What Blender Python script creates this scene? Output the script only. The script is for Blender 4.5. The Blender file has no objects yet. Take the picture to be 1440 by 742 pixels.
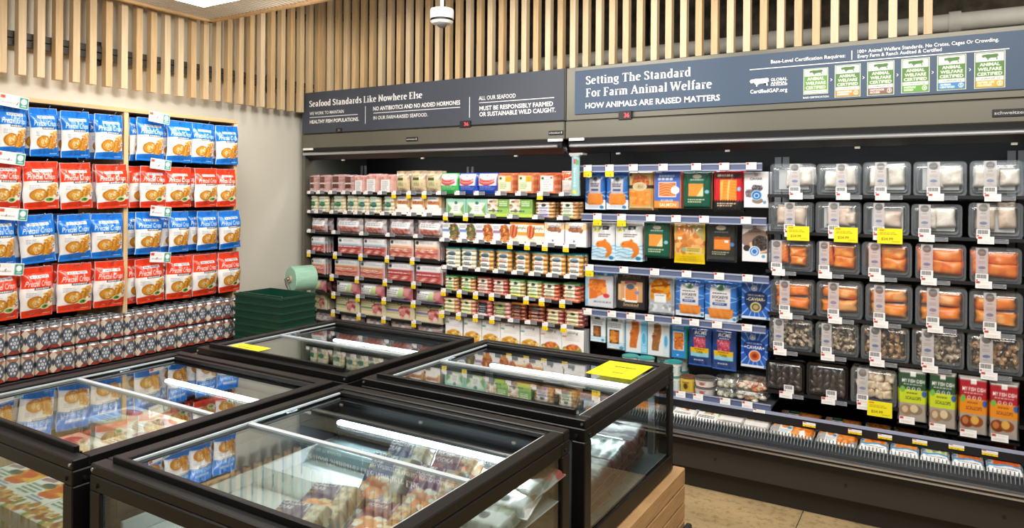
import bpy, math, random
import numpy as np
from mathutils import Vector, Matrix
random.seed(7)
SC = bpy.context.scene
COL = SC.collection
# ---------------------------------------------------------------- camera
FPX, CX0, CY0, CAMH = 990.0, 720.0, 272.1, 1.55
YAW, ROLL = math.radians(31.13), math.radians(-0.452)
_r = Vector((math.cos(YAW), math.sin(YAW), 0)); _f = Vector((-math.sin(YAW), math.cos(YAW), 0)); _d = Vector((0, 0, -1))
C_R = math.cos(ROLL) * _r + math.sin(ROLL) * _d
C_D = -math.sin(ROLL) * _r + math.cos(ROLL) * _d
EYE = Vector((0, 0, CAMH))
camd = bpy.data.cameras.new('camera'); cam = bpy.data.objects.new('camera', camd); COL.objects.link(cam)
camd.sensor_width = 36.0; camd.lens = FPX / 1440 * 36.0
camd.shift_y = -(371 - CY0) / 1440; camd.clip_start = 0.05; camd.clip_end = 60
mm = Matrix((C_R, -C_D, -_f)).transposed().to_4x4(); mm.translation = EYE
cam.matrix_world = mm
SC.camera = cam
# ---------------------------------------------------------------- colour management, world, lights
SC.view_settings.view_transform = 'Standard'; SC.view_settings.look = 'None'
SC.view_settings.exposure = 0.0; SC.view_settings.gamma = 1.0; SC.view_settings.use_curve_mapping = False
SC.cycles.max_bounces = 8; SC.cycles.transparent_max_bounces = 20
SC.cycles.diffuse_bounces = 3; SC.cycles.glossy_bounces = 4
SC.cycles.caustics_reflective = False; SC.cycles.caustics_refractive = False
SC.cycles.sample_clamp_indirect = 6.0
W = bpy.data.worlds.new('world'); SC.world = W; W.use_nodes = True
W.node_tree.nodes['Background'].inputs[0].default_value = (1.0, 0.97, 0.93, 1); W.node_tree.nodes['Background'].inputs[1].default_value = 0.24
def area(name, loc, to, sx, sy, power, col=(1, 1, 1), spread=180):
    l = bpy.data.lights.new(name, 'AREA'); l.shape = 'RECTANGLE'; l.size = sx; l.size_y = sy; l.energy = power; l.color = col
    l.spread = math.radians(spread)
    o = bpy.data.objects.new(name, l); COL.objects.link(o); o.location = loc
    o.rotation_euler = (Vector(to) - Vector(loc)).to_track_quat('-Z', 'Y').to_euler(); return o
def spot(name, loc, to, power, ang=50, col=(1, .9, .76), blend=.6, size=.05):
    l = bpy.data.lights.new(name, 'SPOT'); l.energy = power; l.color = col; l.spot_size = math.radians(ang); l.spot_blend = blend; l.shadow_soft_size = size
    o = bpy.data.objects.new(name, l); COL.objects.link(o); o.location = loc
    o.rotation_euler = (Vector(to) - Vector(loc)).to_track_quat('-Z', 'Y').to_euler(); return o
WARM = (1.0, .93, .84)
area('unseen_ceiling_light', (-2.0, 1.2, 2.56), (-2.0, 1.2, 0), 1.6, .3, 36, (1, .97, .93))  # unseen lights at ceiling height, added to brighten the aisle evenly
area('unseen_ceiling_light', (-2.6, 0.3, 2.56), (-2.9, 0.6, 0), 1.4, .3, 28, (1, .97, .93))
area('unseen_ceiling_light', (-0.4, 1.6, 3.0), (-0.4, 2.2, 0), 1.6, .4, 40, WARM)
area('unseen_ceiling_light', (0.6, 0.2, 3.0), (-0.4, 2.4, .3), 1.2, .6, 32, WARM)
for x, e in ((-3.4, 22), (-2.5, 20), (-1.6, 15), (-.6, 7)):
    spot('track_spot_light', (x + .3, 2.95, 3.15), (x, 3.85, 2.25), e, 62)
spot('track_spot_light', (-3.3, 3.1, 3.0), (-4.2, 3.75, 2.4), 16, 60)
for y in (1.2, 2.1, 3.0):
    spot('track_spot_light', (-2.9, y, 2.55), (-4.2, y + .05, 2.2), 15, 90)
area('case_led_light', (-3.0, 3.975, 1.84), (-3.0, 3.90, 1.0), 2.1, .03, 4.5, (1, .98, .95))
area('case_led_light', (-0.75, 3.975, 1.84), (-0.75, 3.90, 1.0), 2.1, .03, 4.5, (1, .98, .95))
area('unseen_ceiling_light', (-2.4, 2.45, 2.58), (-2.9, 3.95, 9e-1), 2.2, .25, 40, (1, .97, .93))  # this and the next: added out of view to light the case front
area('unseen_ceiling_light', (-0.2, 2.3, 3.0), (-0.5, 3.95, 8e-1), 2.4, .3, 42, (1, .97, .93))
# ---------------------------------------------------------------- pixel -> world on a plane (used to measure sizes and places off the walls' planes)
def _ray(px, py): return C_R * ((px - CX0) / FPX) + C_D * ((py - CY0) / FPX) + _f
def onY(px, py, Y): r = _ray(px, py); return EYE + r * (Y / r.y)
def onX(px, py, X): r = _ray(px, py); return EYE + r * (X / r.x)
def onZ(px, py, Z): r = _ray(px, py); return EYE + r * ((Z - CAMH) / r.z)
# ---------------------------------------------------------------- materials
def lin(c):
    if isinstance(c, str): c = tuple(int(c[i:i + 2], 16) / 255 for i in (0, 2, 4))
    return tuple(((x / 12.92) if x <= .04045 else ((x + .055) / 1.055) ** 2.4) for x in c[:3])
MATS = {}
def mat(name, col='808080', rough=.5, metal=0., noise=0., nscale=20., stretch=None, bump=0., emit=0., spec=.5, coat=0.):
    if name in MATS: return MATS[name]
    m = bpy.data.materials.new(name); m.use_nodes = True; nt = m.node_tree; b = nt.nodes['Principled BSDF']
    c = lin(col); b.inputs['Base Color'].default_value = (*c, 1); b.inputs['Roughness'].default_value = rough; b.inputs['Metallic'].default_value = metal
    b.inputs['Specular IOR Level'].default_value = spec; b.inputs['Coat Weight'].default_value = coat
    if emit: b.inputs['Emission Color'].default_value = (*c, 1); b.inputs['Emission Strength'].default_value = emit
    if noise or bump:
        tc = nt.nodes.new('ShaderNodeTexCoord'); mp = nt.nodes.new('ShaderNodeMapping'); n = nt.nodes.new('ShaderNodeTexNoise')
        if stretch: mp.inputs['Scale'].default_value = stretch
        n.inputs['Scale'].default_value = nscale; n.inputs['Detail'].default_value = 5
        nt.links.new(tc.outputs['Object'], mp.inputs[0]); nt.links.new(mp.outputs[0], n.inputs['Vector'])
        if noise:
            r = nt.nodes.new('ShaderNodeValToRGB'); r.color_ramp.elements[0].position = .3; r.color_ramp.elements[1].position = .7
            r.color_ramp.elements[0].color = (*[x * (1 - noise) for x in c], 1); r.color_ramp.elements[1].color = (*[min(1, x * (1 + noise)) for x in c], 1)
            nt.links.new(n.outputs['Fac'], r.inputs[0]); nt.links.new(r.outputs[0], b.inputs['Base Color'])
        if bump:
            bp = nt.nodes.new('ShaderNodeBump'); bp.inputs['Strength'].default_value = bump; bp.inputs['Distance'].default_value = .004
            nt.links.new(n.outputs['Fac'], bp.inputs['Height']); nt.links.new(bp.outputs[0], b.inputs['Normal'])
    MATS[name] = m; return m
def mat_print(name, rough=.4, coat=0., alpha=1., spec=.5):
    m = bpy.data.materials.new(name); m.use_nodes = True; nt = m.node_tree; b = nt.nodes['Principled BSDF']
    a = nt.nodes.new('ShaderNodeAttribute'); a.attribute_name = 'Col'
    nt.links.new(a.outputs['Color'], b.inputs['Base Color']); b.inputs['Roughness'].default_value = rough; b.inputs['Coat Weight'].default_value = coat
    b.inputs['Coat Roughness'].default_value = .12; b.inputs['Specular IOR Level'].default_value = spec
    if alpha < 1: b.inputs['Alpha'].default_value = alpha
    MATS[name] = m; return m
def mat_clear(name, col='ffffff', f0=.05, rough=.05, body=0., bodycol='dfe6ea'):
    """thin clear sheet: transparent with a Schlick reflection and a little body colour"""
    m = bpy.data.materials.new(name); m.use_nodes = True; nt = m.node_tree; nt.nodes.clear()
    out = nt.nodes.new('ShaderNodeOutputMaterial'); tr = nt.nodes.new('ShaderNodeBsdfTransparent'); gl = nt.nodes.new('ShaderNodeBsdfGlossy')
    tr.inputs[0].default_value = (*lin(col), 1); gl.inputs['Roughness'].default_value = rough; gl.inputs['Color'].default_value = (1, 1, 1, 1)
    geo = nt.nodes.new('ShaderNodeNewGeometry'); dot = nt.nodes.new('ShaderNodeVectorMath'); dot.operation = 'DOT_PRODUCT'
    nt.links.new(geo.outputs['Normal'], dot.inputs[0]); nt.links.new(geo.outputs['Incoming'], dot.inputs[1])
    ab = nt.nodes.new('ShaderNodeMath'); ab.operation = 'ABSOLUTE'; nt.links.new(dot.outputs['Value'], ab.inputs[0])
    iv = nt.nodes.new('ShaderNodeMath'); iv.operation = 'SUBTRACT'; iv.inputs[0].default_value = 1.0; nt.links.new(ab.outputs[0], iv.inputs[1])
    pw = nt.nodes.new('ShaderNodeMath'); pw.operation = 'POWER'; pw.inputs[1].default_value = 5.0; nt.links.new(iv.outputs[0], pw.inputs[0])
    ma = nt.nodes.new('ShaderNodeMath'); ma.operation = 'MULTIPLY_ADD'; ma.inputs[1].default_value = 1 - f0; ma.inputs[2].default_value = f0; nt.links.new(pw.outputs[0], ma.inputs[0])
    mx = nt.nodes.new('ShaderNodeMixShader'); nt.links.new(ma.outputs[0], mx.inputs[0]); nt.links.new(gl.outputs[0], mx.inputs[2])
    if body:
        df = nt.nodes.new('ShaderNodeBsdfDiffuse'); df.inputs[0].default_value = (*lin(bodycol), 1); m2 = nt.nodes.new('ShaderNodeMixShader'); m2.inputs[0].default_value = body
        nt.links.new(tr.outputs[0], m2.inputs[1]); nt.links.new(df.outputs[0], m2.inputs[2]); nt.links.new(m2.outputs[0], mx.inputs[1])
    else: nt.links.new(tr.outputs[0], mx.inputs[1])
    nt.links.new(mx.outputs[0], out.inputs[0]); MATS[name] = m; return m
M_BAG = mat_print('printed_film', .26, .5); M_CARD = mat_print('printed_card', .55); M_GLOSS = mat_print('printed_gloss', .25, .3)
M_VAC = mat_print('vacuum_film_print', .2, .6); M_SLEEVE = mat_print('translucent_label', .5, alpha=.45); M_FOOD = mat_print('food_surface', .35, .2)
M_FILM = mat_clear('clear_plastic', 'fafcfd', .07, .14, .035, 'd5dde2'); M_SHELL = mat_clear('tray_plastic', 'f6f9fb', .08, .16, .16, 'bcc6ce'); M_GLASS = mat_clear('glass', 'eef4f2', .13, .0)
M_PANE = mat_clear('side_glass', 'e4eae8', .05, .0)
M_WALL = mat('wall_paint', 'dedacd', .7, noise=.03, nscale=3)
M_WOOD = mat('pale_maple', 'd8b98a', .5, noise=.16, nscale=9, stretch=(9, 9, .6))
M_WOODH = mat('maple_edge', 'cfaa78', .5, noise=.14, nscale=9, stretch=(6, .6, 6))
M_BLACK = mat('black_metal', '17161a', .35, .3); M_BLACKS = mat('black_satin', '121214', .5)
M_CASEIN = mat('case_lining', '0c0c0d', .42); M_OLIVE = mat('bronze_grey_metal', '67655a', .38, .3)
M_BASE = mat('charcoal_panel', '35322d', .5, .2); M_ALU = mat('brushed_aluminium', 'c9ccd0', .3, .9)
M_STEEL = mat('steel', '9a9c9e', .35, .9); M_WHITE = mat('white_paint', 'f0efea', .5); M_RAILBLUE = mat('slate_blue_rail', '596484', .55)
M_RAILCLEAR = mat('pale_rail_edge', '9aa1b8', .5); M_INK = mat('white_ink', 'f4f4f2', .6); M_SIGN = mat('slate_sign', '3d434f', .55)
M_SIGNB = mat('blue_slate_sign', '3c5068', .55); M_DARK = mat('plenum_dark', '4a4336', .9, noise=.5, nscale=14, bump=.6)
M_LED = mat('led_tube', 'f4faff', .4, emit=9.0); M_LAMP = mat('lamp_diffuser', 'fffaf2', .4, emit=9.0)
M_GREEN = mat('green_basket_plastic', '093c2c', .4); M_GREY = mat('grey_plastic', 'a9acae', .5); M_PIPE = mat('painted_pipe', 'd8d4c8', .6, noise=.08, nscale=8)
# ---------------------------------------------------------------- mesh helpers
class MB:
    def __init__(s): s.v = []; s.f = []; s.m = []
    def add(s, vs, fs, mi=0):
        o = len(s.v); s.v += [tuple(v) for v in vs]; s.f += [tuple(i + o for i in f) for f in fs]; s.m += [mi] * len(fs); return s
    def box(s, x0, x1, y0, y1, z0, z1, mi=0, c=0.):
        if x1 < x0: x0, x1 = x1, x0
        if y1 < y0: y0, y1 = y1, y0
        if z1 < z0: z0, z1 = z1, z0
        if c <= 0:
            return s.add([(x0, y0, z0), (x1, y0, z0), (x1, y1, z0), (x0, y1, z0), (x0, y0, z1), (x1, y0, z1), (x1, y1, z1), (x0, y1, z1)],
                         [(3, 2, 1, 0), (4, 5, 6, 7), (0, 1, 5, 4), (1, 2, 6, 5), (2, 3, 7, 6), (3, 0, 4, 7)], mi)
        # chamfered on every edge
        P = {}; vs = []
        for ix, X in enumerate((x0, x1)):
            for iy, Y in enumerate((y0, y1)):
                for iz, Z in enumerate((z0, z1)):
                    sx, sy, sz = (c if not ix else -c), (c if not iy else -c), (c if not iz else -c)
                    for k, p in enumerate(((X, Y + sy, Z + sz), (X + sx, Y, Z + sz), (X + sx, Y + sy, Z))):
                        P[ix, iy, iz, k] = len(vs); vs.append(p)
        fs = []
        for i in (0, 1):
            q = [P[i, a, b, 0] for a, b in ((0, 0), (1, 0), (1, 1), (0, 1))]; fs.append(q if i else q[::-1])
            q = [P[a, i, b, 1] for a, b in ((0, 0), (0, 1), (1, 1), (1, 0))]; fs.append(q if i else q[::-1])
            q = [P[a, b, i, 2] for a, b in ((0, 0), (1, 0), (1, 1), (0, 1))]; fs.append(q if i else q[::-1])
        for a in (0, 1):
            for b in (0, 1):
                fs.append((P[a, b, 0, 0], P[a, b, 1, 0], P[a, b, 1, 1], P[a, b, 0, 1]))
                fs.append((P[a, 0, b, 0], P[a, 1, b, 0], P[a, 1, b, 2], P[a, 0, b, 2]))
                fs.append((P[0, a, b, 1], P[1, a, b, 1], P[1, a, b, 2], P[0, a, b, 2]))
        for k in P:
            if k[3] == 0: fs.append((P[k[0], k[1], k[2], 0], P[k[0], k[1], k[2], 1], P[k[0], k[1], k[2], 2]))
        return s.add(vs, fs, mi)
    def tube(s, pts, r, n=8, mi=0, caps=True):
        pts = [Vector(p) for p in pts]; vs = []; fs = []; up = Vector((0, 0, 1))
        for i, p in enumerate(pts):
            t = (pts[min(i + 1, len(pts) - 1)] - pts[max(i - 1, 0)]).normalized()
            a = t.cross(up if abs(t.z) < .95 else Vector((1, 0, 0))).normalized(); b = a.cross(t)
            rr = r[i] if isinstance(r, (list, tuple)) else r
            for k in range(n):
                th = 2 * math.pi * k / n; vs.append(p + a * (rr * math.cos(th)) + b * (rr * math.sin(th)))
        for i in range(len(pts) - 1):
            for k in range(n): fs.append((i * n + k, i * n + (k + 1) % n, (i + 1) * n + (k + 1) % n, (i + 1) * n + k))
        if caps: fs += [tuple(range(n))[::-1], tuple(range((len(pts) - 1) * n, len(pts) * n))]
        return s.add(vs, fs, mi)
    def lathe(s, prof, n=24, mi=0, center=(0, 0, 0)):
        vs = []; fs = []; cx, cy, cz = center
        for r, z in prof:
            for k in range(n):
                th = 2 * math.pi * k / n; vs.append((cx + r * math.cos(th), cy + r * math.sin(th), cz + z))
        for i in range(len(prof) - 1):
            for k in range(n): fs.append((i * n + k, i * n + (k + 1) % n, (i + 1) * n + (k + 1) % n, (i + 1) * n + k))
        fs += [tuple(range(n))[::-1], tuple(range((len(prof) - 1) * n, len(prof) * n))]
        return s.add(vs, fs, mi)
    def prism(s, poly, axis, a, b, mi=0):
        n = len(poly); vs = []
        for t in (a, b):
            for p, q in poly: vs.append({'x': (t, p, q), 'y': (p, t, q), 'z': (p, q, t)}[axis])
        fs = [tuple(range(n))[::-1], tuple(range(n, 2 * n))] + [(i, (i + 1) % n, n + (i + 1) % n, n + i) for i in range(n)]
        return s.add(vs, fs, mi)
    def mesh(s, name, mats, smooth=False):
        me = bpy.data.meshes.new(name); me.from_pydata(s.v, [], s.f)
        for m in (mats if isinstance(mats, (list, tuple)) else [mats]): me.materials.append(m)
        me.polygons.foreach_set('material_index', s.m)
        import bmesh
        bm = bmesh.new(); bm.from_mesh(me); bmesh.ops.recalc_face_normals(bm, faces=bm.faces); bm.to_mesh(me); bm.free()
        if smooth: smooth_mesh(me)
        return me
    def obj(s, name, mats, parent=None, loc=(0, 0, 0), smooth=False):
        return link(name, s.mesh(name, mats, smooth), parent, loc)
def smooth_mesh(me, ang=40):
    me.polygons.foreach_set('use_smooth', [True] * len(me.polygons))
    try: me.set_sharp_from_angle(angle=math.radians(ang))
    except Exception: pass
def link(name, me, parent=None, loc=(0, 0, 0), rot=(0, 0, 0)):
    o = bpy.data.objects.new(name, me); COL.objects.link(o); o.parent = parent; o.location = loc; o.rotation_euler = rot; return o
LABELS = {}
def tag(o, label, cat, group=None):
    o['label'] = label; o['category'] = cat
    if group: o['group'] = group
    LABELS.setdefault(label, []).append(o); return o
def thing(name, label, cat, loc=(0, 0, 0), group=None, rot=(0, 0, 0)):
    return tag(link(name, None, None, loc, rot), label, cat, group)
def struct(o): o['kind'] = 'structure'; return o
def dup(o, parent=None):
    c = o.copy(); COL.objects.link(c)
    if parent is not None: c.parent = parent
    for ch in o.children: dup(ch, c)
    return c
# ---------------------------------------------------------------- text glyphs to triangles (used for lettering meshes and for printed artwork)
_TX = {}
def text_tris(s, bold=0.):
    key = (s, bold)
    if key in _TX: return _TX[key]
    cu = bpy.data.curves.new('t', 'FONT'); cu.body = s; cu.size = 1.0; cu.offset = bold; cu.resolution_u = 2
    o = bpy.data.objects.new('t', cu); me = o.to_mesh()
    me.calc_loop_triangles(); V = np.array([v.co[:2] for v in me.vertices], float).reshape(-1, 2)
    T = np.array([t.vertices[:] for t in me.loop_triangles], int).reshape(-1, 3)
    o.to_mesh_clear(); bpy.data.objects.remove(o); bpy.data.curves.remove(cu)
    _TX[key] = (V, T); return V, T
_h = text_tris('H'); CAPH = _h[0][:, 1].max() - _h[0][:, 1].min()
def lettering(name, rows, mater, parent, loc, rot=(math.pi / 2, 0, 0)):
    """rows: (text, x, z, cap height, bold, target width or None, serif) -> one flat mesh of letters just proud of a panel"""
    vs = []; fs = []
    for (t, x, z, h, bold, wd, serif) in rows:
        if t == '|': V = np.array([(0, 0), (wd, 0), (wd, h), (0, h)], float); T = [(0, 1, 2, 3)]
        elif serif: V, T = serif_text(t); V = V * h
        else: V, T = text_tris(t, bold); V = V * (h / CAPH)
        V = np.array(V)
        if wd and t != '|': V = V * np.array([wd / (V[:, 0].max() - V[:, 0].min()), 1])
        V = V - np.array([V[:, 0].min(), 0]); o = len(vs)
        vs += [(x + a, z + b, 0) for a, b in V]; fs += [tuple(int(i) + o for i in f) for f in T]
    me = bpy.data.meshes.new(name); me.from_pydata(vs, [], fs); me.materials.append(mater)
    return link(name, me, parent, loc, rot)
# a hand drawn bold serif: centre lines swept with a broad-nib thickness, plus slab serifs
def _arc(cx, cy, rx, ry, a0, a1, n=14):
    return [(cx + rx * math.cos(math.radians(a0 + (a1 - a0) * i / n)), cy + ry * math.sin(math.radians(a0 + (a1 - a0) * i / n))) for i in range(n + 1)]
def _st(x, y0, y1): return [(x, y0), (x, y1)]
X_, K_ = .70, .18
SERIF = {
 'S': (.62, [[(.50, .80)] + _arc(.31, .755, .19, .20, 50, 180, 10) + _arc(.33, .50, .2, .1, 190, 250, 3)[:0] + [(.17, .62), (.30, .54), (.42, .46)] + _arc(.30, .245, .205, .20, 40, -130, 12) + [(.10, .2)]], [(.53, .82, .05, .13), (.09, .20, .05, .13)]),
 'e': (.56, [[(.11, .40), (.45, .40)] , _arc(.28, .35, .19, .31, 10, 310, 20)], []),
 'a': (.58, [[(.13, .56)] + _arc(.25, .5, .14, .16, 120, 0, 8) + [(.39, .1)], _arc(.24, .2, .13, .16, 60, 320, 14)], [(.44, .04, .12, .07)]),
 'f': (.40, [[(.19, .03), (.19, .8)] + _arc(.33, .82, .14, .18, 180, 60, 6)], [(.2, .03, .28, .06), (.2, .66, .3, .06)]),
 'o': (.60, [_arc(.30, .35, .2, .31, 0, 360, 26)], []),
 'd': (.64, [_st(.46, .03, 1.02), _arc(.29, .34, .18, .31, 40, 320, 18)], [(.40, 1.0, .15, .06), (.5, .03, .14, .06)]),
 't': (.40, [[(.19, .86), (.19, .2)] + _arc(.30, .17, .11, .13, 180, 290, 6)], [(.2, .66, .32, .06)]),
 'n': (.68, [_st(.17, .03, .64), [(.17, .50)] + _arc(.34, .46, .16, .2, 130, 0, 8) + [(.5, .03)]], [(.17, .03, .28, .06), (.5, .03, .28, .06), (.11, .66, .15, .06)]),
 'r': (.46, [_st(.17, .03, .64), [(.17, .48)] + _arc(.32, .46, .14, .19, 150, 50, 6)], [(.18, .03, .3, .06), (.11, .66, .15, .06)]),
 's': (.48, [[(.38, .56)] + _arc(.24, .53, .13, .13, 50, 190, 8) + [(.2, .42), (.3, .34)] + _arc(.23, .18, .15, .14, 50, -130, 10)], [(.39, .57, .04, .1), (.08, .14, .04, .1)]),
 'i': (.34, [_st(.17, .03, .64), _arc(.16, .9, .03, .03, 0, 360, 8)], [(.17, .03, .28, .06), (.11, .66, .15, .06)]),
 'k': (.66, [_st(.17, .03, 1.02), [(.2, .3), (.5, .62)], [(.28, .38), (.52, .04)]], [(.17, .03, .28, .06), (.11, 1.0, .15, .06), (.5, .66, .22, .05), (.54, .03, .24, .06)]),
 'w': (.90, [[(.1, .64), (.27, .04)], [(.27, .04), (.45, .6)], [(.45, .64), (.62, .04)], [(.62, .04), (.8, .64)]], [(.12, .66, .26, .06), (.46, .66, .2, .06), (.79, .66, .2, .06)]),
 'h': (.68, [_st(.17, .03, 1.02), [(.17, .50)] + _arc(.34, .46, .16, .2, 130, 0, 8) + [(.5, .03)]], [(.17, .03, .28, .06), (.5, .03, .28, .06), (.11, 1.0, .15, .06)]),
 'l': (.34, [_st(.17, .03, 1.02)], [(.17, .03, .28, .06), (.11, 1.0, .15, .06)]),
 'g': (.60, [_arc(.27, .46, .17, .2, 0, 360, 20), [(.15, .28), (.13, .16), (.3, .1), (.45, .05)] + _arc(.28, -.08, .2, .13, 30, -200, 14)], [(.48, .66, .14, .06)]),
 'm': (1.0, [_st(.17, .03, .64), [(.17, .50)] + _arc(.33, .46, .15, .2, 130, 0, 8) + [(.48, .03)], [(.48, .50)] + _arc(.65, .46, .16, .2, 130, 0, 8) + [(.81, .03)]], [(.17, .03, .28, .06), (.48, .03, .24, .06), (.81, .03, .28, .06), (.11, .66, .15, .06)]),
 'L': (.62, [_st(.19, .03, .97), [(.19, .03), (.55, .03)]], [(.19, .97, .32, .06), (.19, .03, .32, .06), (.54, .13, .05, .2)]),
 'N': (.86, [_st(.17, .03, .97), [(.17, .95), (.66, .05)], _st(.68, .03, .97)], [(.15, .97, .28, .06), (.17, .03, .28, .06), (.68, .97, .28, .06)]),
 'E': (.68, [_st(.19, .03, .97), [(.19, .97), (.56, .97)], [(.19, .03), (.58, .03)], [(.19, .51), (.46, .51)]], [(.19, .97, .32, .06), (.19, .03, .32, .06), (.57, .13, .05, .2), (.55, .88, .05, .17), (.45, .51, .05, .2)]),
 'T': (.74, [_st(.37, .03, .97), [(.06, .96), (.68, .96)]], [(.37, .03, .34, .06), (.07, .88, .05, .2), (.67, .88, .05, .2)]),
 'F': (.64, [_st(.19, .03, .97), [(.19, .97), (.56, .97)], [(.19, .49), (.46, .49)]], [(.19, .97, .32, .06), (.19, .03, .34, .06), (.56, .88, .05, .17), (.45, .49, .05, .2)]),
 'A': (.82, [[(.12, .04), (.4, .98)], [(.4, .98), (.68, .04)], [(.22, .32), (.58, .32)]], [(.12, .03, .26, .06), (.68, .03, .3, .06)]),
 'W': (1.12, [[(.1, .96), (.32, .03)], [(.32, .03), (.55, .9)], [(.55, .96), (.78, .03)], [(.78, .03), (1.0, .96)]], [(.12, .97, .3, .06), (.56, .97, .26, .06), (1.0, .97, .26, .06)]),
}
def serif_text(s):
    V = []; T = []; x = 0.
    for ch in s:
        if ch == ' ': x += .27; continue
        adv, strokes, slabs = SERIF[ch]
        for st in strokes:
            L = []; R = []
            for i, p in enumerate(st):
                a = st[max(i - 1, 0)]; b = st[min(i + 1, len(st) - 1)]; dx, dy = b[0] - a[0], b[1] - a[1]; l = math.hypot(dx, dy) or 1
                up = dx * dy > 0 and len(st) == 2
                t = .07 + (K_ - .07) * (abs(dy) / l) ** 1.3
                if up: t *= .55
                nx, ny = -dy / l * t / 2, dx / l * t / 2; L.append((p[0] + nx, p[1] + ny)); R.append((p[0] - nx, p[1] - ny))
            o = len(V); V += [(x + a, b) for a, b in L + R]; n = len(L)
            T += [(o + i, o + i + 1, o + n + i + 1, o + n + i) for i in range(n - 1)]
        for (cx, cy, w, h) in slabs:
            o = len(V); V += [(x + cx - w / 2, cy - h / 2), (x + cx + w / 2, cy - h / 2), (x + cx + w / 2, cy + h / 2), (x + cx - w / 2, cy + h / 2)]; T.append((o, o + 1, o + 2, o + 3))
        x += adv + .02
    return np.array(V), T
# ---------------------------------------------------------------- printed artwork: a small colour grid carried as point colours of the package mesh
def rgb(c): return np.array([int(c[i:i + 2], 16) / 255 for i in (0, 2, 4)])
class Art:
    def __init__(s, nx, ny, bg='ffffff', aspect=1.0):       # aspect = width / height of the printed face
        s.nx, s.ny, s.S, s.asp = nx, ny, 4, aspect; s.W, s.H = nx * s.S, ny * s.S
        s.a = np.empty((s.H, s.W, 3)); s.a[:] = rgb(bg)
        s.U, s.V = np.meshgrid((np.arange(s.W) + .5) / s.W, (np.arange(s.H) + .5) / s.H)
    def rect(s, x0, y0, x1, y1, c): s.a[(s.U >= x0) & (s.U < x1) & (s.V >= y0) & (s.V < y1)] = rgb(c); return s
    def ell(s, cx, cy, rx, ry, c): s.a[((s.U - cx) / rx) ** 2 + ((s.V - cy) / ry) ** 2 <= 1] = rgb(c); return s
    def ring(s, cx, cy, rx, ry, t, c):
        d = ((s.U - cx) / rx) ** 2 + ((s.V - cy) / ry) ** 2; s.a[(d <= 1) & (d >= (1 - t) ** 2)] = rgb(c); return s
    def where(s, m, c): s.a[m] = rgb(c); return s
    def poly(s, pts, c):
        m = np.zeros(s.U.shape, bool); n = len(pts)
        for i in range(n):
            (x0, y0), (x1, y1) = pts[i], pts[(i + 1) % n]
            if y0 == y1: continue
            m ^= ((y0 > s.V) != (y1 > s.V)) & (s.U < (x1 - x0) * (s.V - y0) / (y1 - y0) + x0)
        s.a[m] = rgb(c); return s
    def blobs(s, x0, y0, x1, y1, cols, n, r, seed=1, inside=None):
        g = random.Random(seed)
        for _ in range(n):
            x, y = g.uniform(x0, x1), g.uniform(y0, y1); q = r * g.uniform(.6, 1.3)
            if inside and ((x - inside[0]) / inside[2]) ** 2 + ((y - inside[1]) / inside[3]) ** 2 > 1: continue
            s.ell(x, y, q, q * s.asp * g.uniform(.6, 1.1), g.choice(cols))
        return s
    def lines(s, x0, y0, x1, y1, n, c, seed=1, fill=.5):    # unreadable small print
        g = random.Random(seed); h = (y1 - y0) / n
        for i in range(n):
            e = x1 - (x1 - x0) * g.uniform(0, .3); x = x0
            while x < e: w = (x1 - x0) * g.uniform(.06, .2); s.rect(x, y0 + i * h, min(x + w, e), y0 + i * h + h * fill, c); x += w + (x1 - x0) * .03
        return s
    def text(s, t, cx, cy, h, c, bold=.02, shear=0., maxw=None, align='c', rot=0):
        V, T = text_tris(t, bold); V = V.copy() / CAPH; V[:, 0] += shear * V[:, 1]
        wd = V[:, 0].max() - V[:, 0].min(); V[:, 0] -= V[:, 0].min()
        sx = h / s.asp
        if maxw and wd * sx > maxw: sx = maxw / wd
        ox = {'c': cx - wd * sx / 2, 'l': cx, 'r': cx - wd * sx}[align]
        Xp, Yp = V[:, 0] * sx, V[:, 1] * h
        if rot: P = np.stack([(cx + (Yp - h / 2) / s.asp), cy - wd * sx * s.asp / 2 + Xp * s.asp], 1) if rot == -90 else None
        else: P = np.stack([ox + Xp, cy + h / 2 - Yp], 1)
        P = P * np.array([s.W, s.H]); col = rgb(c)
        for tr in T:
            a, b, d = P[tr[0]], P[tr[1]], P[tr[2]]
            x0, x1 = int(max(0, math.floor(min(a[0], b[0], d[0])))), int(min(s.W, math.ceil(max(a[0], b[0], d[0])) + 1))
            y0, y1 = int(max(0, math.floor(min(a[1], b[1], d[1])))), int(min(s.H, math.ceil(max(a[1], b[1], d[1])) + 1))
            if x0 >= x1 or y0 >= y1: continue
            gx, gy = np.meshgrid(np.arange(x0, x1) + .5, np.arange(y0, y1) + .5)
            e = [(q[0] - p[0]) * (gy - p[1]) - (q[1] - p[1]) * (gx - p[0]) for p, q in ((a, b), (b, d), (d, a))]
            m = ((e[0] >= -1e-6) & (e[1] >= -1e-6) & (e[2] >= -1e-6)) | ((e[0] <= 1e-6) & (e[1] <= 1e-6) & (e[2] <= 1e-6))
            s.a[y0:y1, x0:x1][m] = col
        return s
    def grid(s):   # (ny, nx, 3) linear, row 0 = bottom
        g = s.a.reshape(s.ny, s.S, s.nx, s.S, 3).mean((1, 3))[::-1]
        return np.where(g <= .04045, g / 12.92, ((g + .055) / 1.055) ** 2.4)
def colour_mesh(name, v, f, col, mater, smooth=True, ang=50):
    me = bpy.data.meshes.new(name); me.from_pydata(v, [], f); me.materials.append(mater)
    ca = me.color_attributes.new('Col', 'FLOAT_COLOR', 'POINT'); c4 = np.ones((len(v), 4), 'f'); c4[:, :3] = col; ca.data.foreach_set('color', c4.ravel())
    if smooth: smooth_mesh(me, ang)
    return me
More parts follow.
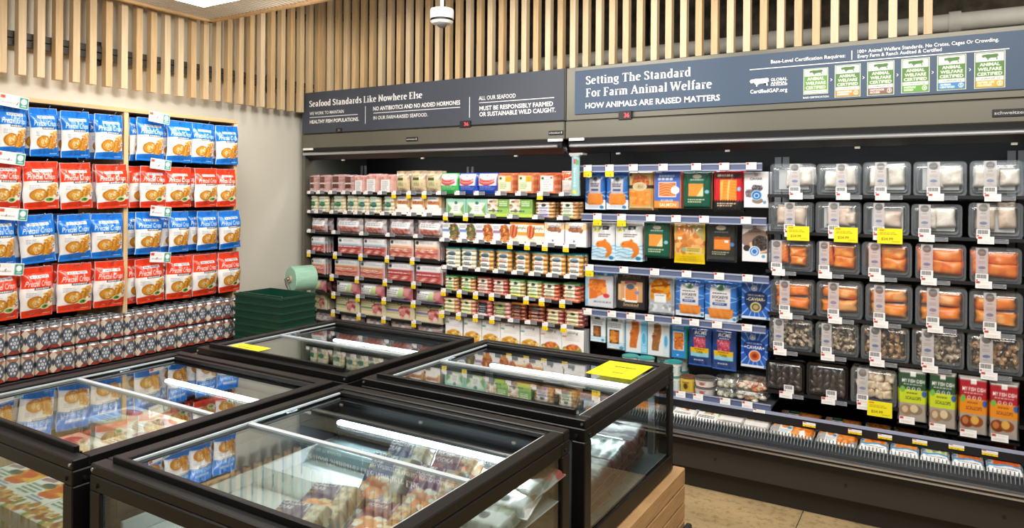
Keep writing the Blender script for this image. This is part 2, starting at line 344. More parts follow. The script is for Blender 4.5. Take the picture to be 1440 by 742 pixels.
def shell_mesh(name, w, h, art, ffun, bfun, mater, back='888888', xfun=None, ang=60, hangs=False):
    """closed package: printed front grid (facing -Y, base at z=0) and a plain back, both shaped by depth functions of u in -1..1, v in 0..1"""
    g = art.grid(); ny, nx, _ = g.shape
    u = np.linspace(-1, 1, nx); v = np.linspace(0, 1, ny); Ug, Vg = np.meshgrid(u, v)
    Xs = Ug * w / 2 * (xfun(Vg) if xfun else 1.0); Zs = Vg * h
    F = np.stack([Xs, -ffun(Ug, Vg), Zs], -1).reshape(-1, 3)
    bx = max(6, nx // 4); by = max(8, ny // 4); ix = np.unique(np.round(np.linspace(0, nx - 1, bx)).astype(int)); iy = np.unique(np.round(np.linspace(0, ny - 1, by)).astype(int))
    Ub, Vb = np.meshgrid(u[ix], v[iy]); Xb = Ub * w / 2 * (xfun(Vb) if xfun else 1.0)
    Bk = np.stack([Xb, bfun(Ub, Vb), Vb * h], -1).reshape(-1, 3)
    fs = [(j * nx + i, j * nx + i + 1, (j + 1) * nx + i + 1, (j + 1) * nx + i) for j in range(ny - 1) for i in range(nx - 1)]
    o = nx * ny; mx, my = len(ix), len(iy)
    fs += [(o + j * mx + i, o + (j + 1) * mx + i, o + (j + 1) * mx + i + 1, o + j * mx + i + 1) for j in range(my - 1) for i in range(mx - 1)]
    fr = [i for i in range(nx)] + [j * nx + nx - 1 for j in range(1, ny)] + [(ny - 1) * nx + i for i in range(nx - 2, -1, -1)] + [j * nx for j in range(ny - 2, 0, -1)]
    def near(k):
        i, j = k % nx, k // nx; return o + int(np.argmin(abs(iy - j))) * mx + int(np.argmin(abs(ix - i)))
    for a, b in zip(fr, fr[1:] + fr[:1]):
        p, q = near(a), near(b); fs.append((b, a, p) if p == q else (b, a, p, q))
    cols = np.concatenate([g.reshape(-1, 3), np.tile(np.array(lin(back)), (len(Bk), 1))])
    return colour_mesh(name, np.concatenate([F, Bk]).tolist(), fs, cols, mater, True, ang)
def wr(seed, amp, n=5):
    g = random.Random(seed); ws = [(g.uniform(3, 11), g.uniform(-9, 9), g.uniform(0, 6.3), g.uniform(.4, 1)) for _ in range(n)]
    return lambda U, V: amp * sum(a * np.abs(np.sin(p * U + q * V + c)) for p, q, c, a in ws) / n
def pouch(name, w, h, d, art, seed=1, mater=None, back='777777', flat_top=.1, flat_bot=.04, crumple=.0035, low=.42, wav=.012):
    k = wr(seed, crumple)
    def prof(V): t = np.clip((V - flat_bot) / (1 - flat_top - flat_bot), 0, 1); return np.sin(np.pi * t ** (math.log(.5) / math.log(1 - low) if low != .5 else 1)) ** .55 * (t > 0) * (t < 1)
    def side(U): return (1 - np.abs(U) ** 3.2) ** .8
    f = lambda U, V: d * .62 * side(U) * np.nan_to_num(prof(V)) + k(U, V) * (.35 + .65 * side(U)) + .0008
    b = lambda U, V: d * .38 * side(U) * np.nan_to_num(prof(V)) + .0008
    return shell_mesh(name, w, h, art, f, b, mater or M_BAG, back, lambda V: 1 - wav * np.sin(V * 7 + seed) - wav * .5 * np.sin(V * 17 + 2 * seed))
def carton(name, w, h, d, art, mater=None, back='cfc9bd', c=.003):
    f = lambda U, V: np.where((np.abs(U) > .999) | (V < .001) | (V > .999), -c, 0.0) + d / 2
    b = lambda U, V: d / 2 + 0 * U
    return shell_mesh(name, w, h, art, f, b, mater or M_CARD, back, None, 25)
def links(name, w, h, d, art, n, mater=None, back='7a6a50'):
    r = lambda V: np.abs(np.sin(np.pi * n * np.clip(V, .001, .999))) ** .5
    f = lambda U, V: d / 2 * (1 - np.abs(U) ** 5) ** .5 * (.45 + .55 * r(V)) + .001
    b = lambda U, V: d / 2 * (1 - np.abs(U) ** 5) ** .5 * (.45 + .55 * r(V)) + .001
    return shell_mesh(name, w, h, art, f, b, mater or M_VAC, back, lambda V: .90 + .10 * r(V))
def slab(name, w, h, d, art, seed=1, mater=None, back='999999', crumple=.003, flange=.08):
    """vacuum or blister pack: flat sealed flange round a raised crumpled block"""
    k = wr(seed, crumple, 6)
    def s(U, V): e = np.minimum(1 - np.abs(U), np.minimum(V, 1 - V) * 2 * h / w); return np.clip((e - flange) / .12, 0, 1) ** .5
    f = lambda U, V: d * s(U, V) + k(U, V) * (.2 + s(U, V)) + .001
    return shell_mesh(name, w, h, art, f, lambda U, V: .002 + 0 * U, mater or M_VAC, back, lambda V: 1 - .01 * np.sin(V * 13 + seed))
def wrap_tin(name, prof, art, mater, n=36):
    """lathe with artwork wrapped round its middle band: prof = (r,z) body rings that take the art rows bottom to top"""
    g = art.grid(); ny, nx, _ = g.shape; v = []; cols = []; fs = []
    (r0, z0), (r1, z1) = prof
    for j in range(ny):
        t = j / (ny - 1)
        for i in range(nx):
            th = -math.pi / 2 + 2 * math.pi * (i / nx - .5); r = r0 + (r1 - r0) * t; v.append((r * math.cos(th), r * math.sin(th), z0 + (z1 - z0) * t)); cols.append(g[j, i])
    for j in range(ny - 1):
        for i in range(nx): fs.append((j * nx + i, j * nx + (i + 1) % nx, (j + 1) * nx + (i + 1) % nx, (j + 1) * nx + i))
    return colour_mesh(name, v, fs, np.array(cols), mater)
# ================================================================ the room
WX = -4.36; SY = 3.88                     # left wall plane, plane of the header signs
m = MB(); m.box(WX - .15, 3.2, -2.2, 5.2, -.1, 0); fl = m.obj('floor', mat('polished_concrete', 'b89e74', .3, noise=.22, nscale=3.2, bump=.03)); struct(fl)
nt = MATS['polished_concrete'].node_tree       # fine dark specks and stains over the cloudy concrete
n2 = nt.nodes.new('ShaderNodeTexNoise'); n2.inputs['Scale'].default_value = 26; n2.inputs['Detail'].default_value = 8; n2.inputs['Roughness'].default_value = .7
rp = nt.nodes.new('ShaderNodeValToRGB'); rp.color_ramp.elements[0].position = .36; rp.color_ramp.elements[1].position = .5; rp.color_ramp.elements[0].color = (.45, .42, .38, 1)
mx = nt.nodes.new('ShaderNodeMix'); mx.data_type = 'RGBA'; mx.blend_type = 'MULTIPLY'; mx.inputs[0].default_value = .8
src = [l for l in nt.links if l.to_socket.name == 'Base Color'][0].from_socket; tcn = [n for n in nt.nodes if n.type == 'TEX_COORD'][0]
nt.links.new(tcn.outputs['Object'], n2.inputs['Vector']); nt.links.new(n2.outputs['Fac'], rp.inputs[0]); nt.links.new(src, mx.inputs[6]); nt.links.new(rp.outputs[0], mx.inputs[7])
nt.links.new(mx.outputs[2], nt.nodes['Principled BSDF'].inputs['Base Color'])
m = MB(); m.box(-.556, -.552, -2, 3.72, .0002, .0012); struct(m.obj('trim_1', mat('floor_joint', '4a3c28', .8)))
m = MB(); m.box(WX - .15, WX, -2.2, 5.2, 0, 3.6); struct(m.obj('wall_left', M_WALL))
m = MB(); m.box(WX, 3.2, 5.05, 5.2, 0, 3.6); struct(m.obj('wall_back', M_DARK))
m = MB(); m.box(WX - .15, 3.2, -2.2, 5.2, 3.6, 3.7); struct(m.obj('ceiling', mat('dark_deck', '4a4742', .9, noise=.2, nscale=6)))
# the lower ceiling: open wire mesh in a maple edge
sx0, sx1, sy0, sy1, sz = -4.12, -1.0, -.2, 2.953, 2.662
m = MB(); m.box(sx0, sx0 + .03, sy0, sy1, sz, sz + .07).box(sx0, sx1, sy1 - .03, sy1, sz, sz + .07).box(sx1 - .03, sx1, sy0, sy1, sz, sz + .07).box(sx0, sx1, sy0, sy0 + .03, sz, sz + .07)
struct(m.obj('trim_2', M_WOODH))
m = MB()
x = sx0 + .03
while x < sx1 - .03: m.box(x, x + .012, sy0 + .03, sy1 - .03, sz + .012, sz + .022); x += .034
y = sy0 + .03; j = 0
while y < sy1 - .03: m.box(sx0 + .03, sx1 - .03, y, y + .009, sz + .018, sz + .028); y += .022
m.box(sx0 + .03, sx1 - .03, sy0 + .03, sy1 - .03, sz + .06, sz + .065, 1)
struct(m.obj('ceiling_grid', [mat('pale_mesh', 'd6cdbd', .6), mat('mesh_backing', '4b443b', .8)]))
def lamp(x, y, dx, dy, z, label):
    t = thing('ceiling_light', label, 'light', (x, y, z))
    MB().box(-dx, dx, -dy, dy, .004, .05, 0, .004).obj('housing', M_WHITE, t); MB().box(-dx + .006, dx - .006, -dy + .006, dy - .006, -.004, .004, 0, .002).obj('diffuser', M_LAMP, t)
lamp(-3.03, 2.455, .60, .10, 2.612, 'long white light panel glowing under the mesh ceiling corner')
# slat screens
def screen(name, label, pos, kind):
    t = thing(name, label, 'slat screen', (0, 0, 0))
    for (a, z0, z1, col) in pos:
        if kind == 'x': MB().box(-4.265, -4.22, a - .039, a, z0, z1, 0, .001).obj('slat', col, t)
        else: MB().box(a - .038, a, 4.0, 4.045, z0, z1, 0, .001).obj('slat', col, t)
    return t
WV = [mat('maple_slat', 'd8bd95', .5, noise=.12, nscale=9, stretch=(9, 9, .5)), mat('maple_slat_light', 'dfc8a4', .5, noise=.10, nscale=9, stretch=(8, 8, .4)), mat('maple_slat_warm', 'd0b184', .5, noise=.13, nscale=9, stretch=(9, 9, .6))]
g = random.Random(3); y0 = onX(37.1, 100, -4.22).y; sp = (onX(358, 100, -4.22).y - y0) / 16
zb = onX(112, 116, -4.22).z
ls = screen('slat_screen', 'hanging maple slats along the pale wall above the snack display', [(y0 + sp * k, zb, 3.05, g.choice(WV)) for k in range(-12, 28) if y0 + sp * k < 4.09], 'x')
MB().box(-4.30, -4.266, -.4, 3.99, zb + .16, zb + .195).box(-4.30, -4.266, -.4, 3.99, zb + .203, zb + .238).box(-4.30, -4.266, -.4, 3.98, 2.9, 2.95).box(WX, -4.30, .3, .34, zb + .1, zb + .25).box(WX, -4.30, 2.3, 2.34, zb + .13, zb + .27).box(WX, -4.30, 3.6, 3.64, zb + .13, zb + .27).obj('mounting_rail', mat('dark_rail', '3a3733', .5, .4), ls)
x1 = onY(1290.5, 30, 4.0).x; sp = (x1 - onY(1031.7, 30, 4.0).x) / 10
bs = screen('slat_screen', 'tall maple slats rising behind the dark signs above the refrigerated case', [(x1 - sp * k, 2.05, 3.5, g.choice(WV)) for k in range(0, 60) if x1 - sp * k > -4.215] + [(x1 + .063, 2.05, 3.5, WV[2])], 'y')
MB().box(-4.2, .1, 4.046, 4.08, 2.9, 2.95).box(-4.2, .1, 4.046, 4.08, 2.10, 2.15).obj('mounting_rail', mat('dark_rail'), bs)
# pipes and beams of the open ceiling behind the slats
def pipe(name, label, pts, r, mt, fl=()):
    t = tag(MB().tube(pts, r, 16).obj(name, mt, smooth=True), label, 'pipe')
    for p, d in fl:
        p = Vector(p); d = Vector(d); MB().tube([p - d * .03, p + d * .03], r * 1.22, 16).obj('coupling', mt, t, smooth=True)
a = onY(1440, 22, 4.75); b = onY(690, 97, 4.75); zp = (a.z + b.z) / 2
pipe('ceiling_pipe', 'thick cream pipe running level behind the slats', [(b.x, 4.75, zp), (1.6, 4.75, zp)], .052, M_PIPE, [((-2.0, 4.75, zp), (1, 0, 0)), ((-.9, 4.75, zp), (1, 0, 0)), ((.08, 4.75, zp), (1, 0, 0))])
a = onY(1440, 52, 4.6)
pipe('ceiling_pipe', 'thin cream pipe below the thick one past the last slat', [(-.1, 4.6, a.z), (1.5, 4.6, a.z)], .022, M_PIPE)
a = onY(905, 10, 4.9); pipe('ceiling_pipe', 'dark upright pipe behind the slats above the animal welfare heading', [(a.x, 4.9, 2.2), (a.x, 4.9, 3.55)], .04, mat('dark_rail'))
tag(MB().box(-4.2, 1.6, 4.35, 4.5, 3.02, 3.16, 0, .01).obj('duct_rail', mat('dark_duct', '24211d', .6)), 'dark steel beam crossing behind the slats near the top', 'beam')
tag(MB().box(-.35, 1.5, 4.4, 4.9, 2.86, 3.0, 0, .01).obj('cable_tray', mat('dark_duct')), 'black cable tray above the pipes past the last slat', 'cable tray')
# security camera on its pole
p = onY(621.5, 20, 3.4); r = .072
t = thing('security_camera', 'white dome security camera on a thin ceiling pole', 'camera', (p.x, 3.4, p.z))
MB().lathe([(.012, .03), (.012, 1.0)], 12).obj('pole', M_WHITE, t, smooth=True)
MB().lathe([(.02, .035), (r * .96, .028), (r, .02), (r, -.025), (r * .97, -.03)], 28).obj('housing', M_WHITE, t, smooth=True)
MB().lathe([(r * .93, -.030), (r * .93, -.044)], 28).obj('grille_band', M_BLACKS, t, smooth=True)
MB().lathe([(r * .96, -.044), (r * .8, -.058), (r * .45, -.062)], 28).obj('lower_ring', M_WHITE, t, smooth=True)
MB().lathe([(r * .42, -.060), (r * .38, -.072), (r * .2, -.08), (.004, -.083)], 20).obj('lens_dome', mat('lens_grey', '5c5c5c', .15), t, smooth=True)
# ================================================================ refrigerated case: two units under one run of canopy
XD = onY(797, 150, SY).x; XL = onY(427.5, 150, SY).x; XR = .62
zt = onY(427.7, 131.5, SY).z; zs = onY(427.7, 189.4, SY).z; zc = onY(797, 196, SY).z
zt2 = onY(1440, 35.7, SY).z; PY = 3.90
def case_unit(x0, x1, label, left_end):
    t = thing('refrigerated_case', label, 'refrigerated case', (x0, SY, 0)); I = lambda mb, n, ms, **k: mb.obj(n, ms, t, (-x0, -SY, 0), **k)
    I(MB().box(x0, x1, 4.56, 4.62, .12, zs), 'back_panel', M_CASEIN)
    I(MB().box(x0, x1, 3.935, 4.6, zc - .03, zc - .001), 'top_liner', M_CASEIN)
    I(MB().box(x0, x1, SY - .012, 3.985, zs + .001, zt, 0, .003), 'header', M_OLIVE)
    I(MB().box(x0, x1, SY - .025, SY + .05, zc, zs - .003, 0, .006), 'canopy', M_OLIVE)
    I(MB().prism([(SY - .02, zc - .001), (SY + .03, zc - .001), (SY + .07, zc - .085), (SY + .03, zc - .085), (SY - .012, zc - .05)], 'x', x0 + .02, x1 - .02), 'canopy_lip', M_BLACKS)
    I(MB().box(x0 + .035, x1 - .04, SY - .045, SY - .02, zc - .052, zc - .032, 0, .006), 'curtain_bar', M_ALU)
    for xx in (x0 + .03, x1 - .11): I(MB().box(xx, xx + .10, SY - .033, SY - .022, zc - .012, zc + .004), 'bar_bracket', M_WHITE)
    I(MB().box(x0 + .1, x1 - .1, SY + .08, SY + .11, zc - .046, zc - .0305), 'light_tube', M_LED)
    k = 3 if x0 < -3 else 4
    for q in range(k):
        xx = x0 + (x1 - x0) * (q + .5) / k; I(MB().box(xx - .012, xx + .012, SY + .035, SY + .05, zc - .096, zc - .084), 'light_clip', M_WHITE)
    # base: bumper, panels, deck, air grille
    I(MB().prism([(3.62, .262), (3.62, .30), (3.635, .315), (3.69, .315), (3.69, .262)], 'x', x0, x1), 'bumper', M_BLACK)
    I(MB().box(x0, x1, 3.613, 3.62, .283, .291).box(x0, x1, 3.616, 3.632, .301, .309), 'bumper_strip', M_ALU)
    I(MB().box(x0, x1, 3.655, 4.6, .12, .262, 0, .003), 'base_panel', M_BASE); I(MB().box(x0, x1, 3.718, 4.6, 0, .117), 'kick_plate', mat('kick_dark', '2b2924', .55, .2))
    for q in range(4): xx = x0 + (x1 - x0) * (q + .6) / 4.2; I(MB().tube([(xx, 3.656, .19), (xx, 3.651, .19)], .006, 10), 'screw', M_BLACKS)
    I(MB().prism([(3.635, .315), (3.635, .33), (3.70, .345), (4.56, .345), (4.56, .30), (3.7, .30)], 'x', x0, x1), 'deck', mat('deck_grey', '3c4044', .45, .4))
    fe = MB(); x = x0 + .01
    while x < x1 - .012: fe.prism([(3.642, .3155), (3.698, .372), (3.711, .372), (3.711, .345), (3.70, .3452), (3.66, .3365)], 'x', x, x + .0045); x += .0155
    fe.box(x0, x1, 3.7035, 3.7085, .3455, .352)
    I(fe, 'air_grille', mat('grille_grey', '5e6466', .5, .3))
    I(MB().box(x0, x1, 3.80, 3.83, .385, .423), 'deck_rail', mat('rail_black', '191a1e', .4)); I(MB().box(x0, x1, 3.797, 3.812, .4235, .436), 'rail_channel', M_RAILCLEAR)
    I(MB().box(x0, x1, 4.02, 4.56, .345, .375), 'rear_deck', M_CASEIN)
    if left_end:
        I(MB().prism([(SY - .012, zc), (SY - .012, .5), (3.66, .36), (3.66, 0), (4.62, 0), (4.62, zc)], 'x', x0 - .002, x0 + .03), 'end_panel', M_OLIVE)
    else:
        I(MB().prism([(SY - .012, zc), (SY - .012, .5), (3.66, .36), (3.66, 0), (4.62, 0), (4.62, zc)], 'x', x1 + .001, x1 + .033), 'end_panel', M_OLIVE)
    return t, I
cA, IA = case_unit(XL, XD - .003, 'dark refrigerated case with meats under the seafood standards sign', True)
cB, IB = case_unit(XD + .003, XR, 'dark refrigerated case with fish under the farm animal welfare sign', False)
# header signs (fixed to the case): panel and lettering
def sign(t, x0, I, mt, px0, px1, pz0, pz1):
    return I(MB().box(px0, px1, SY - .02, SY - .0125, pz0, pz1, 0, .001), 'header_sign', mt)
S1 = sign(cA, XL, IA, M_SIGN, XL + .004, XD - .008, zs + .006, zt - .001)
yI = -SY + 0  # lettering sits in world coordinates under its sign
def sgn_text(s, rows): return lettering('lettering', rows, M_INK, s, (0, SY - .0208, 0))
W_ = lambda px, py: onY(px, py, SY - .0208)
def row(t, xa, ya, xb, yb, h, bold, serif=False):
    """text whose base line runs from pixel (xa,ya) to (xb,yb); h is the cap height in metres"""
    a, b = W_(xa, ya), W_(xb, yb); return (t, a.x, (a.z + b.z) / 2, h, bold, b.x - a.x, serif)
def vbar(x, ya, yb): a, b = W_(x, ya), W_(x, yb); return ('|', a.x - .0022, b.z, a.z - b.z, 0, .0044, False)
def hbar(xa, xb, y): a, b = W_(xa, y), W_(xb, y); return ('|', a.x, a.z, .004, 0, b.x - a.x, False)
def z4(x, y): return (420 + x / 6.509, 100 + y / 6.509)
def z5(x, y): return (620 + x / 6.509, 100 + y / 6.509)
def z3(x, y): return (1020 + x / 3.419, y / 3.419)
sgn_text(S1, [row('Seafood Standards Like Nowhere Else', *z4(97, 330), *z4(1132, 245), .048, 0, True),
  row('WE WORK TO MAINTAIN', *z4(100, 402), *z4(412, 382), .0235, 0.004), row('HEALTHY FISH POPULATIONS.', *z4(102, 482), *z4(550, 452), .026, .018), hbar(z4(100, 0)[0], z4(540, 0)[0], z4(0, 428)[1]),
  vbar(*z4(611, 0)[:1], z4(0, 320)[1], z4(0, 482)[1]), row('NO ANTIBIOTICS AND NO ADDED HORMONES', *z4(682, 360), *z5(176, 306), .028, .018), hbar(z4(684, 0)[0], z5(175, 0)[0], z4(0, 387)[1]),
  row('IN OUR FARM-RAISED SEAFOOD.', *z4(684, 442), *z4(1180, 415), .0245, .004), vbar(z5(263, 0)[0], z5(0, 236)[1], z5(0, 425)[1]),
  row('ALL OUR SEAFOOD', *z5(347, 263), *z5(684, 245), .026, .004), hbar(z5(350, 0)[0], z5(1036, 0)[0], z5(0, 293)[1]),
  row('MUST BE RESPONSIBLY FARMED', *z5(352, 355), *z5(1026, 322), .027, .018), row('OR SUSTAINABLE WILD CAUGHT.', *z5(352, 411), *z5(1050, 376), .027, .018)]).parent = S1
for c in S1.children: c.location = (0, SY - .0208, 0)
xb0 = W_(808, 160).x; S2 = sign(cB, XD, IB, M_SIGNB, xb0, XR - .02, W_(1020, 149).z, W_(808, 100).z)
g3 = lambda x, y: (600 + x / 3.419, y / 3.419)
sgn_text(S2, [row('Setting The Standard', *g3(765, 410), *g3(1268, 362), .050, 0, True)])
sgn_text(S2, [row('For Farm Animal Welfare', *g3(765, 466), *g3(1372, 424), .050, 0, True)])
sgn_text(S2, [row('HOW ANIMALS ARE RAISED MATTERS', *g3(763, 519), *g3(1410, 484), .031, .022)
])
sgn_text(S2, [row('Base-Level Certification Requires:', *z3(219, 304), *z3(577, 276), .0175, .016), vbar(z3(608, 0)[0], z3(0, 243)[1], z3(0, 287)[1]),
  row('100+ Animal Welfare Standards. No Crates, Cages Or Crowding.', *z3(636, 258), *z3(1316, 195), .0165, .012), row('Every Farm & Ranch Audited & Certified', *z3(636, 279), *z3(1040, 245), .0165, .012),
  hbar(z3(117, 0)[0], z3(1365, 0)[0], z3(700, 337)[1])])
sgn_text(S2, [row('GLOBAL', *z3(218, 390), *z3(298, 384), .0145, .02), row('ANIMAL', *z3(218, 407), *z3(298, 401), .0145, .02), row('PARTNERSHIP', *z3(218, 414), *z3(298, 408), .006, .02),
  row('CertifiedGAP.org', *z3(119, 450), *z3(298, 438), .019, .02)])
sgn_text(S2, [row('BASE CERTIFICATION', *z3(374, 475), *z3(497, 466), .0085, .02)] +
  [row('>', *z3(x, y + 8), *z3(x + 9, y + 8), .020, .01) for x, y in ((505, 385), (660, 375), (823, 362), (993, 350), (1172, 337))])
COW = [(.0, .32), (.04, .16), (.13, .10), (.2, .12), (.3, .06), (.55, .10), (.9, .05), (.98, .12), (1, .5), (.97, .52), (.95, .3), (.92, .55), (.95, .9), (.86, .9), (.86, .6), (.72, .62), (.55, .62), (.42, .72), (.40, .92), (.33, .92), (.34, .72), (.26, .62), (.24, .5), (.18, .46), (.12, .55), (.05, .5)]
def cow_mesh(name, x, z, w, h, mt, par):
    me = bpy.data.meshes.new(name); import bmesh
    bm = bmesh.new(); f = bm.faces.new([bm.verts.new((x + a * w, SY - .0208, z + h * (1 - b))) for a, b in COW]); bmesh.ops.triangulate(bm, faces=[f]); bm.to_mesh(me); bm.free()
    me.materials.append(mt); return link(name, me, par)
a, b = W_(*z3(117, 425)), W_(*z3(210, 378)); cow_mesh('cow_emblem', a.x, a.z + .004, b.x - a.x, .048, M_INK, S2)
BD = [((376, 328, 494, 452), None, ''), ((526, 310, 650, 466), 'e08a3c', '2'), ((682, 295, 812, 457), '7d5a4e', '3'), ((846, 280, 982, 445), '5f9c3c', '4'), ((1018, 264, 1158, 432), '3f7fb4', '5'), ((1197, 248, 1346, 423), 'e2a03c', '5')]
BT = [('', ''), ('', ''), ('OUTDOOR', 'ACCESS'), ('PASTURE', 'RAISED'), ('ANIMAL', 'CENTERED'), ('ENTIRE LIFE', 'ON FARM')]
M_BADGE = mat_print('badge_print', .5)
for (bx, col, num), (t1, t2) in zip(BD, BT):
    a, b = W_(*z3(bx[0], (bx[1] + bx[3]) / 2 + 8)), W_(*z3(bx[2], (bx[1] + bx[3]) / 2 - 8)); top = W_(*z3((bx[0] + bx[2]) / 2, bx[1])).z; bot = W_(*z3((bx[0] + bx[2]) / 2, bx[3])).z
    w, h = b.x - a.x, top - bot; hh = .80 if col else .82; A = Art(56, 78, 'eef0e6', w / h)
    A.rect(.03, .02, .97, .98, '5b8a3e' if not col else '47632f').rect(.06, .04, .94, .96, 'eef0e6')
    e0, e1, e2 = (.30, .84, .93) if not col else (.27, .68, .78)
    A.poly([(.24 + .54 * p, .06 + (e0 - .08) * q) for p, q in COW], '44702f'); A.rect(.06, e0, .94, e1, '5f9440' if not col else '4a7a34')
    d = (e1 - e0) / 3.2
    for i, s_ in enumerate(('ANIMAL', 'WELFARE', 'CERTIFIED')): A.text(s_, .5, e0 + d * (i + .6), d * .66, 'f2f4ea', .03, 0, .80)
    A.text('CertifiedGAP.org', .5, (e1 + e2) / 2, .045, '565b52', .01, 0, .7)
    if col:
        A.rect(.06, e2, .94, .96, col).ring(.82, (e2 + .96) / 2, .085, .068, .22, 'ffffff').text(num, .82, (e2 + .96) / 2, .07, 'ffffff', .02)
        if t1: A.text(t1, .11, e2 + .055, .05, 'ffffff', .03, 0, .55, 'l').text(t2, .11, e2 + .125, .05, 'ffffff', .03, 0, .5, 'l')
        else: A.lines(.11, e2 + .03, .7, .95, 2, 'ffffff', 4, .7)
    o = link('certification_badge', shell_mesh('certification_badge', w, h, A, lambda U, V: .0012 + 0 * U, lambda U, V: .0005 + 0 * U, M_BADGE, 'eef0e6'), S2, ((a.x + b.x) / 2, SY - .0205, bot))
    o['label'] = 'badge with ' + ('green panel only' if not col else {'e08a3c': 'orange', '7d5a4e': 'brown', '5f9c3c': 'leaf green', '3f7fb4': 'blue', 'e2a03c': 'amber'}[col] + ' foot band')
# small fittings on the headers
def display(t, I, px, py, w, h, lit):
    p = onY(px, py, SY - .03); o = I(MB().box(p.x - w / 2, p.x + w / 2, SY - .034, SY - .02, p.z - h / 2, p.z + h / 2, 0, .002), 'temperature_display', M_BLACKS)
    lettering('readout', [('36', p.x - w * .05, p.z - h * .25, h * .5, .02, w * .4, False)], mat('red_led', 'e03a4a', .4, emit=1.5) if lit else mat('grey_digits', '8d7f78', .5), o, (0, SY - .0348, 0)).parent = o
def plate(t, I, px, py, w, h, s_):
    p = onY(px, py, SY - .03); o = I(MB().box(p.x - w / 2, p.x + w / 2, SY - .031, SY - .024, p.z - h / 2, p.z + h / 2, 0, .001), 'name_plate', M_BLACKS)
    lettering('lettering', [(s_, p.x - w * .45, p.z - h * .2, h * .42, .01, w * .78, False), ('|', p.x + w * .38, p.z - h * .25, h * .5, 0, w * .06, False)], mat('plate_grey', 'b9bcbc', .5), o, (0, SY - .0318, 0))
display(cA, IA, 476, 183, .05, .032, False); display(cA, IA, 654, 174.5, .085, .045, True); display(cB, IB, 879, 162, .08, .05, True)
plate(cA, IA, 579, 195.5, .10, .028, 'schweitzer'); plate(cA, IA, 781.5, 186.5, .10, .026, 'schweitzer'); plate(cB, IB, 1424, 158, .15, .034, 'schweitzer')
# ================================================================ snack display against the left wall
ORD = ['first', 'second', 'third', 'fourth', 'fifth', 'sixth', 'seventh', 'eighth', 'ninth', 'tenth', 'eleventh', 'twelfth', 'thirteenth']
FX = -3.86; FB = WX + .02
zt_ = onX(177, 152, FX).z; yP = onX(177, 300, FX).y; yE = onX(333, 300, FX).y; yS = yP - 1.25
snack = thing('display_shelf', 'maple snack display with black back standing against the pale wall', 'display shelf', (FB, yP, 0))
F_ = lambda mb, n, ms: mb.obj(n, ms, snack, (-FB, -yP, 0))
F_(MB().box(FB, FX, yS, yE, zt_ - .022, zt_, 0, .002), 'top_board', M_WOODH)
for y in (yS + .013, yP, yE - .013): F_(MB().box(FB, FX, y - .013, y + .013, .02, zt_ - .023, 0, .002), 'upright', M_WOOD)
for a, b in ((yS + .027, yP - .014), (yP + .014, yE - .027)):
    F_(MB().box(FB, FB + .012, a, b, .02, zt_ - .024), 'back_panel', M_CASEIN); F_(MB().box(FB + .013, FX - .001, a, b, .603, .625, 0, .002), 'shelf', M_WOODH)
    F_(MB().box(FB + .013, FX + .0, a, b, .02, .10), 'plinth', M_WOOD)
def pretzel_art(red):
    c = 'e23a18' if red else '0d74d4'; A = Art(80, 118, c, .66); U, V = A.U, A.V
    A.where((V > .44 + .05 * (U - .5) - .03 * np.sin(3.1 * U)) & (V < .86 - .06 * U), 'f3f1ee')
    A.rect(0, 0, .018, 1, 'e9ecf0').rect(.985, 0, 1, 1, 'e9ecf0').rect(0, 0, 1, .008, 'dfe4ea')
    A.rect(.22, .165, .80, .222, 'eef0f0').text('SNACK FACTORY', .51, .194, .034, '3b4350', .02, 0, .5)
    A.text('Pretzel Crisps', .47, .32, .105, 'ffffff', .0, .35, .78); A.rect(.3, .40, .78, .445, '3a3a3c').lines(.33, .41, .76, .438, 1, 'e8e8e8', 3, .8)
    A.lines(.12, .50, .44, .60, 3, '9aa6b4', 5, .35)
    G = ['e0a13a', 'd08a2a', 'e8b552', 'c47a26']
    for cx, cy, r in ((.76, .57, .14), (.74, .66, .17), (.6, .72, .15)): A.blobs(cx - r, cy - r * .5, cx + r, cy + r * .5, G, 26, .05, int(cx * 99))
    A.ell(.38, .70, .24, .13, 'd9972f').ring(.38, .70, .24, .13, .2, 'c07a22').ell(.33, .70, .055, .05, 'f0d6a0').ell(.46, .68, .05, .045, 'f3dcae').ring(.41, .72, .11, .075, .25, 'e9b450')
    A.blobs(.3, .6, .55, .8, ['f4dfae', 'fbeecb'], 10, .02, 8)
    if red: A.ell(.68, .80, .15, .06, 'e6edc0').ell(.68, .80, .1, .036, '6f9c3c').ell(.7, .795, .04, .02, '2f5f24')
    else: A.blobs(.55, .74, .85, .82, G, 16, .06, 5)
    A.rect(.84, .63, .95, .70, 'dfe8f2').rect(.86, .645, .93, .685, '5d7fb0').lines(.66, .935, .93, .955, 1, 'ffffff', 7, .6)
    return A
BAGW, BAGH = .178, .272
bag_mesh = {}
for red in (0, 1):
    for v in (0, 1, 2): bag_mesh[red, v] = pouch('pretzel_bag', BAGW, BAGH, .066, pretzel_art(red), 11 + v * 7 + red * 3, M_BAG, ('0c4fa4', 'b02410')[red], .13, .05, .016, .38, .035)
z2 = lambda x, y: (x / 3.905, 120 + y / 3.905); zz3 = lambda x, y: (x / 3.905, 280 + y / 3.905)
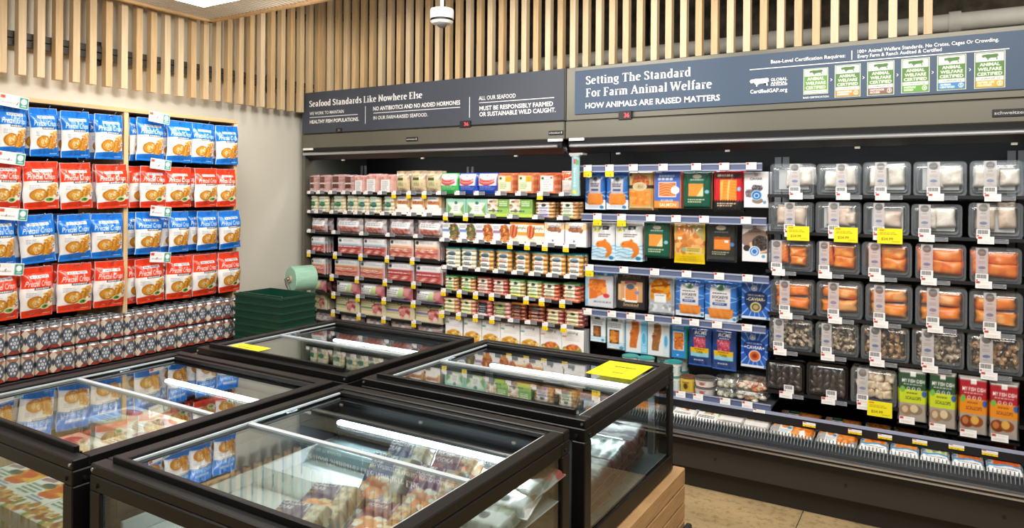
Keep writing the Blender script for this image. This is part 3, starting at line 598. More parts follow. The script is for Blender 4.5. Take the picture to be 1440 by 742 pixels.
BAGS = [(0, 'upper blue row', z2, [(-10, 145, 110, 370), (165, 320, 120, 390), (345, 505, 145, 400), (525, 680, 160, 408)], [(762, 910, 178, 410), (917, 1050, 195, 422), (1062, 1180, 207, 432), (1192, 1310, 225, 432)]),
        (1, 'upper red row', z2, [(-75, 113, 408, 672), (130, 322, 420, 678), (335, 515, 425, 678), (540, 716, 432, 680)], [(775, 912, 445, 670), (915, 1056, 450, 668), (1066, 1195, 452, 668), (1200, 1302, 460, 664)]),
        (0, 'lower blue row', zz3, [(-75, 85, 95, 358), (115, 310, 85, 350), (335, 510, 80, 335), (508, 675, 75, 325)], [(735, 887, 80, 303), (928, 1040, 67, 290), (1085, 1190, 62, 277), (1215, 1327, 55, 266)]),
        (1, 'lower red row', zz3, [(-95, 100, 385, 650), (118, 300, 375, 650), (315, 510, 352, 622), (525, 687, 335, 592)], [(757, 905, 325, 567), (912, 1050, 310, 547), (1057, 1195, 302, 522), (1205, 1327, 290, 506)])]
g = random.Random(5)
for red, rown, zf, L, R in BAGS:
    for bay, lst in (('left of the wooden post', L), ('right of the wooden post', R)):
        tops = [onX(*zf((a + b) / 2, c), -3.83).z for a, b, c, d in lst]; bots = [onX(*zf((a + b) / 2, d), -3.83).z for a, b, c, d in lst]
        zt0 = sum(tops) / 4; colr = 'red' if red else 'blue'
        for i, (a, b, c, d) in enumerate(lst):
            p0, p1 = onX(*zf(a, (c + d) / 2), -3.83), onX(*zf(b, (c + d) / 2), -3.83); yc = (p0.y + p1.y) / 2; sc = (zt0 - sum(bots) / 4) / BAGH
            hz = zt0 - .022
            F_(MB().tube([(FB + .01, yc, hz + .012), (FX + .06, yc, hz + .012), (FX + .085, yc, hz + .03)], .0022, 6), 'peg_hook', M_STEEL)
            nb = 4 if (i == 0 and bay[0] == 'r') else 3
            for k in range(nb):
                x = -3.835 - .06 * k - g.uniform(0, .012); me = bag_mesh[red, g.randint(0, 2)]
                dy = g.uniform(-.006, .006) if k == 0 else (-.024 if nb == 4 else -.01) * k * g.uniform(.6, 1.1)
                tilt = g.uniform(-.02, .02) if k else ((b - a) - 150) * 0 + g.uniform(-.035, .035)
                o = link('pretzel_bag', me, None, (x, yc + dy, zt0 - BAGH * sc), (tilt, g.uniform(-.07, .04), math.pi / 2 + g.uniform(-.09, .09))); o.scale = (sc * min(1.12, (p1.y - p0.y) / (BAGW * sc)) if k == 0 else sc, sc, sc)
                w = ORD[i] + ' hook ' + bay
                tag(o, ('front ' + colr + ' pretzel bag, ' if k == 0 else ('', 'second', 'third', 'fourth')[k] + '-in-line ' + colr + ' pretzel bag, ') + w + ', ' + rown, 'snack bag', colr + ' pretzel bags')
                if k == 0: tag(o, 'front ' + colr + ' pretzel bag, ' + w + ', ' + rown, 'snack bag', colr + ' pretzel bags')
# price tags (shared builder)
def tag_art(kind):
    if kind == 'wall':
        A = Art(36, 18, 'f4f2ee', 2.0); A.rect(.04, .12, .2, .36, 'c8452e').lines(.26, .15, .64, .4, 2, 'c9c4bd', 2, .4).lines(.1, .6, .6, .85, 1, 'b9b4ae', 3, .5).rect(.68, .1, .97, .92, '2f8a78').ell(.825, .42, .1, .24, 'e8f2ee').rect(.74, .72, .92, .8, 'd6ebe4'); return A
    if kind == 'sale': A = Art(20, 14, 'f6d40e', 1.45); A.lines(.1, .2, .9, .42, 2, 'b89c10', 4, .4).text('2 / 8', .42, .68, .3, '7a6608', .02, 0, .5).rect(.86, .06, .97, .22, '5a3c20'); return A
    if kind == 'strip': A = Art(24, 12, '8f9398', 2.0); A.lines(.05, .12, .95, .9, 3, '3d4148', 5, .5); return A
    if kind == 'note': A = Art(36, 26, 'f2e21a', 1.4); A.lines(.08, .1, .3, .2, 1, 'c04a20', 4, .6).lines(.1, .26, .9, .46, 2, '9a9020', 6, .4).text('$24.99', .4, .68, .16, '6f6512', .015, 0, .5).lines(.6, .82, .9, .9, 1, '9a9020', 8, .5); return A
    A = Art(22, 16, 'f5f3f1', 1.4); A.rect(.06, .08, .28, .34, 'b8392c').lines(.36, .12, .9, .4, 2, 'd2cdc8', 2, .4).lines(.15, .56, .85, .86, 2, 'c6c1bb', 3, .45); return A
M_TAG = mat_print('price_ticket_print', .45)
def card(kind, w, h): return shell_mesh('price_card', w, h, tag_art(kind), lambda U, V: .0008 + 0 * U, lambda U, V: .0008 + 0 * U, M_TAG, 'e8e6e2', None, 20)
T_WHITE = card('white', .040, .028); T_SALE = card('sale', .040, .026); T_STRIP = card('strip', .046, .024); T_WALL = card('wall', .125, .058); T_NOTE = card('note', .135, .095)
def price_tag(loc, label, sale=False, rotz=0., s=1., strip=True, group='price tags'):
    o = link('price_tag', T_WHITE, None, loc, (0, 0, rotz)); o.scale = (s, s, s); tag(o, label, 'price tag', group)
    if sale: link('sale_tab', T_SALE, o, (0, -.0005, -.0255))
    if strip: link('tag_holder', T_STRIP, o, (.044, .001, .001))
    return o
for i, (px, py, wh) in enumerate([(19, 142.5, 'above the first bag of the upper blue row'), (14, 222, 'above the first bag of the upper red row, left bay'), (17.5, 301, 'above the first bag of the lower blue row, left bay'), (12, 378.5, 'above the first bag of the lower red row, left bay'),
        (223.5, 165.5, 'over the upper blue row just right of the post'), (225.5, 231, 'over the upper red row just right of the post'), (225.5, 297, 'over the lower blue row just right of the post'), (225, 361.5, 'over the lower red row just right of the post')]):
    p = onX(px, py, -3.79); o = link('price_tag', T_WALL, None, (-3.79, p.y, p.z - .029), (0, .1, math.pi / 2)); tag(o, 'white and green ticket ' + wh, 'price tag', 'snack display tickets')
    MB().tube([(-.02, .002, .052), (-.0, .012, .056), (0, .10, .052)], .0016, 6).obj('clip', M_STEEL, o)
for px, py, wh in ((210.5, 496, 'at the lower cans right of the post'), (4, 538, 'at the lower cans by the picture edge')):
    p = onX(px, py, -3.845); o = link('price_tag', T_WHITE, None, (-3.845, p.y, p.z - .02), (0, 0, math.pi / 2)); o.scale = (1.7, 1.2, 1.2); tag(o, 'small white ticket ' + wh, 'price tag', 'snack display tickets')
# printed cans
CR, CH = .0312, .125
A = Art(120, 56, 'cdbfae', 2 * math.pi * CR / .104); U, V = A.U, A.V
for q in range(3):
    u0 = (q + .5) / 3
    A.poly([(u0 - .155, .0), (u0 + .155, .0), (u0 + .06, .2), (u0 - .06, .2)], '8e3b30' if q % 2 == 0 else '9c6a54'); A.poly([(u0 - .155, 1), (u0 + .155, 1), (u0 + .06, .78), (u0 - .06, .78)], '9c6a54' if q % 2 == 0 else '8e3b30')
    A.poly([(u0 - .165, .3), (u0 - .12, .5), (u0 - .165, .7), (u0 - .21, .5)], '3c4450')
    A.ell(u0, .5, .14, .36, '5c656f').ring(u0, .5, .14, .36, .1, '414a55')
    for k in range(6): a = k * math.pi / 3; A.ell(u0 + .07 * math.cos(a), .5 + .19 * math.sin(a), .025, .07, 'cfd1da').ring(u0 + .07 * math.cos(a), .5 + .19 * math.sin(a), .025, .07, .25, '9da3b0')
    A.ell(u0, .5, .03, .08, 'dcdde2').text('i', u0, .5, .1, '30343c', .03)
can_body = wrap_tin('drink_can', ((CR, .008), (CR, CH - .013)), A, M_GLOSS)
can_ends = MB().lathe([(CR, CH - .0135), (CR * .86, CH - .004), (CR * .87, CH), (CR * .82, CH), (CR * .80, CH - .004), (.002, CH - .004)], 28).mesh('can_end', M_ALU, True)
can_tab = MB().box(-.006, .006, -.012, .006, CH - .0038, CH - .0022, 0, .0005).lathe([(.003, CH - .0022), (.003, CH - .0012)], 8).mesh('ring_pull', M_STEEL)
def can(x, y, z, rz, label):
    o = link('drink_can', can_body, None, (x, y, z), (0, 0, rz)); tag(o, label, 'can', 'printed drink cans'); link('can_end', can_ends, o); link('ring_pull', can_tab, o)
F_(MB().box(FX + .001, FX + .072, yS, yE, .585, .6245, 0, .002), 'front_ledge', M_BLACKS); F_(MB().box(FX + .001, FX + .06, yS, yE, .02, .583, 0, .002), 'front_plinth', M_WOOD)
xc = FX + .0365
for bay, yend, n in (('right', yE - .033, 12), ('left', yE - .033 - 12 * .0632, 12)):
    for k in range(n):
        y = yend - k * .0632 if bay == 'right' else yend - k * .0632
        for lay, z in (('upper', .625 + CH + .0005), ('lower', .625)):
            for d in range(3 if lay == 'upper' else 1):
                if d and (abs(y - yP) < .046 or y > yE - .06): continue
                w = ORD[k] + ' can left of ' + ('the basket stack' if bay == 'right' else 'the wooden post')
                nm = ('front row, ' if d == 0 else 'middle row, ' if d == 1 else 'back row, ') + lay + ' layer'
                can(xc - d * .065, y + (.004 if d == 1 else 0) + g.uniform(-.0003, .0003), z, math.pi / 2 + g.uniform(-.5, .5), w + ', ' + nm)
        for d in (1, 2) if abs(y - yP) >= .046 and y <= yE - .06 else (): can(xc - d * .065, y + (.004 if d == 1 else 0), .625, math.pi / 2, ORD[k] + ' can left of ' + ('the basket stack' if bay == 'right' else 'the wooden post') + ', ' + ('middle row' if d == 1 else 'back row') + ', lower layer')
# nested shopping baskets
def basket_mesh():
    a, b, h, t = .205, .135, .235, .002; q = .90; mb = MB()
    def ring(z, s, off=0.): return [(-(a * s - off), -(b * s - off), z), (a * s - off, -(b * s - off), z), (a * s - off, b * s - off, z), (-(a * s - off), b * s - off, z)]
    P = [(h - .018, 1.0, -.008), (h, 1.0, -.008), (h, 1.0, .006), (h - .025, .985, .004)]
    out = [(0, q, 0)] + [(zz, q + (1 - q) * zz / h, dd) for zz, dd in ((.208, 0), (.21, -.003), (.213, -.003), (.215, 0), (h - .016, 0))] + [(h - .014, 1, -.004), (h, 1, -.004), (h, 1, .002), (h - .03, .99, .002), (.004, q, .002)]
    vs = [];
    for z, s, off in out: vs += ring(z, s, off)
    fs = [(0, 3, 2, 1)]
    for i in range(len(out) - 1):
        for k in range(4): fs.append((i * 4 + k, i * 4 + (k + 1) % 4, (i + 1) * 4 + (k + 1) % 4, (i + 1) * 4 + k))
    n = (len(out) - 1) * 4; fs.append((n, n + 1, n + 2, n + 3)); return mb.add(vs, fs).mesh('shopping_basket', M_GREEN)
bk = basket_mesh(); hd = MB().tube([(-.19, -.11, .23), (-.19, -.11, .236), (.19, -.11, .236), (.19, -.11, .23)], .005, 6).mesh('carry_handle', M_GREEN)
p = [onZ(*q, .93) for q in ((337, 411.4), (381, 405), (437, 412), (393.5, 418))]
bx, by = sum(q.x for q in p) / 4, sum(q.y for q in p) / 4
NB = 17
for k in range(NB):
    o = link('shopping_basket', bk, None, (bx, by, .93 - .235 - k * (.93 - .235) / (NB - 1)), (0, 0, 0)); o.location.z = max(o.location.z, 0.0)
    tag(o, 'green plastic shopping basket at the top of the nested stack' if k == 0 else 'green shopping basket on the floor under the nested stack' if k == NB - 1 else 'green shopping basket nested ' + (ORD + ['fourteenth', 'fifteenth', 'sixteenth', 'seventeenth'])[k] + ' from the top of the stack', 'basket', 'nested green shopping baskets')
    link('carry_handle', hd, o)
# roll of produce bags on a bent steel holder
p = onY(424, 391, 3.62)
t = thing('produce_bag_roll', 'translucent green roll of produce bags on a steel arm beside the case', 'bag roll', (p.x, 3.62, p.z))
me = MB().lathe([(.026, -.085), (.088, -.085), (.093, -.08), (.093, .08), (.088, .085), (.026, .085), (.026, -.085)], 36).mesh('bag_wrap', mat('pale_green_film', 'a5d3bb', .3, noise=.12, nscale=30, stretch=(6, 6, .4)), True)
link('bag_wrap', me, t, (0, 0, 0), (0, math.pi / 2, 1.3))
MB().tube([(-.027, -.097, 0), (.027, .097, 0)], .0255, 14).obj('core', mat('cardboard', 'b7a588', .8), t, smooth=True)
MB().tube([(-.03, -.10, .004), (-.034, -.118, .0), (-.02, -.122, -.03), (.045, -.115, -.13), (.05, -.10, -.4), (-.05, .17, -.45)], .011, 8).obj('holder_arm', M_STEEL, t)
# ================================================================ packaged meats: artwork and package meshes
D = {}
def reg(key, me, w, h, gap): D[key] = (me, w, h, gap)
PINK = ['c98d86', 'b9706a', 'd9a79e', 'a85a56']; RED = ['b04a48', 'cc8078', '9c3a3c', 'dca298', 'e8cac0']; BAC = ['c0675a', 'd8a08c', 'e8c8b4', 'a84e48']
def a_slices():
    A = Art(24, 32, 'c3a09c', .75).blobs(.05, .05, .95, .8, ['b58a88', 'd0b2ae', 'a77a78'], 40, .09, 3); A.rect(.2, .12, .72, .42, '5a2a20').rect(.22, .2, .7, .3, '6e3a2c').rect(.2, .5, .72, .72, '53261d').rect(.2, .44, .72, .48, 'efe9e2'); A.rect(.05, .82, .95, .92, 'cfc6c6'); return A
def a_whitelabel():
    A = Art(26, 32, 'd29c92', .8).blobs(.02, .0, .98, .9, ['dcb0a6', 'c4867e', 'd8a49a'], 40, .12, 4); A.rect(.16, .28, .78, .92, 'efefee').lines(.24, .36, .7, .84, 6, '8f8f96', 3, .4); return A
def a_rolls():
    A = Art(28, 34, 'b7a58f', .85).blobs(0, 0, 1, .85, ['cbb79a', 'd9c29c', 'a8917a', 'bda890'], 50, .12, 6); A.poly([(.2, .32), (.7, .22), (.8, .7), (.3, .74)], 'd8cfa0').rect(.26, .3, .66, .42, '3c4a2a').lines(.3, .48, .7, .66, 3, '7a7a50', 3); A.rect(0, .84, 1, .98, '8e8a8c'); return A
def a_veg(c1='2f7d50', cap=None):
    A = Art(26, 34, 'c9bf9a', .8)
    for k in range(6): A.rect(0, k / 6 + .02, 1, k / 6 + .15, 'e0d6b4')
    if cap: A.rect(0, 0, 1, .1, cap)
    A.rect(.14, .06, .72, .9, 'e6e6d8').rect(.2, .12, .66, .3, 'bcd0bc').ell(.44, .5, .3, .13, c1).lines(.22, .66, .66, .84, 3, '6f7f78', 4); return A
def a_fold():
    A = Art(30, 32, 'f2efe9', .95).ell(.06, .3, .12, .3, 'c9a06a').ell(.94, .3, .12, .3, 'c9a06a'); A.rect(.22, .08, .8, .2, 'cfd3de').lines(.3, .11, .72, .17, 1, '4a4f6a', 4, .8); A.rect(.2, .26, .86, .42, 'a05a2c').blobs(.22, .28, .84, .4, ['b87440', '7d3d1c', 'c98c54'], 20, .06, 4); A.lines(.2, .6, .84, .9, 4, 'd9d4cc', 6, .4).ell(.1, .62, .07, .07, 'b23c2c'); return A
def a_chub(b):
    A = Art(40, 24, 'c8bcbc', 1.7).blobs(0, 0, 1, 1, ['d9cfd0', 'b8a6a8', 'e3dcdc', '9a8c90'], 46, .1, 8); A.poly([(.16, .18), (.9, .24), (.86, .56), (.14, .5)], 'eef0f2').lines(.2, .26, .84, .46, 2, '6f7c92' if b else '60605f', 3, .45); A.poly([(.14, .52), (.86, .58), (.8, .92), (.18, .86)], 'c9857a').blobs(.2, .6, .8, .85, ['b8655c', 'd8a294', 'a85450'], 20, .07, 5); return A
def a_bacon(band, cols, top='e9e7e6', sd=1):
    A = Art(38, 30, 'd9d4d3', 1.25).rect(.04, .06, .96, .5, top).ell(.18, .2, .06, .08, '3c4048').lines(.3, .14, .84, .26, 2, '9da0a8', sd, .45).rect(.04, .36, .96, .46, band)
    A.rect(.04, .46, .96, .92, cols[0])
    for k in range(5): y = .49 + k * .085; A.where((A.V > y + .02 * np.sin(A.U * 19 + sd + k)) & (A.V < y + .035 + .02 * np.sin(A.U * 17 + k)) & (A.U > .06) & (A.U < .94), cols[(k % (len(cols) - 1)) + 1])
    A.lines(.1, .5, .9, .56, 1, 'f0e6e0', 9, .5); return A
def a_ends():
    A = Art(38, 22, 'dfe0df', 1.75).blobs(.72, .1, 1, .95, ['c98a8c', 'b8686c', 'dcb0b0'], 20, .1, 5); A.poly([(.05, .1), (.7, .18), (.68, .86), (.03, .76)], 'eceeec').lines(.12, .3, .6, .66, 3, '6a6f7a', 4, .45).poly([(.56, .2), (.72, .22), (.7, .8), (.5, .76)], 'b7cf90').ell(.14, .22, .05, .09, '444a52'); return A
def a_cream(g):
    A = Art(40, 28, 'ddd3ae', 1.45).rect(0, 0, 1, .09, '4c6b3e' if g else '6a6488').lines(.06, .2, .5, .5, 3, '9a9068', 3, .5).rect(.03, .5, .48, .62, '6f8f5c' if g else '7c74a0').rect(.03, .66, .48, .72, 'b5ab84').ell(.5, .18, .08, .11, '33503a').ell(.5, .18, .05, .07, 'dfe6da')
    A.rect(.52, .3, .84, .84, '8c3a34').blobs(.53, .32, .83, .82, RED, 26, .07, 6).poly([(.8, .05), (1, .05), (1, .45)], '8fb060'); return A
def a_dog(c, cd, leaf):
    A = Art(30, 36, c, .86).rect(.1, .06, .92, .58, 'f2f0ec'); U, V = A.U - .5, A.V
    for dy in (.0, .13): A.where((np.abs(V - (.40 + dy - .9 * U * U)) < .055) & (np.abs(U) < .36), 'b8383c').where((np.abs(V - (.385 + dy - .9 * U * U)) < .018) & (np.abs(U) < .33), 'dc7a72')
    A.ell(.5, .14, .05, .04, leaf).lines(.16, .62, .86, .8, 3, cd, 5, .5); return A
def a_sliced(base, lab, acc):
    A = Art(30, 36, base, .86).blobs(0, 0, 1, 1, [base, 'd9936f', 'c87a58'], 40, .12, 7).rect(.16, .16, .78, .82, lab)
    A.ell(.26, .26, .07, .06, '3b5c3a'); 
    if acc: A.rect(.5, .18, .78, .42, acc).lines(.22, .45, .6, .76, 4, '8a9a6a', 3)
    else: A.lines(.24, .3, .72, .8, 5, 'a9a9a9', 3).rect(.64, .2, .74, .28, 'b8383c')
    return A
def a_carrot():
    A = Art(24, 36, 'e9e4df', .7).rect(0, .04, 1, .38, 'b5472a'); 
    for k in range(6): A.rect(k / 6 + .03, .04, k / 6 + .1, .38, 'd2744a')
    A.lines(.1, .46, .7, .7, 4, 'c7bdb6', 3).lines(.2, .78, .8, .94, 2, 'c4b0a4', 4); return A
def a_box(kind):
    A = Art(34, 30, 'f0efe9', 1.15)
    if kind == 'teal': A = Art(34, 32, '8fc4b0', 1.15).rect(.12, .2, .9, .95, 'cfe0cc').poly([(.1, .3), (.3, .55), (.1, .95)], '6f9a5a').poly([(.9, .3), (.74, .6), (.92, .95)], '7da767').rect(.34, .3, .7, .82, 'eef0ea').ell(.52, .24, .08, .09, '3c6f62').lines(.4, .42, .64, .74, 3, 'a3a8a4', 3).rect(0, .85, 1, 1, 'b7d27c')
    if kind == 'green': A = Art(34, 30, '8fb85a', 1.2).rect(0, 0, .46, .72, 'eee9e2').blobs(.06, .1, .42, .66, ['d9c8b0', '7a5a48', 'b89c80', 'efe6d8'], 26, .08, 3).rect(.5, .06, .96, .5, '6a9a44').lines(.54, .12, .9, .42, 3, 'e6eed8', 3).rect(0, .78, 1, .95, 'b9d24c').lines(.06, .6, .9, .74, 1, '40583a', 2, .6)
    if kind in ('blue', 'plum'): A = Art(32, 34, 'f1efee', .95).rect(0, .34, .44, .48, '6f8fd0' if kind == 'blue' else '9a7aa4').lines(.05, .12, .4, .28, 2, '8b8f9a', 3).ell(.72, .48, .26, .46, '6a5238' if kind == 'blue' else 'b06030').blobs(.5, .1, .95, .85, ['8c7048', '5c4a30', 'b39a5c', '4f6a34'] if kind == 'blue' else ['d08840', 'b05c2c', 'e0aa5c', '8c4424'], 36, .09, 4, (.72, .48, .26, .46))
    if kind == 'orange': A = Art(32, 36, 'f0ead8', .9).rect(0, 0, 1, .1, 'd8862c').ell(.22, .42, .24, .3, 'c05a2c'); [A.poly([(.04 + .1 * k, .64), (.12 + .1 * k, .16), (.17 + .1 * k, .16), (.09 + .1 * k, .64)], ('d8884c', '9c3c20')[k % 2]) for k in range(4)]; A.text('amylu', .68, .24, .14, '6a5a58', .012, 0, .5); A.rect(.46, .44, 1, .6, 'e89a3a').lines(.1, .72, .5, .92, 2, 'd8b08c', 3)
    if kind == 'amylu': A = Art(34, 42, 'f2efec', .84).ell(.12, .2, .1, .13, 'e3c088').ell(.9, .2, .1, .13, 'e3c088').text('amylu', .5, .16, .14, '5c4a58', .014, 0, .62).ell(.5, .3, .34, .1, '7a4a30').blobs(.22, .26, .78, .38, ['8c5a3c', '5c3424', 'a87450'], 16, .07, 4).lines(.3, .5, .7, .62, 2, 'cfc6c8', 3).ell(.44, .76, .05, .05, '8a6a84').lines(.12, .84, .86, .94, 1, 'd8d2d2', 3)
    return A
def a_link(bg, lab, txt, topc=None, edge=None, n=5):
    A = Art(28, 34, bg[0], .8)
    for k in range(n): A.blobs(0, k / n, 1, (k + 1) / n, bg, 8, .1, k + len(lab)); A.rect(0, k / n - .012, 1, k / n + .012, bg[-1])
    if topc: A.rect(0, 0, 1, .13, topc)
    A.rect(.18, .1 if topc else .06, .74, .9, lab); A.ell(.46, .22, .12, .085, '3a4a3c'); A.lines(.24, .36, .68, .56, 2, txt, 3, .55).lines(.24, .62, .68, .84, 3, txt, 5, .45)
    if edge: A.rect(.18, .8, .74, .9, edge)
    return A
def a_teal(cream):
    A = Art(28, 34, '1f5f62', .8); b = 'ddd3b4' if cream else 'd39a4c'
    A.rect(.04, .1, .96, .98, b)
    for k in range(5): A.rect(.04, .16 + k * .17, .96, .185 + k * .17, 'b9ad88' if cream else 'b0702c')
    A.rect(.2, .16, .76, .92, 'e4e6e0').ell(.48, .3, .26, .09, '4a6470').lines(.26, .44, .7, .6, 2, '4a5c60' if cream else '9c4038', 3, .6).lines(.26, .66, .7, .86, 2, '3f4a50', 5, .5); return A
def a_plate(or_):
    A = Art(30, 44, 'eeeeec', .68).text('verring', .5, .1, .075, '55585c', .006, .1, .55).rect(.05, .2, .24, .245, '4aa08c' if not or_ else 'e0905c').lines(.2, .27, .86, .37, 2, 'cdbfb4', 3, .3)
    A.ell(.52, .64, .38, .2, 'd9a23c' if not or_ else 'b8502c').blobs(.16, .48, .88, .8, ['e2b24c', 'c98a2c', 'efcf7c', 'a86a24'] if not or_ else ['c05a2c', 'd8823c', '6f8a34', 'e6b04c', '9c3420'], 40, .08, 6, (.52, .64, .38, .2)); return A
def a_flat():
    A = Art(34, 24, 'b9b6b8', 1.4).blobs(0, 0, 1, 1, ['cfcccf', 'a08c8e', 'c9a8a6', '8c888c'], 50, .1, 9).lines(.3, .2, .8, .4, 2, '5a5c60', 3, .6); return A
reg('slices', slab('sliced_meat_pack', .115, .15, .035, a_slices(), 3), .115, .15, .05); reg('wlabel', slab('deli_meat_pack', .125, .16, .04, a_whitelabel(), 4), .125, .16, .055); reg('rolls', pouch('roll_up_pack', .135, .18, .05, a_rolls(), 5, M_VAC, '9c9088', .12, .1, .006), .135, .18, .06)
reg('veg', links('plant_sausage_pack', .11, .15, .05, a_veg(), 5), .11, .15, .06); reg('vegcap', links('plant_sausage_pack', .11, .16, .05, a_veg('3b7a6a', '1f6064'), 5), .11, .16, .06); reg('fold', carton('beef_stick_box', .13, .155, .045, a_fold()), .13, .155, .05)
reg('chub', pouch('sausage_chub_pack', .215, .125, .05, a_chub(1), 8, M_VAC, 'a89c9c', .08, .06, .006, .5), .215, .125, .065); reg('chub2', pouch('sausage_chub_pack', .215, .125, .05, a_chub(0), 9, M_VAC, 'a89c9c', .08, .06, .006, .5), .215, .125, .065)
reg('bac1', slab('bacon_pack', .2, .16, .022, a_bacon('9cc3d6', RED, 'e9e9ea', 2), 5, flange=.05), .2, .16, .03); reg('bac2', slab('bacon_pack', .2, .16, .022, a_bacon('e8b48c', BAC, 'ece6df', 3), 6, flange=.05), .2, .16, .03)
reg('bac3', slab('bacon_pack', .2, .16, .022, a_bacon('d08c58', BAC, 'd9d9da', 5), 7, flange=.05), .2, .16, .03); reg('bac4', slab('bacon_pack', .2, .16, .022, a_bacon('b04a56', RED, 'e2e2e4', 7), 8, flange=.05), .2, .16, .03)
reg('ends', pouch('uncured_bacon_pack', .21, .115, .05, a_ends(), 4, M_VAC, '9c9296', .06, .06, .005, .5), .21, .115, .06); reg('creamg', carton('bacon_box', .2, .14, .022, a_cream(1)), .2, .14, .026); reg('creamp', carton('bacon_box', .2, .14, .022, a_cream(0)), .2, .14, .026); reg('flat', slab('bacon_pack', .2, .12, .02, a_flat(), 3), .2, .12, .03)
reg('dogg', pouch('hot_dog_pack', .15, .175, .05, a_dog('3fb55c', 'a8e0b4', '2c6f3c'), 3, M_BAG, '2f9048', .08, .05, .003), .15, .175, .06); reg('dogb', pouch('hot_dog_pack', .155, .175, .05, a_dog('2c4fb8', '8ca4e0', 'b8383c'), 4, M_BAG, '22409a', .08, .05, .003), .155, .175, .06)
reg('sly', slab('sliced_sausage_pack', .14, .175, .045, a_sliced('c9744c', 'dfe6c4', 'e8a02c'), 3), .14, .175, .06); reg('slw', slab('sliced_sausage_pack', .15, .175, .045, a_sliced('c2623c', 'efece8', None), 4), .15, .175, .06); reg('carrot', pouch('carrot_sausage_pack', .11, .19, .05, a_carrot(), 5, M_VAC, 'b07a5c', .08, .05, .004), .11, .19, .06)
for k, n in (('teal', 'turkey_box'), ('green', 'meatball_box'), ('blue', 'meatball_box'), ('plum', 'meatball_box'), ('orange', 'sausage_box'), ('amylu', 'sausage_box')):
    A = a_box(k); w, h = {'teal': (.15, .135), 'green': (.155, .13), 'blue': (.125, .135), 'plum': (.125, .135), 'orange': (.125, .145), 'amylu': (.145, .175)}[k]; reg(k, carton(n, w, h, .05, A, None, {'teal': '79b09c', 'green': '84a850', 'amylu': '7a4a7c', 'orange': 'c98a44'}.get(k, 'c9c4bc')), w, h, .055)
LK = ['c89a62', 'b5814c', 'd9b27c', '8a5c34']; LKR = ['b8564a', 'c97a64', 'd9a08c', '7a342c']; LKG = ['c4b07a', 'd6c698', 'a89058', '7f7440']
reg('lkp', links('link_sausage_pack', .15, .135, .05, a_link(LK, 'e8e4e4', '6f62a0', None, 'a08cc8'), 5), .15, .135, .06); reg('lkg', links('link_sausage_pack', .15, .135, .05, a_link(LK, 'eceee4', '5a7a4c', None, 'a8cc6c'), 5), .15, .135, .06)
reg('tealc', links('chicken_sausage_pack', .125, .17, .05, a_teal(1), 5, None, '1f6064'), .125, .17, .06); reg('tealo', links('chicken_sausage_pack', .13, .175, .05, a_teal(0), 5, None, '1f6064'), .13, .175, .06)
reg('g5', links('link_sausage_pack', .12, .145, .05, a_link(LK, 'dfe2c4', '6f9a5c', '3f7d48', '9cc860'), 5), .12, .145, .06); reg('r5', links('link_sausage_pack', .12, .145, .05, a_link(LKR, 'e6d6c8', '9a7468', '7a4038', 'd9a08c'), 5), .12, .145, .06); reg('g5b', links('link_sausage_pack', .12, .145, .05, a_link(LKG, 'e2e8cc', '76a05c', '4f8a50', 'd8d24c'), 5), .12, .145, .06); reg('r5b', links('link_sausage_pack', .13, .16, .05, a_link(['cf6a44', 'b84c34', 'e09a74', '7a3020'], 'eadfcf', '7a8a5c', '3f6a3c', 'd07a5c'), 5), .13, .16, .06)
reg('c6', links('link_sausage_pack', .12, .12, .05, a_link(['c8906c', 'dab494', 'b5785a'], 'e3dfb8', '8fa878', None, 'c8d6a4'), 4), .12, .12, .06); reg('k6', links('salami_pack', .125, .13, .05, a_link(['c97a74', 'e0b0a8', 'a8544c'], '33343a', 'd0cfd4', 'b85c3c', 'e8d8d8'), 4), .125, .13, .06); reg('o6', links('salami_pack', .13, .13, .05, a_link(['c48c84', 'd8b0a6', 'b07068'], '7f8f5c', 'd8dcb4', None, 'e6dcd4'), 4), .13, .13, .06)
reg('d6', links('smoked_sausage_pack', .125, .135, .05, a_link(['8c4424', 'c0722c', '5c2818'], '4a2c26', 'd0a088', 'c9762c', '8c4a38'), 5), .125, .135, .06); reg('m6', links('deli_sausage_pack', .135, .11, .04, a_link(['a85a4c', 'c98a74', '7c3a34'], 'd9d0a8', '8f8a60', None, 'b8ac84'), 4), .135, .11, .06)
reg('plateg', carton('ready_meal_tray', .14, .21, .03, a_plate(0), None, 'b9bcbc', .004), .14, .21, .034); reg('plateo', carton('ready_meal_tray', .145, .21, .03, a_plate(1), None, 'b9bcbc', .004), .145, .21, .034)
# ================================================================ hanging and shelving them
def place(key, rect, Y, zrow, desc, short, cat, group, where, nb, hgt=None):
    """one facing (a pixel rectangle on the plane y=Y) and the copies standing behind it"""
    me, w0, h0, gap = D[key]; x0, y0, x1, y1 = rect; ym = (y0 + y1) / 2
    a, b = onY(x0, ym, Y), onY(x1, ym, Y); w = b.x - a.x; t = onY((x0 + x1) / 2, y0, Y).z; z = zrow if zrow is not None else onY((x0 + x1) / 2, y1, Y).z
    h = t - z; r = random.Random(int(x0 * 7 + y0)); cx = (a.x + b.x) / 2
    for k in range(nb + 1):
        o = link(me.name.split('.')[0], me, None, (cx + (r.uniform(-.006, .006) if k else 0), Y + .03 + gap * k, z), (0, 0, r.uniform(-.05, .05)))
        o.scale = (w / w0, 1, h / h0)
        tag(o, (desc + ', ' + where) if k == 0 else ('', 'second', 'third', 'fourth', 'fifth')[k] + '-in-line ' + short + ', ' + where, cat, group)
    return cx, z, w, h
def q1(x, y): return (400 + x / 5.8875, 230 + y / 5.8875)
def q2(x, y): return (400 + x / 5.8875, 340 + y / 5.8875)
def q3(x, y): return (600 + x / 5.8875, 230 + y / 5.8875)
def q4(x, y): return (600 + x / 5.8875, 340 + y / 5.8875)
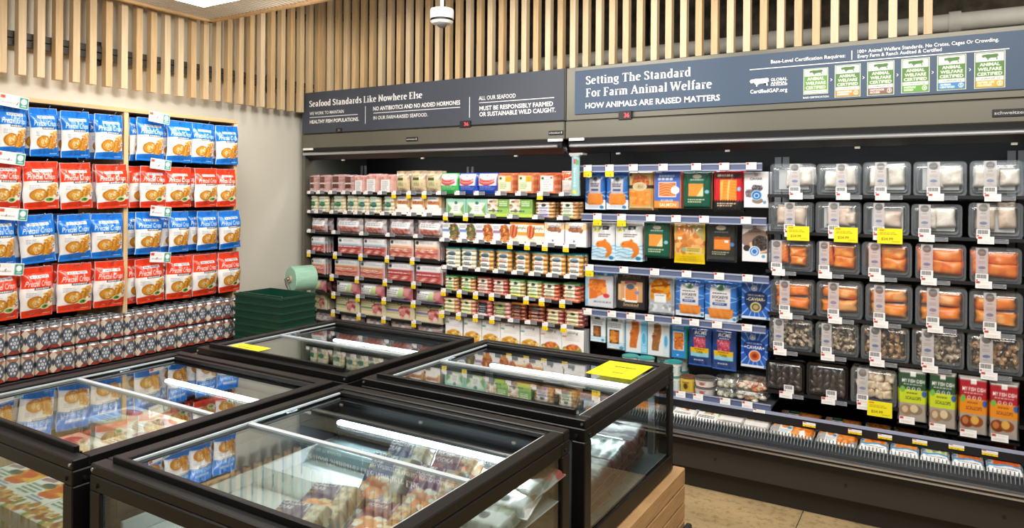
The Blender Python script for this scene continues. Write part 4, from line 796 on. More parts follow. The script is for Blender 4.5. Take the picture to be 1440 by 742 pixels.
def q5(x, y): return (600 + x / 5.8875, 430 + y / 5.8875)
NAMES = {'slices': ('pink sliced meat pack with dark brown squares', 'pink sliced meat pack'), 'wlabel': ('pink deli meat pack under a white label', 'white-labelled deli meat pack'), 'rolls': ('beige roll-up pack in loose clear film', 'beige roll-up pack'),
 'veg': ('pale sausage pack with green oval label', 'pale sausage pack'), 'vegcap': ('teal-topped pale sausage pack with oval label', 'teal-topped sausage pack'), 'fold': ('white box with brown stick picture', 'white stick box'), 'chub': ('silvery wrapped pink meat pack with blue print', 'silvery meat pack'), 'chub2': ('silvery wrapped pink meat pack with grey print', 'silvery meat pack'),
 'bac1': ('bacon pack with pale blue band, red slices', 'blue-banded bacon pack'), 'bac2': ('bacon pack with peach band over orange-red slices', 'peach-banded bacon pack'), 'bac3': ('bacon pack with orange band below grey header', 'orange-banded bacon pack'), 'bac4': ('bacon pack with crimson band below grey header', 'crimson-banded bacon pack'),
 'ends': ('white wrapped pack with green corner, pink end', 'green-cornered white pack'), 'creamg': ('cream bacon box with green stripes, meat window', 'green-striped cream box'), 'creamp': ('cream bacon box with purple stripes, meat window', 'purple-striped cream box'), 'flat': ('grey film bacon pack low down', 'grey film pack'),
 'dogg': ('bright green hot dog pack', 'green hot dog pack'), 'dogb': ('royal blue hot dog pack', 'blue hot dog pack'), 'sly': ('orange-brown sausage pack with green and yellow label', 'yellow-labelled sausage pack'), 'slw': ('orange-brown sausage pack with plain white label', 'white-labelled sausage pack'), 'carrot': ('narrow pack with orange sticks above white label', 'orange stick pack'),
 'teal': ('mint green box with white centre panel', 'mint green box'), 'green': ('leaf green box with lime foot band', 'leaf green box'), 'lkp': ('link sausage pack with lilac-edged label', 'lilac-edged link pack'), 'lkg': ('link sausage pack with lime-edged label', 'lime-edged link pack'), 'blue': ('white blue-banded box with brown food photo', 'blue-banded white box'), 'plum': ('white plum-banded box with orange food photo', 'plum-banded white box'), 'orange': ('orange and cream sausage box', 'orange sausage box'), 'amylu': ('tall white box with scalloped brown sausage window', 'tall white sausage box'),
 'tealc': ('teal-backed cream sausage pack', 'teal and cream pack'), 'tealo': ('teal-backed golden sausage pack', 'teal and golden pack'), 'g5': ('brown link pack with green top band', 'green-topped link pack'), 'r5': ('red link pack with maroon top band', 'maroon-topped link pack'), 'g5b': ('pale link pack with yellow-edged green label', 'yellow-edged link pack'), 'r5b': ('bright red link pack with dark green top', 'bright red link pack'),
 'c6': ('tan link pack with pale yellow label', 'tan link pack'), 'k6': ('pink salami pack with black label', 'black-labelled salami pack'), 'o6': ('pink salami pack with olive label', 'olive-labelled salami pack'), 'd6': ('dark smoked sausage pack with orange top', 'dark smoked pack'), 'm6': ('sausage pack with cream label', 'cream-labelled pack'), 'plateg': ('white meal tray with golden pasta picture', 'white pasta tray'), 'plateo': ('white meal tray with red-orange food picture', 'white red-food tray')}
# rows: (plain row name, pixel mapping, [(design, x0, x1, y0, y1, yellow tab?, copies behind)])
ROWS_A = [('top meat shelf', q1, [('slices', 206, 266, 92, 240, 0, 1), ('slices', 285, 362, 92, 243, 0, 1), ('slices', 385, 482, 88, 243, 0, 1), ('slices', 492, 578, 92, 245, 0, 1), ('wlabel', 582, 672, 96, 248, 0, 1), ('wlabel', 676, 785, 82, 252, 0, 1), ('wlabel', 792, 908, 88, 252, 0, 1), ('rolls', 908, 1022, 60, 256, 1, 1), ('rolls', 1030, 1155, 56, 258, 1, 1), ('rolls', 1157, 1282, 58, 260, 1, 1)]),
 ('second meat shelf', q1, [('veg', 206, 262, 262, 398, 0, 1), ('veg', 270, 352, 266, 400, 0, 1), ('veg', 395, 488, 262, 405, 0, 1), ('vegcap', 506, 592, 256, 410, 0, 1), ('vegcap', 592, 686, 264, 412, 0, 1), ('vegcap', 690, 782, 266, 415, 0, 1), ('vegcap', 812, 902, 262, 420, 0, 1), ('fold', 910, 1026, 268, 432, 0, 1), ('fold', 1032, 1152, 270, 435, 0, 1), ('fold', 1157, 1288, 272, 438, 0, 2)]),
 ('third meat shelf', q1, [('chub', 206, 335, 452, 566, 0, 1), ('chub', 412, 632, 452, 580, 0, 1), ('chub2', 640, 828, 460, 588, 0, 1), ('chub', 856, 1046, 462, 600, 0, 1), ('chub2', 1085, 1300, 470, 612, 0, 1)]),
 ('fourth meat shelf', q2, [('bac1', 206, 315, -45, 98, 1, 3), ('bac1', 425, 622, -38, 112, 1, 2), ('bac1', 635, 828, -32, 120, 1, 2), ('bac2', 852, 1050, -28, 138, 1, 2), ('bac2', 1060, 1266, -22, 150, 1, 3)]),
 ('fifth meat shelf', q2, [('bac3', 206, 320, 135, 270, 0, 2), ('bac3', 398, 596, 142, 292, 1, 1), ('bac3', 605, 812, 160, 310, 1, 2), ('bac4', 836, 1052, 172, 335, 1, 1), ('bac4', 1070, 1292, 192, 362, 1, 1)]),
 ('sixth meat shelf', q2, [('ends', 206, 322, 318, 408, 1, 2), ('ends', 412, 608, 330, 438, 1, 1), ('ends', 612, 808, 352, 462, 1, 1), ('ends', 826, 1040, 362, 490, 1, 1), ('ends', 1068, 1302, 400, 520, 1, 1)]),
 ('seventh meat shelf', q2, [('creamg', 222, 330, 430, 556, 1, 4), ('creamg', 408, 605, 448, 590, 1, 3), ('creamg', 620, 820, 468, 618, 1, 2), ('creamp', 824, 1062, 482, 648, 1, 4), ('creamp', 1072, 1296, 508, 672, 1, 1)]),
 ('lowest meat shelf', q2, [('flat', 240, 400, 575, 670, 0, 1), ('flat', 450, 640, 595, 700, 0, 1), ('flat', 660, 840, 622, 730, 0, 1), ('flat', 860, 1060, 645, 760, 0, 1), ('flat', 1080, 1290, 670, 790, 0, 1)])]
ROWS_B = [('top sausage shelf', q3, [('dogg', 97, 248, 76, 246, 0, 1), ('dogb', 250, 404, 76, 250, 0, 1), ('dogb', 407, 580, 74, 254, 0, 1), ('sly', 584, 738, 76, 258, 0, 1), ('sly', 750, 912, 74, 262, 0, 2), ('slw', 930, 1092, 74, 266, 1, 2), ('carrot', 1105, 1215, 60, 268, 0, 1)]),
 ('second sausage shelf', q3, [('teal', 155, 318, 290, 430, 1, 1), ('teal', 320, 498, 292, 436, 1, 1), ('green', 500, 680, 294, 440, 0, 1), ('green', 682, 866, 296, 448, 0, 1), ('lkp', 888, 1050, 316, 458, 0, 1), ('lkg', 1092, 1244, 316, 466, 0, 1)]),
 ('third sausage shelf', q3, [('blue', 125, 264, 492, 634, 0, 1), ('blue', 268, 402, 496, 642, 0, 1), ('plum', 405, 542, 498, 648, 0, 1), ('plum', 546, 682, 502, 656, 0, 1), ('orange', 684, 822, 486, 668, 1, 1), ('orange', 825, 966, 492, 676, 1, 1), ('amylu', 970, 1132, 486, 690, 1, 1), ('amylu', 1142, 1314, 490, 700, 1, 2)]),
 ('fourth sausage shelf', q4, [('tealc', 145, 266, 44, 218, 0, 1), ('tealc', 273, 402, 46, 226, 0, 1), ('tealo', 418, 548, 58, 240, 0, 1), ('tealo', 564, 696, 64, 250, 0, 1), ('tealo', 718, 842, 76, 262, 0, 1), ('tealo', 858, 994, 84, 272, 0, 1), ('tealo', 1004, 1142, 94, 284, 0, 1), ('tealo', 1150, 1292, 100, 296, 0, 1)]),
 ('fifth sausage shelf', q4, [('g5', 138, 246, 278, 408, 1, 1), ('g5', 268, 392, 284, 420, 1, 1), ('r5', 402, 528, 294, 432, 1, 1), ('r5', 532, 662, 306, 444, 1, 1), ('g5b', 668, 804, 312, 462, 0, 1), ('g5b', 816, 946, 322, 474, 1, 1), ('r5b', 944, 1090, 336, 490, 1, 1), ('r5b', 1112, 1262, 344, 514, 1, 1)]),
 ('sixth sausage shelf', q4, [('c6', 126, 256, 462, 590, 1, 1), ('c6', 262, 398, 478, 604, 1, 1), ('k6', 400, 528, 484, 622, 1, 1), ('o6', 536, 684, 500, 642, 1, 1), ('d6', 688, 816, 502, 656, 0, 1), ('d6', 828, 966, 512, 672, 0, 1), ('m6', 972, 1122, 560, 690, 1, 1), ('m6', 1124, 1292, 572, 706, 1, 1)]),
 ('lowest sausage shelf', q5, [('plateg', 142, 282, 86, 330, 0, 1), ('plateg', 294, 438, 100, 350, 0, 1), ('plateg', 442, 596, 120, 380, 0, 1), ('plateg', 598, 756, 140, 400, 0, 1), ('plateg', 764, 922, 162, 425, 0, 1), ('plateo', 930, 1106, 182, 450, 0, 1), ('plateo', 1108, 1288, 202, 480, 0, 2)])]
def shelf(I, x0, x1, z, y0=PY - .012, name='shelf'):
    return I(MB().box(x0, x1, y0 + .02, 4.52, z - .008, z - .002).box(x0, x1, y0, y0 + .012, z - .012, z + .004), name, M_BLACKS)
for rows, I, xa, xb, last in ((ROWS_A, IA, XL + .035, onY(621, 300, PY).x, 'the wall end'), (ROWS_B, IA, onY(621, 300, PY).x + .01, XD - .02, 'the meat column')):
    for rn, zf, items in rows:
        zs_ = [onY(*zf((a + b) / 2, d), PY).z for _, a, b, c, d, _, _ in items]; zr = sum(zs_) / len(zs_)
        shelf(I, xa, xb, zr)
        n = len(items)
        for i, (key, a, b, c, d, sale, nb) in enumerate(items):
            x0, y0 = zf(a, c); x1, y1 = zf(b, d); wh = ORD[i] + ' from left on the ' + rn
            r0 = onY((x0 + x1) / 2, y1, PY).z
            if i == 0 and rows is ROWS_A: x0 = max(x0, 435.5)
            cx, z, w, h = place(key, (x0, y0 + (0 if abs(r0 - zr) < .1 else 0), x1, y1), PY, zr, NAMES[key][0], NAMES[key][1], 'sausage pack' if 'saus' in NAMES[key][0] or 'link' in NAMES[key][0] else 'box' if 'box' in NAMES[key][0] else 'meat pack', 'packages on the ' + rn, wh, nb)
            if not rn.startswith('lowest'):
                price_tag((cx - w * .5 + .026, PY - .034, zr - .004), ('yellow-tabbed' if sale else 'plain white') + ' price tag under pack ' + wh, sale, 0, 1 if w > .1 else .85, True, 'price tags of the ' + rn)
# ================================================================ smoked salmon racks
def rail(I, xa, xb, z, y=PY - .02, h=.036):
    I(MB().box(xa, xb, y, y + .012, z - h, z, 0, .002), 'price_rail', M_RAILBLUE); I(MB().box(xa, xb, y - .004, y + .002, z - .006, z + .003), 'rail_edge', M_RAILCLEAR); I(MB().box(xa, xb, y - .004, y + .002, z - h - .003, z - h + .004), 'rail_edge', M_RAILCLEAR)
    for xx in (xa + .03, xb - .06): I(MB().box(xx, xx + .02, y + .01, 4.55, z - h + .005, z - .005), 'rail_arm', M_BLACKS)
s5 = lambda x, y: (800 + x / 4.948, 210 + y / 4.948); s6 = lambda x, y: (800 + x / 4.948, 340 + y / 4.948); s7 = lambda x, y: (800 + x / 4.948, 440 + y / 4.948)
RY = PY - .02
RAILS = [(s5(80, 118), s5(1345, 92)), (s5(90, 455), s5(1375, 468)), (s6(105, 160), s6(1392, 238)), (s6(95, 450), s6(1370, 602))]
rz = []
for (a, b) in RAILS:
    p, q = onY(*a, RY), onY(*b, RY); rz.append((p.z + q.z) / 2); rail(IB, p.x, q.x, rz[-1])
SALM = ['e0822c', 'd46f20', 'ea9a48', 'c86018']
def fillet(A, x0, y0, x1, y1, c='dc7a26', sd=1):
    A.rect(x0, y0, x1, y1, c)
    for k in range(7): y = y0 + (y1 - y0) * (k + .5) / 7; A.where((np.abs(A.V - y - .02 * np.sin(A.U * 9 + sd)) < .008) & (A.U > x0) & (A.U < x1) & (A.V < y1), 'ec9c52')
    return A
def s_keta():
    A = Art(34, 58, '2a66b0', .58).rect(0, .9, 1, 1, 'e9eef4'); U, V = A.U, A.V
    A.where((np.abs(V - .62 - .06 * np.sin(U * 7)) < .015), 'a9c8ea').where((np.abs(V - .5 - .05 * np.sin(U * 8 + 1)) < .012), '7fa9de').where((V > .8 + .06 * np.sin(U * 5)), 'dce8f2')
    A.rect(0, 0, 1, .1, '1e58a6').poly([(.2, .56), (.86, .56), (.92, .8), (.8, .87), (.22, .87), (.14, .8)], 'df812b'); fillet(A, .2, .6, .86, .84)
    A.rect(.26, .2, .80, .58, 'b9b3b8').ell(.54, .2, .15, .075, '7f8a94').ell(.54, .2, .09, .05, '35503c').lines(.32, .32, .74, .42, 2, '2f3644', 3, .6).rect(.36, .46, .7, .51, '27406c').ell(.82, .93, .09, .045, '3f86b4'); return A
def s_gold():
    A = Art(38, 58, 'b89a62', .66).rect(0, .9, 1, 1, 'd0b078').ell(.52, .3, .34, .2, 'a5562c').blobs(.25, .14, .8, .4, ['b8683a', '94461f', 'c87e4a'], 26, .07, 3, (.52, .3, .34, .2)); A.rect(.1, .5, .92, .82, 'd98a3a').ell(.5, .82, .4, .07, 'd98a3a').blobs(.14, .5, .88, .84, ['e09a4c', 'cf7c2c'], 20, .08, 4).rect(0, .36, 1, .45, '3a2c24').ell(.48, .4, .28, .11, 'd0c09a').ell(.48, .4, .22, .08, 'bfae84'); A.text('Kri', .5, .4, .07, '7a6a44', .01, .2).ell(.12, .1, .06, .04, '2e2a24'); return A
def s_lancaster():
    A = Art(40, 56, '3a62b8', .7).rect(0, 0, .04, 1, 'd8713c').rect(.96, 0, 1, 1, 'd8713c').rect(0, .8, .92, 1, 'e0862c').rect(.0, .0, 1, .06, '2f55a8').rect(.08, .02, .3, .08, 'd0d8ea').lines(.2, .13, .8, .2, 1, 'b8c6e8', 3, .7).lines(.16, .2, .84, .28, 1, 'e6ebf5', 5, .8); A.rect(.18, .31, .82, .7, 'e8e0d0').rect(.2, .33, .80, .68, 'c5622a'); 
    for k in range(5): A.where((np.abs(A.V - .38 - k * .065 - .03 * np.sin(A.U * 10)) < .012) & (A.U > .2) & (A.U < .8), 'eda25c')
    A.ell(.78, .52, .15, .1, 'eceef2').text('KOSHER', .5, .79, .055, 'e8dcd0', .02, 0, .5).text('SALMON', .52, .9, .08, 'f4e8d8', .02, 0, .6); return A
def s_green():
    A = Art(42, 56, '17503c', .78).rect(0, 0, .03, 1, 'b8483c').rect(.97, 0, 1, 1, 'b8483c').poly([(.14, .08), (.86, .08), (.8, .2), (.7, .34), (.3, .34), (.2, .2)], '235e4a').ell(.52, .15, .15, .055, 'c9c8b4').lines(.3, .22, .75, .28, 1, 'c8d0c0', 3, .6); fillet(A, .24, .34, .72, .67, 'dd8a2e'); A.poly([(.5, .67), (.72, .67), (.72, .4)], 'e9cfa2').ell(.84, .55, .07, .05, '7fb6d0').lines(.22, .74, .8, .86, 2, 'd8d4b0', 4, .5); return A
def s_red():
    A = Art(42, 60, 'c8262c', .72).rect(0, .74, 1, 1, '1c1a1a').rect(.08, .1, .92, .22, '4a1a1a').lines(.14, .12, .86, .2, 1, 'e8d8c0', 2, .7); fillet(A, .24, .24, .78, .72, 'd88a2c'); A.poly([(.24, .3), (.34, .26), (.3, .72), (.24, .72)], 'e8b45c').poly([(.5, .24), (.56, .26), (.52, .72), (.46, .72)], 'f0c070')
    for k in range(12): A.poly([(k / 12, .76), (k / 12 + .04, .70), (k / 12 + .085, .76)], '1c1a1a')
    A.lines(.14, .78, .8, .88, 2, 'd8c0a0', 4, .55).ell(.86, .46, .06, .05, '8fc0e0').rect(.1, .03, .2, .07, 'eeeeee'); return A
def s_caviar(b):
    A = Art(44, 64, 'e6e4e6', .68)
    if b: A.poly([(0, .3), (.5, .1), (1, .2), (1, .75), (.4, .8), (0, .5)], '8c7468').poly([(.3, .5), (1, .3), (1, .7), (.4, .85)], 'd0b090').rect(0, 0, 1, .06, '8c8cb0'); A.ell(.72, .5, .32, .2, '3b332f').blobs(.45, .35, 1, .68, ['4a4240', '2c2624', '57504c'], 60, .04, 2, (.72, .5, .32, .2)).ell(.2, .64, .14, .08, '3b332f').ell(.5, .72, .22, .14, '3a74b8').ring(.5, .72, .22, .14, .2, 'd0e0f0').ring(.5, .72, .13, .09, .3, 'c4dcf2')
    else: A.ell(.54, .46, .22, .09, '5a525a').blobs(.34, .38, .74, .54, ['6a626a', '453e46', '7a737c'], 40, .035, 3).ell(.25, .6, .18, .11, '7a6c70').blobs(.1, .5, .4, .7, ['8c7e82', '5f5458'], 30, .03, 4).ell(.56, .8, .22, .08, '8c7a6c').ell(.52, .65, .22, .14, '2f6fb0').ring(.52, .65, .22, .14, .18, '9cc4e6').ring(.52, .66, .11, .07, .3, 'cfe2f4')
    A.ring(.5, .09, .06, .04, .35, '55525a').text('CAVIAR', .5, .2, .065, '4a4852', .012, 0, .7).ell(.84, .84, .07, .045, '5c9cc0').rect(0, 0, .025, 1, 'b4b4bc').rect(.975, 0, 1, 1, 'b4b4bc'); return A
def s_wolf():
    A = Art(38, 60, 'dfe2e2', .64).where(np.zeros((240, 152), bool), 'ffffff'); U, V = A.U, A.V
    A.rect(0, .55, 1, 1, 'cfe6f0')
    for k in range(4): A.where(np.abs(V - .62 - k * .09 - .025 * np.sin(U * 11 + k)) < .012, '6fb6dc')
    A.blobs(.1, .02, .4, .24, ['7fb05c', 'a9cc84', 'e8d44c', '5c9040'], 14, .06, 3).rect(.5, .1, .76, .2, '2e3436').lines(.54, .13, .72, .17, 1, 'e0e0e0', 2, .6).lines(.34, .3, .86, .4, 2, '70585c', 4, .55)
    A.poly([(.22, .58), (.32, .5), (.6, .46), (.82, .54), (.9, .66), (.86, .8), (.72, .9), (.6, .92), (.62, .86), (.7, .78), (.66, .68), (.5, .64), (.3, .66)], 'dd7d2c').poly([(.56, .48), (.62, .42), (.72, .48)], 'c96a20').ell(.34, .56, .02, .012, '20201c').lines(.12, .7, .56, .8, 2, '9cc4d8', 5, .4).ell(.84, .92, .09, .05, '3a86b0'); return A
def s_yellow():
    A = Art(42, 62, 'e2c01c', .82).rect(.04, .03, .96, .76, 'd4b890').poly([(.08, .2), (.4, .06), (.7, .12), (.95, .5), (.94, .74), (.1, .74)], 'c88444'); A.blobs(.1, .3, .92, .72, ['d89450', 'b87030', 'e0a868', 'c07c3c'], 40, .09, 3).poly([(.5, .06), (.96, .04), (.96, .45)], 'a89c60').poly([(.08, .16), (.3, .06), (.45, .25), (.1, .4)], 'dc8c3c'); A.rect(.16, .36, .3, .42, 'eee4d0').rect(.4, .6, .92, .74, 'd8c46c').lines(.46, .62, .88, .72, 2, '8a7a30', 3, .55).ell(.36, .66, .08, .05, '8fa890').lines(.2, .82, .8, .92, 2, 'c8a010', 7, .5); return A
def s_black():
    A = Art(42, 60, '2b2e2c', .78).rect(0, .85, 1, 1, '3a3a34').ell(.5, .13, .16, .06, 'd8d0b8').lines(.3, .22, .76, .28, 1, '7c8078', 3, .6); fillet(A, .28, .36, .8, .68, 'd47420'); A.rect(.28, .36, .8, .42, '9a4c1c').rect(.62, .44, .74, .5, 'efe8e0').ell(.86, .54, .07, .05, '4f78b0').lines(.22, .73, .8, .83, 2, 'b0b08c', 4, .5); return A
def s_box():
    A = Art(40, 54, 'c9cdd2', .76).rect(0, 0, .12, 1, '8fc0dc').rect(0, 0, 1, .1, '2f80b8').rect(.0, .0, .3, .09, '4a9ccc').rect(.68, .05, .78, .1, 'e8f0f4').ell(.44, .17, .2, .07, 'cdd8de').poly([(.16, .22), (.74, .22), (.74, .62), (.5, .66), (.42, .74), (.16, .78)], 'cf6a22').blobs(.18, .24, .72, .66, SALM, 24, .08, 5, (.45, .45, .27, .22)).ell(.76, .66, .11, .06, 'c8303c').text('SMOKED SALMON', .62, .84, .045, '4a5058', .01, 0, .6).lines(.02, .8, .12, .95, 4, '4f90b8', 4); return A
def s_tan():
    A = Art(40, 54, '1c1a1a', .78).rect(.04, .3, .14, .76, 'd0a878').rect(.14, .22, .92, .78, 'c09468').rect(.28, .2, .7, .3, '8a4a3c').lines(.2, .06, .9, .14, 2, 'b09070', 3, .5).rect(.28, .36, .74, .8, 'e8e0d4'); fillet(A, .3, .38, .72, .74, 'd4742a'); A.ell(.48, .36, .17, .1, '4a5058').ring(.48, .36, .17, .1, .2, '8c9094').ell(.72, .52, .08, .05, '7484a8').rect(.2, .7, .32, .75, 'f0ece4').rect(.06, .80, .92, .96, '241c18').text('Smoked', .5, .87, .09, 'c8a87c', .02, .1, .7); return A
def s_gravlax():
    A = Art(40, 58, 'b4b8bc', .66).rect(.1, .0, .94, .7, '9fa4a8').ell(.5, .36, .38, .3, 'd08a26'); A.rect(.12, .36, .88, .62, 'd08a26').blobs(.15, .08, .86, .6, ['dc9a34', 'b86c1c', 'c87c28', 'a05a18'], 50, .08, 4, (.5, .36, .38, .32)); A.where((np.abs(A.V - .3 + .1 * A.U) < .02) & (A.U > .14) & (A.U < .88), '8a4814').rect(.26, .46, .72, .68, 'dfe4e6').lines(.3, .49, .68, .53, 1, '7f8c9c', 4, .7).rect(.0, .7, 1, 1, 'b9bcbf').blobs(0, .74, 1, 1, ['d4d7d9', '9a9da0'], 30, .06, 3); return A
def s_sock():
    A = Art(48, 64, '2f6fbe', .76).rect(0, .86, 1, 1, 'd2e2f0'); U, V = A.U, A.V
    for k in range(5): A.where(np.abs(V - .08 - k * .16 - .22 * U * (1 if k % 2 else -1)) < .009, '8fc0ea')
    A.poly([(.12, .7), (.9, .7), (.86, .88), (.76, .93), (.18, .93)], 'e07c20'); fillet(A, .16, .72, .88, .9, 'e07c20'); A.rect(.2, .22, .82, .7, 'd6d2d4').rect(.25, .2, .77, .24, 'a8b0b8').ell(.52, .22, .17, .075, '9fb0a4').ell(.52, .22, .12, .06, '2c6a48').lines(.28, .33, .74, .37, 1, '5a6070', 3, .7).text('SOCKEYE', .51, .43, .058, '30343f', .025, 0, .56).text('SALMON', .51, .51, .04, '4a4858', .02, 0, .34).rect(.28, .56, .72, .62, '2c4a8c').lines(.34, .575, .66, .605, 1, 'd0d8ea', 3, .8).ell(.93, .93, .05, .035, '3f86c0'); return A
def s_cavblue():
    A = Art(46, 62, '2f5fb4', .72); U, V = A.U, A.V
    ang = np.arctan2(V - .5, U - .5); A.where(np.sin(ang * 16) > .86, '8fb4e8').rect(0, .92, 1, 1, 'd8e2ee').poly([(.1, .36), (.3, .28), (.7, .28), (.9, .36), (.88, .6), (.7, .76), (.5, .82), (.3, .76), (.12, .6)], '1f2f55')
    A.ell(.44, .2, .11, .07, 'dfe6ee').ring(.44, .2, .08, .05, .3, '6a84b0').text('WILD SALMON', .5, .38, .04, 'd8d0b0', .015, 0, .6).text('-CAVIAR-', .5, .48, .075, 'd8c890', .025, 0, .74).ell(.5, .68, .19, .13, 'c8b878').ell(.5, .68, .14, .095, '5a5040').ell(.5, .68, .09, .06, 'a89860').ell(.9, .95, .05, .03, '3f80c0'); return A
def s_cavred():
    A = s_cavblue(); A.poly([(.1, .36), (.3, .28), (.7, .28), (.9, .36), (.88, .6), (.7, .76), (.5, .82), (.3, .76), (.12, .6)], '20408c').text('WILD SALMON', .5, .36, .04, 'e0e6ee', .015, 0, .6).text('+CAVIAR+', .5, .46, .08, 'f0f2f4', .025, 0, .76).ell(.52, .68, .22, .15, 'd8d0c8').ell(.52, .68, .19, .13, 'c05a34').ell(.52, .68, .09, .06, '8c3420').ring(.52, .68, .19, .13, .15, 'e08a5c').rect(.8, .03, .94, .09, '1c3474'); return A
def s_small(bg, food, foot):
    A = Art(30, 56, 'dfe6e8', .55).rect(0, 0, 1, .07, bg).rect(0, .86, 1, 1, foot).rect(.3, .1, .66, .18, '3c5058').lines(.14, .24, .86, .38, 3, '5f7a88', 3, .5)
    for k in range(3): A.where(np.abs(A.V - .78 - k * .05 - .012 * np.sin(A.U * 14)) < .008, '7ab8d8')
    A.rect(.22, .42, .72, .8, '2a201a').rect(.26, .46, .68, .76, food[0]).blobs(.28, .48, .66, .74, food, 24, .09, 3).ell(.84, .9, .1, .05, '4a94b8'); return A
def s_strip(food, bg):
    A = Art(34, 58, bg, .58).rect(0, .0, 1, .04, '3f9cc8').rect(.06, .06, .72, .96, 'd6d8d8'); U, V = A.U, A.V
    A.where((np.abs(U - .42 - .05 * np.sin(V * 6)) < .17 - .04 * np.abs(V - .4)) & (V > .1) & (V < .84), food[0]); A.blobs(.28, .14, .56, .8, food, 26, .07, 4, (.42, .47, .15, .36)); A.ell(.84, .55, .1, .2, '4a9cc4').ring(.84, .55, .1, .2, .25, '8fcbe4').lines(.75, .78, .98, .94, 3, 'b8dced', 3); return A
def s_bluetray():
    A = Art(32, 60, '2f7fc4', .5).rect(.9, 0, 1, 1, '36a080').lines(.14, .08, .84, .17, 2, 'e4ecf4', 3, .6).rect(.18, .22, .82, .74, 'd8d8d4').rect(.24, .25, .76, .71, 'b8642c').blobs(.26, .28, .74, .7, ['c87838', 'd88c4c', 'a05424', 'b8744c'], 24, .1, 3).rect(.26, .27, .7, .36, 'e08c34').text('w', .45, .86, .06, 'f0f4f8', .02); return A
def s_acme():
    A = Art(46, 72, '1f3f7c', .66).text('ACME', .55, .17, .085, 'f0f0f0', .02, .08, .56).lines(.34, .24, .76, .27, 1, 'c8d0e0', 3, .8).rect(.28, .28, .76, .56, 'b0485c').blobs(.3, .3, .74, .55, ['c0586c', '983848', 'd07c88', 'a84258'], 50, .05, 4).rect(.12, .54, .88, .70, 'e0b420').poly([(.12, .66), (.88, .66), (.88, .76), (.12, .76)], '8fd0e0').lines(.3, .56, .74, .6, 1, '7a6414', 3, .7).text('TUNA', .5, .645, .055, '5a4a14', .02, 0, .32).lines(.26, .83, .76, .87, 1, 'c4d0e4', 5, .7).rect(0, .96, 1, 1, '2f5fb0'); return A
C_DEF = [('first salmon rack', s5, None, [
  ('keta', s_keta, 'pouch', 103, 240, 152, 418, 'blue salmon pouch with grey label', '2a66b0', 2), ('keta2', s_keta, 'pouch', 250, 400, 155, 418, 'blue salmon pouch with grey label', '2a66b0', 2), ('gold', s_gold, 'slab', 405, 578, 150, 422, 'gold salmon pack with dark band', 'b89a62', 2), ('lanc', s_lancaster, 'carton', 585, 775, 145, 410, 'blue and orange kosher salmon card pack', 'd8713c', 2), ('green', s_green, 'slab', 780, 990, 150, 412, 'dark green salmon pack with square window', '17503c', 2), ('red', s_red, 'slab', 1002, 1206, 138, 436, 'red and black salmon pack', '7a1a1c', 2), ('cav', lambda: s_caviar(0), 'carton', 1213, 1386, 155, 406, 'white caviar card with black pearls', 'a4a4ae', 2)]),
 ('second salmon rack', s5, None, [('wolf', s_wolf, 'pouch', 145, 310, 508, 772, 'white pouch with leaping orange fish', 'b8ccd6', 2), ('wolf2', s_wolf, 'pouch', 312, 500, 508, 778, 'white pouch with leaping orange fish', 'b8ccd6', 2), ('green2', s_green, 'slab', 508, 702, 508, 756, 'dark green salmon pack with square window', '17503c', 2), ('yel', s_yellow, 'pouch', 722, 938, 508, 795, 'yellow film salmon pack', 'c8a810', 0), ('blk', s_black, 'slab', 948, 1160, 512, 785, 'black salmon pack with small window', '2b2e2c', 1), ('cav2', lambda: s_caviar(1), 'carton', 1200, 1376, 520, 784, 'brown and white caviar card', 'a4a4ae', 2)]),
 ('third salmon rack', s6, None, [('box', s_box, 'carton', 105, 300, 208, 456, 'grey smoked salmon box with blue side', '9aa0a6', 3), ('tan', s_tan, 'carton', 330, 522, 225, 470, 'black and tan smoked salmon box', '2a2422', 3), ('grav', s_gravlax, 'slab', 545, 722, 238, 508, 'clear pack of amber cured salmon', 'a8acb0', 1), ('sock', s_sock, 'pouch', 733, 932, 250, 520, 'blue sockeye salmon pouch', '2f6fbe', 2), ('sock2', s_sock, 'pouch', 936, 1160, 258, 556, 'blue sockeye salmon pouch', '2f6fbe', 3), ('cavb', s_cavblue, 'carton', 1197, 1396, 272, 542, 'blue caviar card with gold tin', '264a90', 3)]),
 ('lowest salmon rack', s7, None, [('sm1', lambda: s_small('6fb0c8', ['8c5420', 'a86c30', '6a3c18'], 'cfe4ee'), 'carton', 142, 246, 12, 204, 'narrow white and teal fish box', '5aa4bc', 2), ('sm2', lambda: s_small('dfe6e8', ['c87830', 'd89040', 'b06424'], 'dfe8ec'), 'slab', 252, 380, 18, 262, 'white blister pack of golden fish', 'a8acb0', 2), ('st1', lambda: s_strip(['c0641c', 'd07c2c', 'a8521a'], '6fb8d8'), 'carton', 386, 536, 38, 284, 'blue card pack of amber fish strip', '7fb4cc', 2), ('st2', lambda: s_strip(['8c5a2c', 'a8743c', '744820'], 'c9ced0'), 'carton', 540, 694, 58, 305, 'grey card pack of brown fish strip', 'a0a8ac', 2), ('bt', s_bluetray, 'slab', 702, 815, 78, 325, 'slim blue pack with salmon window', '2f8f80', 2), ('ac1', s_acme, 'pouch', 824, 984, 92, 372, 'navy tuna pouch with yellow band', '1a356a', 1), ('ac2', s_acme, 'pouch', 986, 1158, 108, 402, 'navy tuna pouch with yellow band', '1a356a', 1), ('cavr', s_cavred, 'carton', 1192, 1380, 122, 385, 'blue caviar card with red tin', '264a90', 3)])]
amap = {}
